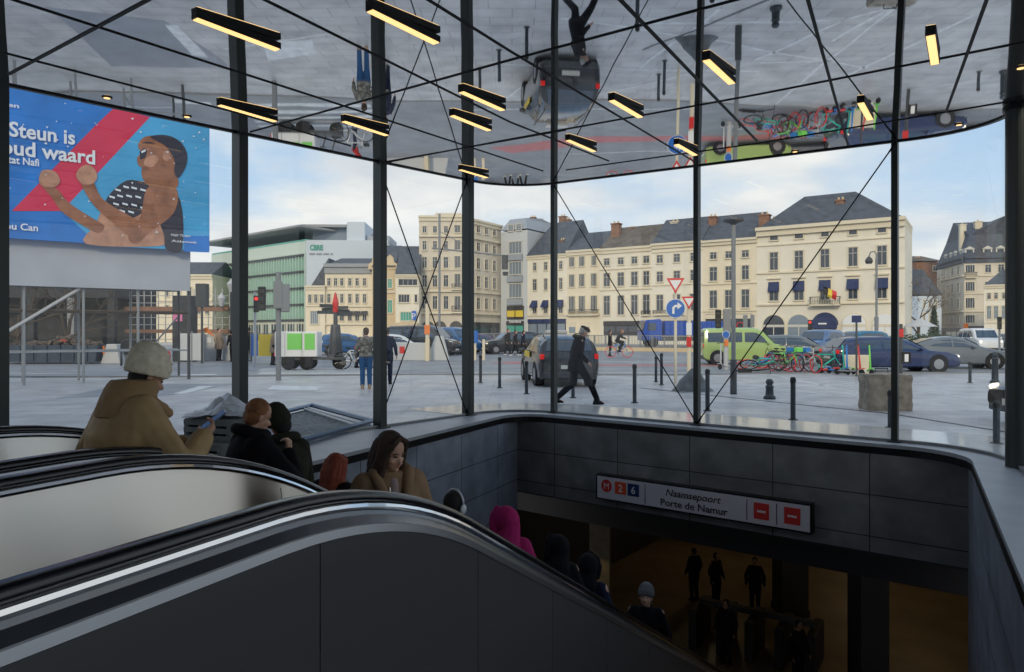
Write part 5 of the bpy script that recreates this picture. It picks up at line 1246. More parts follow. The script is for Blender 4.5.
rt, d, h = sign_pole('street_lamp', 'old fashioned twin lantern lamp post by the green glass block', 231, 360, 292, .06, 'dark_grey', 44, 'street lamp')
for sx in (-.55, .0, .55):
    m = MB(); zz = h - (.9 if sx else 0); m.lathe([(.10, 0), (.24, .45), (.26, .5), (.1, .7), (.03, .85)], 12, c=(sx, 0, zz)); m.build('lantern', 'light_grey', rt)
m = MB(); m.tube([(-.55, 0, h - .95), (-.3, 0, h - 1.2), (0, 0, h - 1.0), (.3, 0, h - 1.2), (.55, 0, h - .95)], .04, 8); m.build('bracket', 'dark_grey', rt)
# catenary mast
rt, d, h = sign_pole('mast', 'slender grey mast with a long horizontal arm behind the crossed cables', 439.5, 352, 214, .09, 'mid_grey', 56, 'mast')
m = MB(); z = zpx(250, d); m.tube([(-.6, 0, z + .15), (5.4, 0, z - .4)], .07, 8); m.tube([(0, 0, z + 1.5), (3, 0, z - .1)], .03, 6); m.build('arm', 'mid_grey', rt)
m = MB(); m.box(5.0, 5.5, -.15, .15, z - 1.5, z - .35); m.lathe([(.2, 0), (.25, .3)], 10, c=(5.3, 0, z - 2)); m.build('lamp_head', 'dark_grey', rt)
# traffic lights
mat('light_red', (.8, .02, .02), .3, emit=(1, .03, .03), es=1.6); mat('light_off', (.03, .035, .03), .4)
def traffic_head(rt, x, z, lit=None, s=1.0, back=False, y=-.12):
    m = MB(); m.box(x - .13 * s, x + .13 * s, y - .1, y + .1, z - .42 * s, z + .42 * s); hd_ = m.build('signal_head', 'black' if not back else 'mid_grey', rt, bevel=.03)
    if not back:
        for k in range(3):
            m = MB(); m.lathe([(.085 * s, 0), (.085 * s, .03)], 14, M=Matrix.Translation((x, y - .10, z + (1 - k) * .26 * s)) @ Matrix.Rotation(math.pi / 2, 4, 'X')); m.build('lens', 'light_red' if lit == k else 'light_off', hd_)
            m = MB(); m.box(x - .1 * s, x + .1 * s, y - .2, y - .1, z + (1 - k) * .26 * s + .09 * s, z + (1 - k) * .26 * s + .105 * s); m.build('visor', 'black', hd_)
    return hd_
rt, d, h = sign_pole('traffic_light', 'grey pole with traffic signal backs left of the cargo trike', 278.5, 381, 272, .085, 'mid_grey', 23.5, 'traffic light')
traffic_head(rt, -.02, zpx(295, d), back=True, s=1.1); m = MB(); m.box(.08, .36, -.2, .2, zpx(312, d), zpx(284, d)); m.build('backing_board', 'mid_grey', rt, bevel=.03)
traffic_head(rt, -.52, zpx(299, d), s=.95); m = MB(); m.tube([(-.5, 0, zpx(290, d)), (0, 0, zpx(290, d))], .02); m.tube([(-.5, 0, zpx(308, d)), (0, 0, zpx(308, d))], .02); m.build('bracket', 'mid_grey', rt)
rt, d, h = sign_pole('traffic_light', 'traffic signal showing red beside the second glazing post', 255, 366, 292, .06, 'light_grey', 32, 'traffic light')
traffic_head(rt, .05, zpx(304, d), 0, .9)
rt, d, h = sign_pole('traffic_light', 'traffic signal pole with a small blue disc in front of the green van', 726, 366, 311, .10, 'light_grey', 30, 'traffic light')
traffic_head(rt, -.32, zpx(319, d), s=.95); m = MB(); m.box(-.12, .2, -.12, .12, zpx(332, d), zpx(309, d)); m.build('backing_board', 'mid_grey', rt, bevel=.03)
disc(rt, zpx(334.5, d), .16, 'white_paint', -.16, name='small_disc'); disc(rt, zpx(334.5, d), .14, 'sign_blue', -.18, name='disc_field'); m = MB(); m.box(-.08, .1, -.15, -.12, zpx(346, d), zpx(340, d)); m.build('sticker', 'orange_paint', rt)
rt, d, h = sign_pole('traffic_light', 'signal back and round red ring sign above the green van roof', 745, 358, 318, .07, 'light_grey', 42, 'traffic light')
traffic_head(rt, .02, zpx(322, d), back=True); traffic_head(rt, .42, zpx(321, d), back=True, s=.9)
m = MB(); m.tube([(-.28 + .19 * math.cos(2 * math.pi * k / 20), -.1, zpx(325.5, d) + .19 * math.sin(2 * math.pi * k / 20)) for k in range(20)], .03, 6, closed=True); m.build('ring_sign', 'red_paint', rt)
rt, d, h = sign_pole('traffic_light', 'small signal showing red before the navy shop awning', 810, 356, 320, .05, 'light_grey', 46, 'traffic light')
traffic_head(rt, 0, zpx(326, d), 0, .95)
rt, d, h = sign_pole('traffic_light', 'traffic light by the round column in front of the pale yellow house', 999.5, 352, 318, .07, 'mid_grey', 52, 'traffic light')
traffic_head(rt, 0, zpx(323, d), s=1.1)
rt, d, h = sign_pole('pedestrian_light', 'dark pole with a red box and a small figure sign beside the right-hand post', 901, 378, 324, .055, 'dark_grey', 24.6, 'traffic light')
m = MB(); m.box(-.10, .08, -.1, .1, zpx(337, d), zpx(329, d)); m.build('button_box', 'red_paint', rt); m = MB(); m.box(.04, .30, -.1, -.04, zpx(363, d), zpx(352, d)); o = m.build('figure_sign', 'black', rt)
m = MB(); m.box(.11, .23, -.115, -.1, zpx(361.5, d), zpx(354, d)); m.build('figure', 'white_paint', o)
rt, d, h = sign_pole('road_sign', 'small rectangular navy sign on a dark pole in front of the arched bays', 856.5, 377, 316, .035, 'dark_grey', 25.5)
m = MB(); m.box(-.16, .16, -.05, -.03, zpx(322.5, d), zpx(315.5, d)); m.build('board', 'awning_navy', rt)
rt, d, h = sign_pole('litter_crate', 'beige utility cabinet standing behind the kick scooters', 857, 374, 374, .02, 'stone_trim', 27.5, 'cabinet'); 
m = MB(); m.box(-.5, .42, -.2, .25, 0, .72); m.build('housing', 'stone_trim', rt, bevel=.02)
# fingerpost
rt, d, h = sign_pole('fingerpost', 'dark fingerpost with many direction arms and a red top', 335.5, 356, 306, .13, 'dark_grey', 44, 'signpost')
for k, (a, L_) in enumerate(((0, 1.0), (math.pi, 1.1), (.3, .9), (math.pi - .4, .9), (-.3, .8), (math.pi + .3, 1.0))):
    z = zpx(311 - k * 1.6 + 3, d); m = MB(); m.box(.1, L_, -.04, .04, -.10, .10, M=Matrix.Translation((0, 0, z)) @ Matrix.Rotation(a, 4, 'Z')); m.build('direction_arm', 'dark_post', rt)
m = MB(); m.lathe([(.16, 0), (.2, .6), (.04, 1.25)], 10, c=(0, 0, h - .4)); m.build('top', 'red_paint', rt)
m = MB(); m.lathe([(.55, 0), (.45, .25), (.3, 1.9), (.25, 2.1)], 12); m.build('plinth', 'dark_grey', rt)
# road fence with ochre base
def fence(name, label, x0, d0, x1, d1, h, n, mt='mid_grey', base=None, gap=.12):
    a = at(x0, d0); b = at(x1, d1); L_ = (b - a).length; rt = empty(name, tuple(a), math.atan2(b.y - a.y, b.x - a.x), label, 'fence')
    for k in range(n + 1):
        m = MB(); x = L_ * k / n; m.box(x - .04, x + .04, -.04, .04, 0, h); m.build('fence_post', mt, rt)
    for k in range(n):
        m = MB(); xa = L_ * k / n + .04; xb = L_ * (k + 1) / n - .04; m.box(xa, xb, -.02, .02, h - .06, h); m.box(xa, xb, -.02, .02, .25, .3); c_ = int((xb - xa) / gap)
        for j in range(c_): q = xa + (xb - xa) * (j + .5) / c_; m.box(q - .018, q + .018, -.012, .012, .3, h - .06)
        m.build('railing_panel', mt, rt)
    if base: m = MB(); m.box(0, L_, -.2, .2, 0, .32); m.build('base', base, rt)
    return rt
fence('road_fence', 'long grey railing beyond the road behind the cyclist', 562, 62, 702, 56, 1.35, 12, base='ochre_stone')
fence('road_fence', 'shorter grey railing behind the black off-road car and the walking group', 463, 66, 548, 63, 1.5, 8)
# white barrier blocks and posts of the road works at the left centre
m = MB()
rt = empty('works_barrier', tuple(at(407, 40)), 0, 'grey concrete works barrier below the dark grey van', 'barrier'); m.prismy([(-1.15, 0), (1.25, 0), (1.2, 1.0), (-1.1, 1.05)], -.2, .2); m.build('slab', 'pale_grey_wall', rt, bevel=.03); m = MB(); m.box(-.4, -.1, -.21, -.2, .4, .8); m.build('marking', 'red_paint', rt)
rt = empty('works_barrier', tuple(at(439, 40)), 0, 'grey works barrier with ochre post in the crossed cables', 'barrier'); m = MB(); m.prismy([(-.7, 0), (.6, 0), (.25, 1.4), (-.2, 1.4)], -.2, .2); m.build('slab', 'pale_grey_wall', rt); m = MB(); m.box(-.75, -.5, -.25, -.1, 0, 1.2); m.build('post', 'yellow_paint', rt)
rt = empty('works_post', tuple(at(427.5, 39)), 0, 'tall pale wooden post with an orange tag behind the crossed cables', 'post'); m = MB(); m.box(-.1, .1, -.1, .1, 0, 3.2); m.build('shaft', 'stone_trim', rt); m = MB(); m.box(-.15, .15, -.16, -.1, 1.5, 2.0); m.build('tag', 'orange_paint', rt)
rt = empty('works_post', tuple(at(478, 40)), 0, 'pair of pale works posts with a blue board right of the crossed cables', 'post'); m = MB(); m.box(-.25, -.1, -.1, .1, 0, 1.6); m.box(.25, .4, -.1, .1, 0, 1.2); m.build('shaft', 'stone_trim', rt); m = MB(); m.box(-.5, .0, -.16, -.1, 1.0, 1.7); m.build('board', 'sign_blue', rt)
# orange terrace of the far street and a hedge, trees
rt = empty('conical_tree', tuple(at(934, 92)), 0, 'narrow dark conifer in front of the street of slate roofs', 'tree')
def leaf_ball(c, r, n, sz, seed, m):
    g = random.Random(seed)
    for _ in range(n):
        u = Vector((g.gauss(0, 1), g.gauss(0, 1), g.gauss(0, 1))).normalized() * (g.random() ** .35)
        p = Vector((c[0] + u.x * r[0], c[1] + u.y * r[1], c[2] + u.z * r[2])); a = Vector((g.gauss(0, 1), g.gauss(0, 1), g.gauss(0, 1))).normalized() * sz; b = a.orthogonal().normalized() * sz * .6
        m.add([p - a, p - b, p + a, p + b], [(0, 1, 2, 3)])
mat('foliage', (.03, .06, .025), .8); mat('branch', (.08, .06, .045), .9)
m = MB()
for k in range(12): leaf_ball((0, 0, .6 + k * .38), (.95 - k * .07, .95 - k * .07, .35), 110, .16, k, m)
m.build('foliage', 'foliage', rt)
m = MB(); m.lathe([(.12, 0), (.06, 4.5)], 8); m.build('trunk', 'branch', rt)
def bare_tree(x, d, h, label, seed, sp=1.0, name='bare_tree', leaves=0):
    g = random.Random(seed); rt = empty(name, tuple(at(x, d)), 0, label, 'tree'); m = MB()
    def br(p, v, r, L_, k):
        q = p + v * L_; md = p + v * L_ * .5 + Vector((g.gauss(0, .05), g.gauss(0, .05), 0)) * L_; m.tube([p, md, q], [r, r * .85, r * .65], 5)
        if k == 0: return
        for _ in range(3 if k > 1 else 4):
            w = (v + Vector((g.gauss(0, .5), g.gauss(0, .5), g.gauss(.1, .3))) * sp).normalized(); br(q if g.random() > .3 else md, w, r * .6, L_ * g.uniform(.6, .85), k - 1)
    br(Vector((0, 0, 0)), Vector((0, 0, 1)), h * .02, h * .3, 5); m.build('branches', 'branch', rt)
    if leaves: q = MB(); leaf_ball((0, 0, h * .7), (h * .4, h * .4, h * .3), leaves, .12, seed, q); q.build('foliage', mat('foliage_brown', (.14, .09, .05), .9), rt)
    return rt
bare_tree(919, 84, 9, 'bare brown tree in the street gap beside the corner house', 3, 1.0, leaves=500)
m = MB(); leaf_ball((0, 0, .7), (4.5, 1, .8), 1800, .14, 9, m); o = m.build('hedge', 'foliage', loc=tuple(at(925, 66))); tag(o, 'low clipped green hedge behind the silver coupe', 'hedge')
# parasol of the far cafe and orange sign
rt = empty('cafe_parasol', tuple(at(920, 76)), 0, 'large pale cafe parasol in the street gap behind the hedge', 'parasol'); m = MB(); m.lathe([(.03, 0), (.03, 3)], 8); m.build('pole', 'mid_grey', rt); m = MB(); m.lathe([(1.7, 2.2), (.05, 3.1)], 10); m.build('canopy', 'light_grey', rt)

# ---------------------------------------------------------------- billboard and building site on the left
pb1 = at(209.5, 24.0); pb0 = at(8, 20.7); bd = (pb1 - pb0).normalized(); BW = 9.6; b0 = pb1 - bd * BW
ZB0 = 4.40; ZB1 = 9.9
rt = empty('billboard', (b0.x, b0.y, 0), math.atan2(bd.y, bd.x), 'huge blue advertising banner of a cheering runner above the building site', 'billboard')
def bb(x, y):
    p = ray_line(x, pb1, bd); return ((p - b0).dot(bd), zpx(y, p.y))
mat('bb_blue', (0.02, 0.19, 0.62), .55, noise=.18, nscale=.9); mat('bb_red', (0.62, 0.03, 0.09), .55, noise=.08, nscale=1); mat('bb_sky', (0.06, 0.36, 0.68), .55, noise=.15, nscale=.7)
mat('bb_skin', (0.30, 0.13, 0.075), .6, noise=.3, nscale=2.5); mat('bb_skin2', (0.47, 0.25, 0.17), .6, noise=.25, nscale=3); mat('bb_dark', (0.03, 0.03, 0.05), .6); mat('bb_white', (0.72, 0.78, 0.86), .55)
def smooth_poly(P, k=4):
    out = []; n = len(P)
    for i in range(n):
        a, b, c, d = (Vector(P[(i + j) % n]) for j in (-1, 0, 1, 2))
        for j in range(k):
            t = j / k; out.append(tuple(.5 * (2 * b + (c - a) * t + (2 * a - 5 * b + 4 * c - d) * t * t + (3 * b - a - 3 * c + d) * t ** 3)))
    return out
m = MB(); m.box(0, BW, 0, .12, ZB0, ZB1); m.build('banner', 'bb_blue', rt)
for nm, pts, y, mt_ in (
    ('red_stripe', [(12, 211), (62, 211), (150, 117), (114, 108), (95, 126)], -.012, 'bb_red'),
    ('pale_field', [(62, 211), (150, 117), (180, 122), (209, 128), (209, 251), (100, 246)], -.010, 'bb_sky'),
    ('athlete_torso', [(103, 208), (120, 190), (133, 181), (152, 184), (168, 190), (176, 200), (178, 222), (168, 236), (160, 246), (86, 244), (96, 224)], -.02, 'bb_skin2'),
    ('athlete_top', [(106, 200), (118, 186), (130, 180), (146, 183), (158, 183), (180, 200), (182, 249), (166, 249), (163, 232), (150, 210), (133, 218), (118, 212), (112, 206)], -.024, 'bb_dark'),
    ('athlete_arm', [(146, 190), (160, 183), (172, 184), (178, 196), (172, 215), (150, 232), (136, 244), (128, 236), (140, 218)], -.03, 'bb_skin'),
    ('athlete_arm', [(42, 183), (50, 186), (58, 190), (66, 200), (76, 208), (92, 218), (104, 226), (98, 233), (80, 224), (62, 212), (52, 198), (40, 184)], -.03, 'bb_skin'),
    ('athlete_arm', [(80, 178), (92, 180), (100, 196), (112, 206), (128, 215), (140, 224), (130, 236), (112, 222), (96, 208), (86, 194)], -.034, 'bb_skin'),
    ('athlete_fist', [(39, 178), (42, 171), (50, 170), (57, 174), (60, 182), (55, 187), (46, 187), (40, 184)], -.04, 'bb_skin2'),
    ('athlete_fist', [(76, 176), (80, 168), (88, 165), (95, 170), (97, 178), (92, 184), (82, 184)], -.04, 'bb_skin2'),
    ('athlete_neck', [(142, 168), (160, 160), (174, 170), (178, 186), (164, 190), (146, 184)], -.026, 'bb_skin'),
    ('athlete_head', [(140, 141), (145, 137), (156, 135.5), (168, 137), (178, 142), (185, 152), (184, 166), (176, 176), (162, 172), (150, 170), (139, 166), (137, 158), (141, 153), (138, 147)], -.032, 'bb_skin'),
    ('athlete_hair', [(150, 137), (160, 135), (172, 137), (182, 144), (187, 155), (185, 168), (178, 178), (174, 172), (174, 160), (166, 147), (156, 141)], -.036, 'bb_dark'),
    ('athlete_ear', [(163, 152), (168, 151), (170, 156), (167, 161), (163, 159)], -.038, 'bb_skin2'), ('athlete_brow', [(141, 143.5), (148, 142), (155, 144), (148, 143.6)], -.038, 'bb_dark'), ('athlete_cheek', [(146, 158), (154, 155), (158, 160), (152, 167), (144, 165)], -.0345, 'bb_skin2'), ('open_mouth', [(139.5, 152), (144, 148), (147, 152), (145, 158), (140, 160)], -.038, 'bb_dark'), ('teeth', [(141, 151.5), (145, 149.5), (145.5, 151.5), (141.5, 153.5)], -.041, 'bb_white'),
    ('blue_margin', [(184, 236), (184, 251.5), (209, 252.5), (209, 236)], -.022, 'bb_blue')):
    m = MB(); q = [bb(*p) for p in (smooth_poly(pts) if 'athlete' in nm else pts)]; m.prismy(q, y, y + .008); m.build(nm, mt_, rt)
m = MB()   # pale dashes on the running top
for (x, y) in [(118, 190), (126, 187), (134, 188), (143, 190), (112, 197), (120, 196), (129, 196), (138, 197), (147, 200), (116, 204), (125, 204), (134, 205), (143, 208), (122, 211), (131, 212)]:
    a = bb(x - 2.8, y - .6); b = bb(x + 2.8, y + .9); m.prismy([(a[0], a[1] - .03), (b[0], b[1] - .03), (b[0], b[1] + .03), (a[0], a[1] + .03)], -.027, -.0245)
m.build('top_pattern', 'bb_white', rt)
g = random.Random(8); m = MB()
for _ in range(70):
    u = g.uniform(3.0, BW - .1); z = g.uniform(4.6, 9.6); s = g.uniform(.015, .045); a = g.uniform(0, 3)
    m.prismy([(u + s * math.cos(a + k * 2.1) * g.uniform(.6, 1.4), z + s * math.sin(a + k * 2.1)) for k in range(3)], -.045, -.043)
m.build('confetti', 'bb_white', rt)
def bbtext(txt, x0, y0, x1, hpx, slope_y1=None, bold=.015, mt_='bb_white'):
    a = bb(x0, y0); b = bb(x1, slope_y1 if slope_y1 else y0); m = MB(); sz = hpx / .72
    text_on(m, txt, Matrix.Translation((a[0], -.05, a[1])) @ Matrix.Rotation(math.pi / 2, 4, 'X'), sz, bold=bold, width=b[0] - a[0]); return m.build('lettering', mt_, rt)
bbtext('Steun is', 9, 136, 75, .44, bold=.014); bbtext('Goud waard', -17, 151, 95, .44, bold=.014); bbtext('tat Nafi', 8, 163, 39, .22, bold=.006); bbtext('een', 2, 106, 19, .13, bold=.004)
bbtext('ou Can', 5, 229, 38, .2, bold=.006); bbtext('Nafi Thiam', 171, 236, 190, .08, bold=.001); bbtext('Atletiek', 171, 242, 197, .08, bold=.001)
# scaffold that carries it
mat('scaff', (.33, .35, .37), .45, .5); mat('netting', (.42, .45, .5), .8, noise=.08, nscale=1); mat('site_dark', (.035, .04, .045), .8, noise=.4, nscale=2); mat('rubble_brown', (.13, .10, .08), .9, noise=.4, nscale=6); mat('rubble_red', (.4, .07, .04), .8); mat('skip_blue', (.03, .05, .08), .6, noise=.3, nscale=3)
rt = empty('scaffold', (b0.x, b0.y, 0), math.atan2(bd.y, bd.x), 'steel scaffold with a pale netting sheet under the advertising banner', 'scaffold')
Lc = (ray_line(192, pb1, bd) - b0).dot(bd)
m = MB(); m.box(0, Lc, .3, .33, zpx(292, 24.5), ZB0 + .25); m.build('netting_sheet', 'netting', rt)
xs = [Lc - k * 1.55 for k in range(7)]
for i, x in enumerate(xs):
    for y in (.5, 2.2):
        m = MB(); m.tube([(x, y, 0), (x, y, ZB1 + .2)], .04 if (i or y > 1) else .05, 8); m.build('upright', 'scaff' if i != 0 else 'dark_grey', rt)
for z in (1.0, 2.3, 3.1, 4.3, 6.5, 8.6):
    for y in (.5, 2.2):
        m = MB(); m.tube([(0, y, z), (Lc, y, z)], .028, 6); m.build('ledger', 'scaff' if z != 2.3 else 'branch', rt)
m = MB(); m.tube([(Lc - 6.2, .45, .8), (Lc - 3.2, .45, 3.0)], .05, 6); m.build('brace', 'light_grey', rt); m = MB(); m.tube([(Lc - 1.6, 2.2, .2), (Lc, 2.2, 2.2)], .03, 6); m.build('brace', 'scaff', rt)
for z in (2.25, 3.4): m = MB(); m.box(0, Lc, .6, 2.1, z, z + .06); m.build('walkway', 'branch', rt)
# dark site building and trees behind
o_ = at(8, 42); rt = empty('site_building', tuple(at(-60, 46)), math.atan2(.05, 1), 'dark half demolished building behind the scaffold', 'building')
m = MB(); m.box(0, 11.2, 0, 6, 3.9, 5.2); 
m.build('upper_slab', 'site_dark', rt)
m = MB(); m.box(0, 11.2, 3, 6, 0, 4); m.build('rear_wall', 'site_dark', rt)
m = MB()
for k in range(15): m.box(11.4 + k * .48, 11.45 + k * .48, 1.5, 1.55, .9, 4.6)
for k in range(7): m.box(11.3, 18.2, 1.5, 1.55, 1.1 + k * .5, 1.14 + k * .5)
m.build('grid_fence', 'scaff', rt)
for k in range(5): m = MB(); m.box(.3 + k * 2.6, .75 + k * 2.6, 0, .45, 0, 4); m.build('pillar', 'mid_grey' if k % 2 else 'site_dark', rt)
m = MB(); m.box(11.3, 18.2, 1, 1.4, 3.05, 3.35); m.box(11.3, 18.2, 1, 1.4, 1.55, 1.8); m.build('beam', 'brick_brown', rt)
bare_tree(20, 38, 8.5, 'bare tree with tangled twigs behind the scaffold netting, nearest the left post', 11, 1.2)
bare_tree(70, 41, 7.5, 'bare tree behind the middle of the scaffold', 12, 1.2)
# skip full of rubble
p = at(12, 36.2); rt = empty('skip', tuple(p), 0, 'long dark blue skip filled with rubble in front of the site', 'skip'); L_ = (at(104, 36.2) - p).x
m = MB(); m.prismy([(0, .1), (L_, .1), (L_ + .15, .95), (-.15, .95)], -.8, .8)
for k in range(7): m.box(.2 + k * L_ / 7, .32 + k * L_ / 7, -.86, -.8, .12, .95)
m.build('bin', 'skip_blue', rt)
m = MB(); g = random.Random(5)
for k in range(150): a = g.uniform(.3, L_ - .3); b_ = g.uniform(.06, .16); zz = .93 + g.uniform(0, .1) + .4 * math.exp(-((a - L_ * .62) / .8) ** 2) * g.random(); yy = g.uniform(-.6, .6); m.box(-b_, b_, -b_ * .8, b_ * .8, -b_ * .5, b_ * .5, M=Matrix.Translation((a, yy, zz)) @ Matrix.Rotation(g.uniform(0, 3), 4, (g.random(), g.random(), g.random() + .1)))
m.build('rubble', 'rubble_brown', rt)['kind'] = 'stuff'; m = MB(); m.prism([(L_ * .56, -.5), (L_ * .60, -.62), (L_ * .66, -.5), (L_ * .63, -.2), (L_ * .58, -.25)], 1.1, 1.24); m.build('red_sack', 'rubble_red', rt, bevel=.03)
# boards and barriers along the site
def thing(name, label, cat, x, d, group=None, rz=0): return empty(name, tuple(at(x, d)), rz, label, cat, group)
t = thing('barrier_block', 'white traffic barrier block with an orange stripe at the end of the skip', 'barrier', 113, 36); m = MB(); m.prismy([(-.5, 0), (.5, 0), (.32, 1.0), (-.2, 1.0)], -.25, .25); m.build('block', 'light_grey', t, bevel=.03); m = MB(); m.box(-.38, -.28, -.27, -.25, .5, .9); m.build('stripe', 'orange_paint', t)
t = thing('hoop_barrier', 'dark green tubular hoop barrier behind the woolly hat', 'barrier', 136, 33.5); m = MB(); m.tube([(-.7, 0, 0), (-.7, 0, .95)] + [(-.45 + .25 * math.cos(math.pi - math.pi * k / 8) - .0, 0, .95 + .28 * math.sin(math.pi * k / 8)) for k in range(5)] + [(.2, 0, 1.23)] + [(.45 + .25 * math.cos(math.pi / 2 - math.pi / 2 * k / 4), 0, .95 + .28 * math.sin(math.pi / 2 - math.pi / 2 * k / 4)) for k in range(5)] + [(.7, 0, 0)], .05, 8); m.build('hoop', 'dark_post', t, smooth=True)
t = thing('gate_panel', 'pale grey steel site gate right of the scaffold foot', 'gate', 192, 37.5); m = MB(); m.box(-.65, .62, -.03, .03, .1, 1.55); m.build('sheet', 'pale_grey_wall', t); m = MB()
for a in (-.65, 0, .62): m.box(a - .03, a + .03, -.05, .05, 0, 1.65)
m.build('gate_frame', 'mid_grey', t)
t = thing('mesh_fence', 'pale mesh fence panel with an orange triangle behind the woman in a tan coat', 'fence', 211, 39.5); m = MB(); m.box(-.55, .55, -.02, .02, 0, 1.5); m.build('mesh', 'pale_grey_wall', t); m = MB(); m.prismy([(-.55, 1.75), (.25, 1.35), (-.2, 1.9)], -.06, -.03); m.build('orange_flag', 'orange_paint', t); m = MB(); m.box(-.22, .05, -.06, -.03, 1.0, 1.3); m.build('notice', 'white_paint', t)
t = thing('mesh_fence', 'pale mesh fence panel behind the second glazing post', 'fence', 236, 39.5); m = MB(); m.box(-.75, .75, -.02, .02, 0, 1.45); m.build('mesh', 'pale_grey_wall', t); m = MB(); m.box(-.75, .75, -.04, .04, 1.42, 1.48); m.build('rail', 'mid_grey', t)
t = thing('banner_fence', 'blue and yellow cloth hung on a barrier left of the traffic light pole', 'banner', 262, 37); m = MB(); m.box(-.55, -.22, -.03, .0, .35, 1.5); m.build('blue_cloth', 'sign_blue', t); m = MB(); m.box(-.18, .65, -.03, 0, .35, 1.5); m.build('yellow_cloth', 'yellow_paint', t); m = MB(); m.tube([(-.6, 0, 0), (-.6, 0, 1.55), (.7, 0, 1.55), (.7, 0, 0)], .03, 6); m.build('barrier_frame', 'mid_grey', t)
t = thing('site_cabin', 'dark box cabinet mounted on a post under the right end of the banner', 'cabinet', 202, 36); m = MB(); m.box(-.25, .28, -.2, .2, 2.9, 4.1); m.build('box', 'dark_post', t); m = MB(); m.lathe([(.06, 0), (.06, 3)], 8); m.build('post', 'dark_grey', t)
t = thing('site_cabin', 'dark arched site kiosk with a pink sticker between scaffold and gate', 'kiosk', 186, 38.5); m = MB(); m.box(-.55, .45, -.4, .4, 0, 3.6); m.build('housing', 'site_dark', t); m = MB(); m.box(-.5, .0, -.44, -.41, 2.2, 2.6); m.build('sticker', mat('pink', (.7, .2, .4), .6), t)
t = thing('parked_car_row', 'long low beam of street works above the mesh fence', 'barrier', 218, 50); m = MB(); m.box(-1.9, 1.7, -.2, .2, 3.1, 3.5); m.build('beam', 'site_dark', t); m = MB(); m.box(-1.7, -1.5, -.1, .1, 0, 3.1); m.box(1.3, 1.5, -.1, .1, 0, 3.1); m.build('legs', 'site_dark', t)
t = thing('traffic_cone', 'red cone at the foot of the scaffold', 'cone', 169, 34.5); m = MB(); m.box(-.15, .15, -.15, .15, 0, .04); m.build('base', 'black', t); m = MB(); m.lathe([(.13, .04), (.03, .75)], 14); m.build('cone_body', 'red_paint', t)
# things lying just outside the glass on the left
mat('pallet_grey', (.10, .11, .11), .8, noise=.3, nscale=5); mat('plastic_sheet', (.5, .53, .58), .35)
for k, (x, d_, z_, lb) in enumerate(((213, 8.75, 0, 'dark slatted crate on the ground outside, nearest the woman with the phone'), (231, 9.2, 0, 'dark slatted crate outside, right-hand one of the bottom pair'), (222, 8.95, .27, 'dark slatted crate outside, on top of the other two under the plastic'))):
    p = at(x, d_); t = empty('slatted_crate', (p.x, p.y, z_ + .0), R(-20), lb, 'crate', 'slatted crates outside the glass')
    m = MB(); w_ = .36; t.scale = (1, 1, .72)
    for zz in (0, .13, .26): m.box(-w_, w_, -.27, -.24, zz, zz + .09); m.box(-w_, w_, .24, .27, zz, zz + .09)
    m.build('side_slats', 'pallet_grey', t)
    m = MB(); m.box(-w_, w_, -.25, .25, .34, .365); m.box(-w_, w_, -.25, .25, 0, .02); m.build('deck', 'pallet_grey', t)
    m = MB()
    for a in (-w_, 0, w_ - .06): m.box(a, a + .06, -.26, .26, .02, .34)
    m.build('battens', 'pallet_grey', t)
p = at(222, 9.0); bm = bmesh.new(); bmesh.ops.create_grid(bm, x_segments=16, y_segments=12, size=.5)
for v in bm.verts:
    n_ = mnoise.noise(Vector((v.co.x * 4, v.co.y * 4, 3))); v.co.z = .02 + .14 * abs(n_) + .22 * math.exp(-((v.co.x - .1) ** 2 + v.co.y ** 2) * 9); v.co.x *= .75; v.co.y *= .6
me = bpy.data.meshes.new('plastic_sheet'); bm.to_mesh(me); bm.free(); me.materials.append(MATS['plastic_sheet']); o = bpy.data.objects.new('plastic_sheet', me); COL.objects.link(o); o.location = (p.x, p.y, .54); tag(o, 'crumpled translucent plastic sheet lying on the dark crates', 'sheet')
sm = o.modifiers.new('thick', 'SOLIDIFY'); sm.thickness = .01
# low framed grate / skylight
cs = [gp(285, 420), gp(314, 411), gp(376, 425), gp(374, 431), gp(298, 446)]
cs = [gp(262, 424), gp(312, 411), gp(372, 428), gp(292, 452)]
c0 = sum(cs, Vector()) / 4; t = empty('skylight_frame', tuple(c0), 0, 'low blue grey metal framed skylight full of rubble outside the glass', 'skylight')
m = MB(); L4 = [c - c0 for c in cs]
for a, b in zip(L4, L4[1:] + L4[:1]):
    m.tube([a + Vector((0, 0, .12)), b + Vector((0, 0, .12))], .045, 6); m.tube([a + Vector((0, 0, .03)), b + Vector((0, 0, .03))], .03, 6)
m.build('frame', mat('frame_blue', (.12, .17, .24), .35, .5), t)
m = MB(); m.prism([tuple(v[:2]) for v in L4], .005, .05); m.build('gravel_bed', mat('gravel', (.12, .13, .14), .9, noise=.6, nscale=14), t)
m = MB()
for k in (.12, .2):
    a = L4[1].lerp(L4[0], k); b = L4[2].lerp(L4[3], k); m.tube([a + Vector((0, 0, .1)), b + Vector((0, 0, .1))], .022, 6)
m.build('bars', 'light_grey', t)

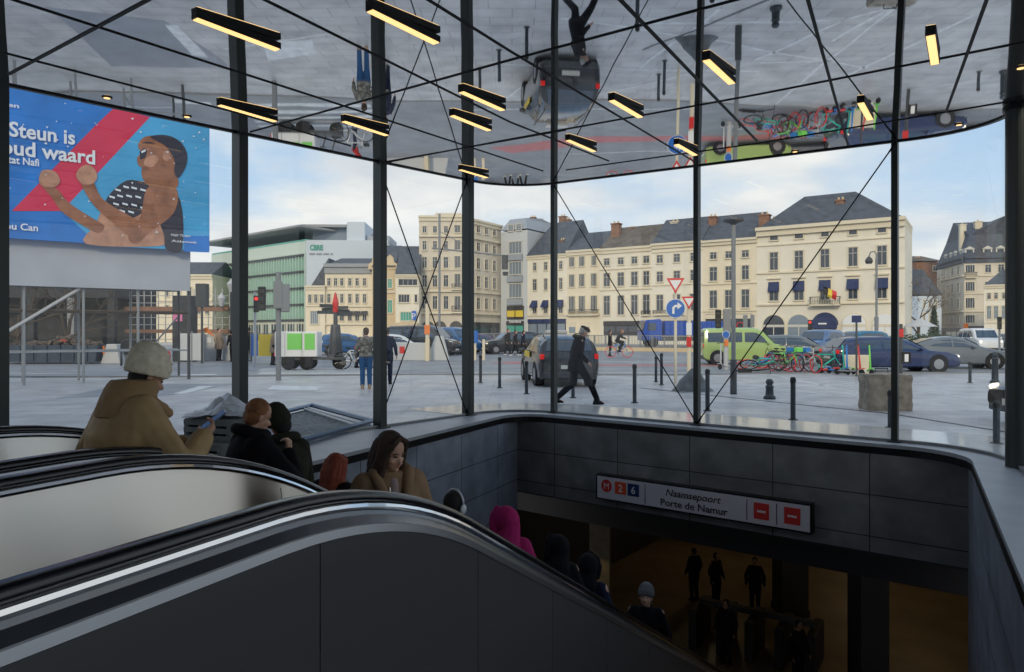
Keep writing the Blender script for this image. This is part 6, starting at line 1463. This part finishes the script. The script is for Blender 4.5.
# ---- hall furniture below
def hall_at(x, yb): d_ = (HC - HF) * F / (yb - HZ); return at(x, d_, HF)
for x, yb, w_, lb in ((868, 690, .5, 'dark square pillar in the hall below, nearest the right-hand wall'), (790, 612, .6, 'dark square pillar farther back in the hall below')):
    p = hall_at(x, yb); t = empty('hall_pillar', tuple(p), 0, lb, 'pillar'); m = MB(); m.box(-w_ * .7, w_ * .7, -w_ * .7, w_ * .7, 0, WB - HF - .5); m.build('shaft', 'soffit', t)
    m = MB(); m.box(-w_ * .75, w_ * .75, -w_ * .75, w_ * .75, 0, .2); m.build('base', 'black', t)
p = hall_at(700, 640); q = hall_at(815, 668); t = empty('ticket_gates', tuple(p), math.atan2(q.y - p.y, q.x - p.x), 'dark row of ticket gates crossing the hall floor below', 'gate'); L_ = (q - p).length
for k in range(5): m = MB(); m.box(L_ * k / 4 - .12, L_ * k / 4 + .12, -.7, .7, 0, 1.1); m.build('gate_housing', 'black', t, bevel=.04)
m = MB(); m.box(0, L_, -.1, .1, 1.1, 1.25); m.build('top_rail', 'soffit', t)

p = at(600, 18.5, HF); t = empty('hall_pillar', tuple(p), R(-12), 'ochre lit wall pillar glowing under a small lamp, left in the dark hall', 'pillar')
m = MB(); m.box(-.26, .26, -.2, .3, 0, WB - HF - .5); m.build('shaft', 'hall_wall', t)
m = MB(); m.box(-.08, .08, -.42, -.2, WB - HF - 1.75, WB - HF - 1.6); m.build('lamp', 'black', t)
# ---------------------------------------------------------------- people
def ball_mesh(m, p, r, n=10): m.ell(p, (r, r, r), n=n)
def cap(m, p0, p1, r0, r1, n=10, fx=1.0):
    p0 = Vector(p0); p1 = Vector(p1); ball_mesh(m, p0, r0, n); ball_mesh(m, p1, r1, n); m.tube([p0, p1], [r0, r1], n)
def chain(m, pts, rs, n=10):
    for i in range(len(pts) - 1): cap(m, pts[i], pts[i + 1], rs[i], rs[i + 1], n)
def loft(m, rings, n=18, M=None):      # rings: (x, y, z, rx, ry)
    vs = []
    for x, y, z, rx, ry in rings:
        for k in range(n):
            a = 2 * math.pi * k / n; vs.append((x + rx * math.cos(a), y + ry * math.sin(a), z))
    fs = [(i * n + k, i * n + (k + 1) % n, (i + 1) * n + (k + 1) % n, (i + 1) * n + k) for i in range(len(rings) - 1) for k in range(n)]
    fs += [tuple(reversed(range(n))), tuple(range((len(rings) - 1) * n, len(rings) * n))]
    m.add(vs, fs, 0, M)
def fuse(m, name, mt, parent, vox=.015, smooth=4, wrinkle=0.0, wscale=8.0, label=None):
    """union of closed shapes as one continuous skin"""
    me = bpy.data.meshes.new(name); me.from_pydata([tuple(p) for p in m.v], [], m.f)
    bm = bmesh.new(); bm.from_mesh(me); bmesh.ops.recalc_face_normals(bm, faces=bm.faces); bm.to_mesh(me); bm.free()
    o = bpy.data.objects.new(name, me); COL.objects.link(o)
    r = o.modifiers.new('r', 'REMESH'); r.mode = 'VOXEL'; r.voxel_size = vox; r.use_smooth_shade = True
    if smooth: s = o.modifiers.new('s', 'SMOOTH'); s.factor = .5; s.iterations = smooth
    dg = bpy.context.evaluated_depsgraph_get(); new = bpy.data.meshes.new_from_object(o.evaluated_get(dg))
    old = o.data; o.modifiers.clear(); o.data = new; bpy.data.meshes.remove(old)
    if wrinkle:
        for v, nrm in [(v, v.normal.copy()) for v in new.vertices]:
            v.co += nrm * (mnoise.noise(v.co * wscale) + .5 * mnoise.noise(v.co * wscale * 2.3)) * wrinkle
    new.materials.clear(); new.materials.append(MATS[mt] if isinstance(mt, str) else mt)
    for p in new.polygons: p.use_smooth = True
    o.parent = parent
    if label: o['label'] = label
    return o
mat('skin', (.52, .30, .21), .5); mat('skin_dark', (.22, .11, .07), .5); mat('eye_dark', (.02, .015, .012), .2); mat('lip', (.38, .13, .11), .45)
mat('hair_brown', (.035, .019, .012), .8, noise=.4, nscale=18); mat('hair_black', (.009, .008, .008), .85); mat('hair_ginger', (.24, .10, .04), .8, noise=.3, nscale=25); mat('hair_red', (.20, .035, .015), .8, noise=.3, nscale=25); mat('hair_grey', (.4, .38, .36), .6)
def cloth(n, c, r=.9, noise=.12, ns=9): return mat('cloth_' + n, c, r, noise=noise, nscale=ns, bump=.15, spec=.12)
cloth('beige', (.42, .29, .15), .6, .2, 5); cloth('cream_knit', (.80, .73, .58), .95, .15, 30); cloth('black', (.009, .009, .012)); cloth('olive', (.03, .032, .024)); cloth('tan', (.27, .175, .105)); cloth('magenta', (.34, .02, .12)); cloth('navy', (.015, .02, .045))
cloth('grey', (.13, .13, .14)); cloth('jeans', (.03, .09, .22)); cloth('pattern', (.16, .16, .15), noise=.7, ns=12); cloth('white', (.6, .6, .6)); cloth('camel', (.35, .25, .17)); cloth('cap_grey', (.05, .05, .055)); cloth('red', (.5, .02, .02)); cloth('charcoal', (.03, .032, .036))
cloth('collar_brown', (.34, .225, .115), .7, .15, 6)
def hand(m, wrist, fwd, up, side, curl=.5, s=1.0, fine=True):
    """palm, four bent fingers of unequal length and a thumb; fwd: finger direction, up: back of the hand, side: thumb side"""
    w = Vector(wrist); f = Vector(fwd).normalized(); u = Vector(up); u = (u - f * u.dot(f)).normalized(); t = Vector(side); t = (t - f * t.dot(f) - u * t.dot(u)).normalized()
    cap(m, w, w + f * .075 * s, .022 * s, .026 * s, 8); cap(m, w + f * .03 * s + t * .012 * s, w + f * .085 * s + t * .02 * s, .018 * s, .015 * s, 8); cap(m, w + f * .03 * s - t * .012 * s, w + f * .08 * s - t * .024 * s, .018 * s, .014 * s, 8)
    if not fine: cap(m, w + f * .08 * s, w + f * .15 * s - u * .03 * s, .022 * s, .016 * s, 8); return
    for k, L_ in enumerate((.074, .082, .076, .060)):
        b = w + f * .088 * s + t * (.027 - .018 * k) * s; c_ = curl * (1 + .08 * k); d = f; pts = [b]
        for j, q in enumerate((.45, .32, .23)):
            a = c_ * (1.0 if j else .8); d = (d * math.cos(a) - u * math.sin(a)).normalized() if j == 0 else (d * math.cos(a) + (-u * math.cos(0) - f * .6).normalized() * math.sin(a)).normalized()
            pts.append(pts[-1] + d * L_ * q * s)
        chain(m, pts, [.0095 * s, .009 * s, .0082 * s, .0072 * s], 8)
    b = w + f * .025 * s + t * .022 * s; chain(m, [b, b + (t * .7 + f * .6 - u * .2).normalized() * .04 * s, b + (t * .55 + f * .9 - u * .4).normalized() * .075 * s], [.014 * s, .011 * s, .009 * s], 8)
def person(label, loc, facing, H=1.72, hair='hair_brown', hair_style='short', hat=None, top='black', top_style='coat', coat_len=.80, legs='black', skin='skin', turn=0.0, pitch=0.0, roll=0.0,
           lean=0.0, lw=None, rw=None, le=None, re=None, lf=None, rf=None, lk=None, rk=None, vox=.018, group=None, shoes='cloth_black', bulk=1.0, face=True, fine=False, collar=False, hand_dirs=None, skirt=1.0, scarf=None, name='person', head_dy=0.0):
    """local frame: +y ahead, +x right. Heights for a 1.72 m figure, then scaled."""
    s = H / 1.72
    rt = empty(name, tuple(loc), math.atan2(-facing[0], facing[1]), label, 'person', group); rt.scale = (s, s, s)
    def L(p): # lean forward above the hips
        z = p[2]; k = max(0, z - .95) * math.tan(lean); return Vector((p[0], p[1] + k, z - k * lean * .35))
    sh = {-1: L((-.185, -.01, 1.41)), 1: L((.185, -.01, 1.41))}
    el = {-1: Vector(le) if le else L((-.27, -.03, 1.13)), 1: Vector(re) if re else L((.27, -.03, 1.13))}
    wr = {-1: Vector(lw) if lw else L((-.27, .10, .88)), 1: Vector(rw) if rw else L((.27, .10, .88))}
    hip = {-1: Vector((-.09, 0, .93)), 1: Vector((.09, 0, .93))}
    an = {-1: Vector(lf) if lf else Vector((-.10, -.02, .08)), 1: Vector(rf) if rf else Vector((.10, -.02, .08))}
    kn = {-1: Vector(lk) if lk else (hip[-1] + an[-1]) / 2 + Vector((0, .03, .03)), 1: Vector(rk) if rk else (hip[1] + an[1]) / 2 + Vector((0, .03, .03))}
    hc = L((0, .02 + head_dy, 1.60)); neck = L((0, -.01, 1.46))
    HM = Matrix.Translation(hc) @ Matrix.Rotation(turn, 4, 'Z') @ Matrix.Rotation(roll, 4, 'Y') @ Matrix.Rotation(-pitch, 4, 'X')
    P = lambda x, y, z: HM @ Vector((x, y, z))
    # --- body, one skin
    m = MB()
    loft(m, [(L((0, 0, z)).x, L((0, 0, z)).y, L((0, 0, z)).z, rx, ry) for z, rx, ry in ((.86, .15, .10), (.95, .165, .105), (1.08, .13, .09), (1.25, .15, .10), (1.38, .16, .09), (1.44, .09, .06))])
    cap(m, neck - Vector((0, 0, .06)), P(0, -.015, -.06), .058, .052)
    m.ell((0, -.012, .035), (.076, .094, .088), n=16, M=HM); m.ell((0, .022, -.045), (.058, .066, .072), n=14, M=HM)
    if face:
        cap(m, P(0, .078, -.008), P(0, .098, -.036), .010, .014, 8); cap(m, P(-.03, .068, .016), P(.03, .068, .016), .012, .012, 8); m.ell((0, .070, -.090), (.022, .018, .018), n=8, M=HM)
        for q in (-1, 1): m.ell((q * .078, -.01, -.012), (.010, .02, .03), n=8, M=HM); cap(m, P(q * .04, .056, -.03), P(q * .046, .045, -.04), .020, .016, 8)
    for q in (-1, 1):
        chain(m, [sh[q], el[q], wr[q]], [.050, .038, .027]); chain(m, [hip[q], kn[q], an[q]], [.085, .058, .042])
        cap(m, an[q] + Vector((0, -.03, -.03)), an[q] + Vector((0, .14, -.055)), .036, .028)
        d = (wr[q] - el[q]).normalized()
        hd = hand_dirs.get(q) if hand_dirs else None
        if hd: hand(m, wr[q], hd[0], hd[1], hd[2], hd[3], 1.0, fine)
        else: hand(m, wr[q], d, Vector((q, 0, 0)), Vector((0, 1, 0)), .35, 1.0, fine)
    body = fuse(m, 'body', skin, rt, vox if not fine else .0075, 2 if fine else 1)
    if face:
        for q in (-1, 1):
            m = MB(); m.ell((q * .030, .074, .000), (.013, .006, .006), n=8, M=HM); m.build('eye', 'eye_dark', rt, smooth=True)
            m = MB(); m.tube([P(q * .016, .081, .020), P(q * .032, .080, .025), P(q * .048, .070, .019)], .0035, 5); m.build('eyebrow', hair if hair else 'hair_brown', rt)
        m = MB(); m.ell((0, .083, -.062), (.022, .006, .0065), n=8, M=HM); m.build('mouth', 'lip', rt, smooth=True)
    # --- trousers and shoes
    m = MB()
    for q in (-1, 1): chain(m, [hip[q], kn[q], an[q] + Vector((0, 0, .02))], [.115, .078, .064])
    cap(m, (-.06, 0, .93), (.06, 0, .93), .12, .12); fuse(m, 'trousers', 'cloth_' + legs, rt, max(vox, .016), 2)
    for q in (-1, 1):
        m = MB(); a = an[q]; loft(m, [(a.x, a.y + .03, a.z - .085, .048, .135), (a.x, a.y + .03, a.z - .05, .047, .13), (a.x, a.y - .01, a.z - .0, .045, .07), (a.x, a.y - .02, a.z + .04, .042, .055)], 14); m.build('shoe', shoes, rt, smooth=True)
    # --- upper garment
    b = bulk; m = MB(); zl = coat_len if top_style == 'coat' else .90
    rings = [(z, rx, ry) for z, rx, ry in ((zl, .205 * skirt, .16 * skirt), ((zl + .98) / 2, .195 * skirt, .15 * skirt), (1.0, .185, .135), (1.12, .175, .125), (1.28, .195, .13), (1.38, .185, .115), (1.45, .105, .085), (1.485, .08, .078))]
    loft(m, [(L((0, 0, z)).x, L((0, 0, z)).y - .005, L((0, 0, z)).z, rx * b, ry * b) for z, rx, ry in rings])
    for q in (-1, 1):
        d = (wr[q] - el[q]).normalized(); chain(m, [sh[q] - Vector((q * .03, 0, .01)), el[q], wr[q] - d * .02], [.078 * b, .062 * b, .045 * b])
    up = fuse(m, 'coat' if top_style == 'coat' else 'jacket', 'cloth_' + top, rt, vox if not fine else .012, 3, .006 if fine else .004, 9)
    if collar:
        m = MB(); c0 = L((0, -.01, 1.47)); m.tube([(c0.x + .098 * math.cos(a), c0.y - .012 + .105 * math.sin(a), c0.z + .02 + .03 * math.sin(a) * -1) for a in [2 * math.pi * k / 20 for k in range(20)]], .045, 8, closed=True); fuse(m, 'collar', 'cloth_' + (collar if isinstance(collar, str) else top), rt, .012, 3)
    if scarf: m = MB(); c0 = L((0, 0, 1.47)); m.tube([(c0.x + .075 * math.cos(a), c0.y + .08 * math.sin(a), c0.z + .015 * math.sin(3 * a)) for a in [2 * math.pi * k / 20 for k in range(20)]], .038, 8, closed=True); cap(m, c0 + Vector((.05, .1, -.02)), c0 + Vector((.06, .14, -.25)), .035, .03); fuse(m, 'scarf', 'cloth_' + scarf, rt, .012, 2)
    # --- hair
    if hair:
        m = MB()
        # cap of hair: back and top of the head, open over the face
        m.ell((0, -.028, .045), (.086, .092, .092), n=16, M=HM)
        if hair_style == 'short': m.ell((0, -.045, -.01), (.080, .066, .08), n=12, M=HM)
        if hair_style in ('long', 'bob', 'scarfed'):
            L_ = {'long': .34, 'bob': .14, 'scarfed': .22}[hair_style]
            for q in (-1, 1):
                for k, (dx, dy) in enumerate(((.080, .03), (.086, -.01), (.075, -.05))):
                    chain(m, [P(q * dx * .8, dy, .06), P(q * dx, dy, -.03), P(q * dx * 1.03, dy - .005, -.12), P(q * dx * 1.0, dy + .0, -.12 - (L_ - .12) * .9)], [.03, .026, .030, .016], 8)
            for dx in (-.045, 0, .045): chain(m, [P(dx, -.075, .04), P(dx, -.092, -.06), P(dx * 1.1, -.085, -L_ + (.03 if dx else 0))], [.04, .045, .022], 8)
        if hair_style == 'long':   # fringe swept to the sides
            for q in (-1, 1): chain(m, [P(0, .05, .118), P(q * .05, .062, .085), P(q * .076, .045, .02)], [.018, .020, .016], 8)
        if hair_style == 'bun': m.ell((0, -.125, .05), (.04, .04, .04), n=10, M=HM)
        fuse(m, 'hair', hair, rt, .010 if vox > .012 else .007, 2, .003 if fine else 0, 30)
    if hat:
        kind, hm = hat[0], hat[1]; m = MB(); hz = hat[2] if len(hat) > 2 else 1.0; HM0 = HM
        if kind == 'beanie': HM = HM @ Matrix.Translation((0, -.004, .022)) @ Matrix.Rotation(.16, 4, 'X') @ Matrix.Diagonal((hz, hz, hz, 1))
        if kind == 'beanie':
            vs = [(r_ * math.cos(2 * math.pi * k / 24) , r_ * 1.12 * math.sin(2 * math.pi * k / 24) - .015, z) for r_, z in ((.097, .005), (.104, .012), (.106, .06), (.099, .066)) for k in range(24)]
            loft(m, [(0, -.015, .0, .096, .108), (0, -.015, .055, .103, .115), (0, -.018, .075, .100, .111), (0, -.022, .12, .088, .098), (0, -.028, .155, .060, .068), (0, -.032, .175, .022, .026)], 22, HM)
            loft(m, [(0, -.013, -.012, .098, .11), (0, -.013, .0, .104, .117), (0, -.013, .05, .107, .120), (0, -.013, .062, .100, .112)], 22, HM); fuse(m, 'woolly_hat', 'cloth_' + hm, rt, .008, 2, .0025, 40)
        elif kind == 'flatcap':
            m.ell((0, -.005, .095), (.098, .118, .045), n=16, M=HM); m.ell((0, .09, .072), (.07, .055, .012), n=12, M=HM); loft(m, [(0, -.01, .045, .088, .10), (0, -.01, .09, .09, .102)], 18, HM); fuse(m, 'flat_cap', 'cloth_' + hm, rt, .009, 2)
        elif kind == 'hood':
            m.ell((0, -.03, .03), (.115, .125, .135), n=18, M=HM); cap(m, P(0, -.05, -.04), L((0, -.07, 1.44)), .10, .13, 12); chain(m, [P(.09, .05, .08), P(.105, .05, 0), P(.08, .05, -.10)], [.03, .035, .04]); chain(m, [P(-.09, .05, .08), P(-.105, .05, 0), P(-.08, .05, -.10)], [.03, .035, .04]); chain(m, [P(-.08, .055, .09), P(0, .05, .14), P(.08, .055, .09)], [.03, .035, .03])
            fuse(m, 'hood', 'cloth_' + hm, rt, .010, 3, .003, 18)
    return rt, (HM0 if hat else HM), L
def on_esc(n, x, st, extra=0.0):
    k = (x - 512) / F; s = (n * (NN.x - k * NN.y) * -1) / (U.x - k * U.y) if False else -n * (NN.x - k * NN.y) / (U.x - k * U.y)
    p = SN(s, n, -drop(s, st) + extra); return p, s
FU = (U.x, U.y)
# woman in the beige coat
p, s = on_esc(3.70, 117, 2.2)
p.z = -.18
rt, HM, L = person('person in a puffy beige coat and cream woolly hat looking at a phone', p, (U.x + .2, U.y - .15), 1.66, 'hair_black', 'short', ('beanie', 'cream_knit', 1.1), 'beige', 'coat', .55, 'black', lean=.16, pitch=.42, turn=-.12,
   rw=(.15, .44, 1.22), re=(.37, .20, 1.06), lw=(-.04, .40, 1.16), le=(-.42, -.06, .98), bulk=1.5, fine=True, vox=.012, collar=False, skirt=1.25,
   hand_dirs={1: ((-.2, .75, .62), (.6, .4, -.6), (-.5, .3, .6), .7), -1: ((.35, .8, .45), (0, .3, -.9), (.3, .5, .5), .5)}, head_dy=.05)
m = MB(); c0 = L((0, 0, 1.40))
loft(m, [(0, c0.y - .02, c0.z - .02, .21, .17), (0, c0.y - .015, c0.z + .05, .175, .155), (0, c0.y + .0, c0.z + .11, .15, .145), (0, c0.y + .01, c0.z + .16, .138, .135), (0, c0.y + .015, c0.z + .19, .12, .12)], 22)
cap(m, (.12, c0.y + .08, c0.z + .04), (.05, c0.y + .20, c0.z - .02), .05, .035); cap(m, (-.12, c0.y + .08, c0.z + .04), (-.05, c0.y + .2, c0.z - .02), .05, .035)
fuse(m, 'hood_collar', 'cloth_collar_brown', rt, .012, 4, .008, 12)
m = MB(); m.box(-.04, .04, -.0045, .0045, -.085, .085); ph = m.build('phone_tmp', mat('phone_blue', (.10, .15, .24), .25, .2), None, bevel=.004)
ph.name = 'phone'; tag(ph, 'slim blue grey phone held by the person in the beige coat', 'phone')
M_ = rt.matrix_basis.copy(); wp = M_ @ Vector((.09, .53, 1.31)); ph.location = wp; ph.rotation_euler = (R(-52), R(8), rt.rotation_euler.z + R(-18))
# bag strap on the beige coat: a small dark strap on the shoulder
# two people whose heads are close together
p, s = on_esc(3.80, 244, 2.2)
p.z = -.46
rt, HM, L = person('ginger haired person in a black coat raising a hand to the chin', p, (.78, .62), 1.60, 'hair_ginger', 'short', None, 'black', 'coat', .6, 'black', lean=.14, pitch=.35, rw=(.02, .33, 1.30), re=(.27, .30, 1.08), bulk=1.32, fine=True, vox=.012, collar=True,
   hand_dirs={1: ((-.1, .1, 1), (.7, .6, .2), (-.4, .3, .6), 1.1), -1: ((.1, .3, -1), (-1, 0, 0), (0, 1, 0), .4)})
p, s = on_esc(4.0, 285, 2.25); p.z = -.66
person('person in a dark olive hat leaning their head to the ginger haired one', p, (-.75, .65), 1.66, 'hair_black', 'short', ('beanie', 'olive'), 'olive', 'coat', .7, 'black', lean=.10, pitch=.35, roll=-.35, bulk=1.15, vox=.015, collar=True, rw=(.10, .30, 1.2), re=(.26, .10, 1.1))
# red haired person
p, s = on_esc(4.05, 331, 2.3); p.z -= .10
person('red haired person with a patterned scarf, seen over the handrail', p, FU, 1.60, 'hair_red', 'long', None, 'black', 'coat', .7, 'black', bulk=1.15, vox=.013, collar=False, scarf='pattern', pitch=.3, lean=.08)
# brown haired woman
p, s = on_esc(2.48, 389, 1.85); p.z -= .10
rt, HM, L = person('person with long brown hair in an open tan coat looking down', p, (.42, -.90), 1.60, 'hair_brown', 'long', None, 'tan', 'coat', .7, 'black', bulk=1.1, fine=True, vox=.012, turn=.50, pitch=.28, lean=.05)
m = MB(); 
for q in (-1, 1): chain(m, [L((q * .09, -.07, 1.50)), L((q * .11, .04, 1.47)), L((q * .075, .135, 1.36)), L((q * .06, .165, 1.2))], [.035, .04, .034, .03])
fuse(m, 'lapel', 'cloth_tan', rt, .010, 3, .004, 14)
m = MB(); loft(m, [(0, .075, 1.12, .07, .12), (0, .078, 1.30, .062, .105), (0, .06, 1.41, .05, .085), (0, .045, 1.475, .036, .055)], 14); fuse(m, 'shirt', mat('cloth_pale', (.32, .24, .23), .8), rt, .012, 2)
m = MB(); m.tube([(.035, .155, 1.40), (.04, .17, 1.3), (.03, .18, 1.2)], .0035, 6); m.build('zip', 'chrome', rt)
# person with white headphones
p, s = on_esc(2.72, 454, 1.85); p.z -= .05
rt, HM, L = person('dark haired person with white over ear headphones going down the escalator', p, (.62, .78), 1.55, 'hair_black', 'short', None, 'grey', 'jacket', .8, 'black', vox=.013, bulk=1.1)
m = MB(); m.tube([HM @ Vector((.098 * math.cos(a), -.01, .03 + .115 * math.sin(a))) for a in [math.pi * k / 12 for k in range(13)]], .011, 8)
for q in (-1, 1): m.ell((q * .096, -.01, -.01), (.022, .036, .042), n=12, M=HM)
m.build('headphones', mat('white_plastic', (.6, .64, .7), .3), rt, smooth=True)
# magenta hood
p, s = on_esc(2.62, 505, 1.85); p.z -= .05
person('person in a magenta hood going down the escalator, black jacket under it', p, (-.2, .98), 1.62, None, 'short', ('hood', 'magenta'), 'magenta', 'jacket', .8, 'black', vox=.013, bulk=1.15, turn=.7, pitch=.25)
p, s = on_esc(2.5, 556, 1.85); person('person in black further down, a sliver of face showing', p, (-.2, 1), 1.58, None, 'short', ('hood', 'black'), 'black', 'coat', .7, 'black', vox=.018, turn=.9)  # black hood added: its colour stands in for the darkness of the well
p, s = on_esc(2.45, 588, 1.85); person('person in dark blue further down beside the yellow glow', p, FU, 1.60, None, 'short', ('hood', 'black'), 'navy', 'jacket', .8, 'black', vox=.018)  # hood added in black so the head sinks into the unlit depth
p, s = on_esc(2.42, 646, 1.85); person('person in a grey woolly hat coming up out of the dark, face visible', p, (-.3, -.95), 1.74, 'hair_grey', 'short', ('beanie', 'grey'), 'black', 'jacket', .8, 'black', vox=.013, pitch=-.3)
# ---- people on the plaza
def foot(x, yb): return gp(x, yb)
person('person striding past in a flat cap and long dark coat', foot(576, 404.5), (.97, .22), 1.74, 'hair_grey', 'short', ('flatcap', 'black'), 'black', 'coat', .74, 'black', lean=.17, pitch=.45, head_dy=.05,
       rf=(.09, .46, .09), rk=(.10, .28, .50), lf=(-.09, -.42, .12), lk=(-.10, -.02, .48), rw=(.25, .18, .95), lw=(-.25, .12, .92), bulk=1.06, vox=.014, collar=True, skirt=1.08)
person('person in a patterned jumper and blue jeans standing with their back turned', foot(366, 388.5), (-.25, 1), 1.74, 'hair_brown', 'short', None, 'pattern', 'jacket', .85, 'jeans', shoes='cloth_camel', vox=.016, bulk=1.02)
person('person in navy clothes mostly hidden behind the second post', foot(387, 384), (.1, 1), 1.75, 'hair_black', 'short', None, 'navy', 'jacket', .85, 'navy', vox=.018)
def at_floor(x, d): q = at(x, d); return Vector((q.x, q.y, .02))
person('person in a tan coat walking in front of the mesh fence', at_floor(219, 39), (.9, -.3), 1.8, 'hair_black', 'bun', None, 'camel', 'coat', .62, 'black', vox=.02, skirt=1.2, bulk=1.05)
person('dark clothed person half hidden by the glazing post near the tan coat', at_floor(233, 38), (-.6, .5), 1.7, 'hair_black', 'short', None, 'charcoal', 'coat', .7, 'black', vox=.02, lean=.3)
person('dark haired person in black behind the banner near the signal', at_floor(249, 38.5), (-.6, .5), 1.85, 'hair_black', 'short', None, 'black', 'coat', .7, 'black', vox=.02)
person('person in a brown coat standing behind the traffic light pole', at_floor(273, 34), (.7, .5), 1.72, 'hair_brown', 'short', None, 'camel', 'coat', .6, 'black', vox=.02, lean=.15)
person('person in a red top riding behind the parked white bicycle', at_floor(357, 31.5), (.9, .1), 1.66, 'hair_black', 'short', ('beanie', 'white'), 'red', 'jacket', .85, 'navy', vox=.02, lean=.5)
for x, dd, f, h_, lb, tp in ((507.5, 47, (.8, -.5), 1.82, 'left one of three dark clothed walkers near the taxi', 'black'), (515, 48, (.85, -.4), 1.72, 'middle one of three dark clothed walkers near the taxi', 'charcoal'), (523, 46.5, (.9, -.3), 1.70, 'right one of three dark clothed walkers near the taxi', 'navy')):
    person(lb, at_floor(x, dd), f, h_, 'hair_black', 'short', None, tp, 'coat', .75, 'black', vox=.022, group='three walkers crossing the road', rf=(.09, .28, .10), lf=(-.09, -.26, .12), shoes='cloth_white', lean=.08)
# cyclist on the blue bicycle and a passenger behind
q = at_floor(618, 44.5)
person('cyclist in a dark jacket on the blue bicycle with red tyres', q + Vector((-.05, .1, .10)), (1, -.05), 1.72, 'hair_ginger', 'short', None, 'charcoal', 'jacket', .9, 'charcoal', vox=.02, lean=.45, rk=(.12, .36, .72), rf=(.12, .12, .32), lk=(-.12, .40, .86), lf=(-.12, .18, .52), rw=(.2, .55, 1.08), re=(.26, .34, 1.16), lw=(-.2, .55, 1.08), le=(-.26, .34, 1.16), pitch=-.2)
person('dark clothed person just behind the cyclist', at_floor(610, 46.5), (1, 0), 1.72, 'hair_black', 'short', None, 'black', 'coat', .7, 'black', vox=.022)
# ---- people in the hall below
for x, yb, f, lb in ((755, 612, (-.3, -1), 'dark silhouette standing in the hall, in front of the lit floor'), (716, 606, (.5, -.8), 'dark silhouette left of the standing one in the hall'), (694, 600, (-.4, .9), 'dark silhouette farthest left in the hall'),
                      (726, 664, (-.6, -.7), 'dark silhouette bending by the ticket gates'), (798, 690, (.4, -.9), 'dark silhouette at the lower edge of the hall')):
    person(lb, hall_at(x, yb), f, 1.75, 'hair_black', 'short', None, 'black', 'coat', .7, 'black', skin='skin_dark', vox=.024, face=False)
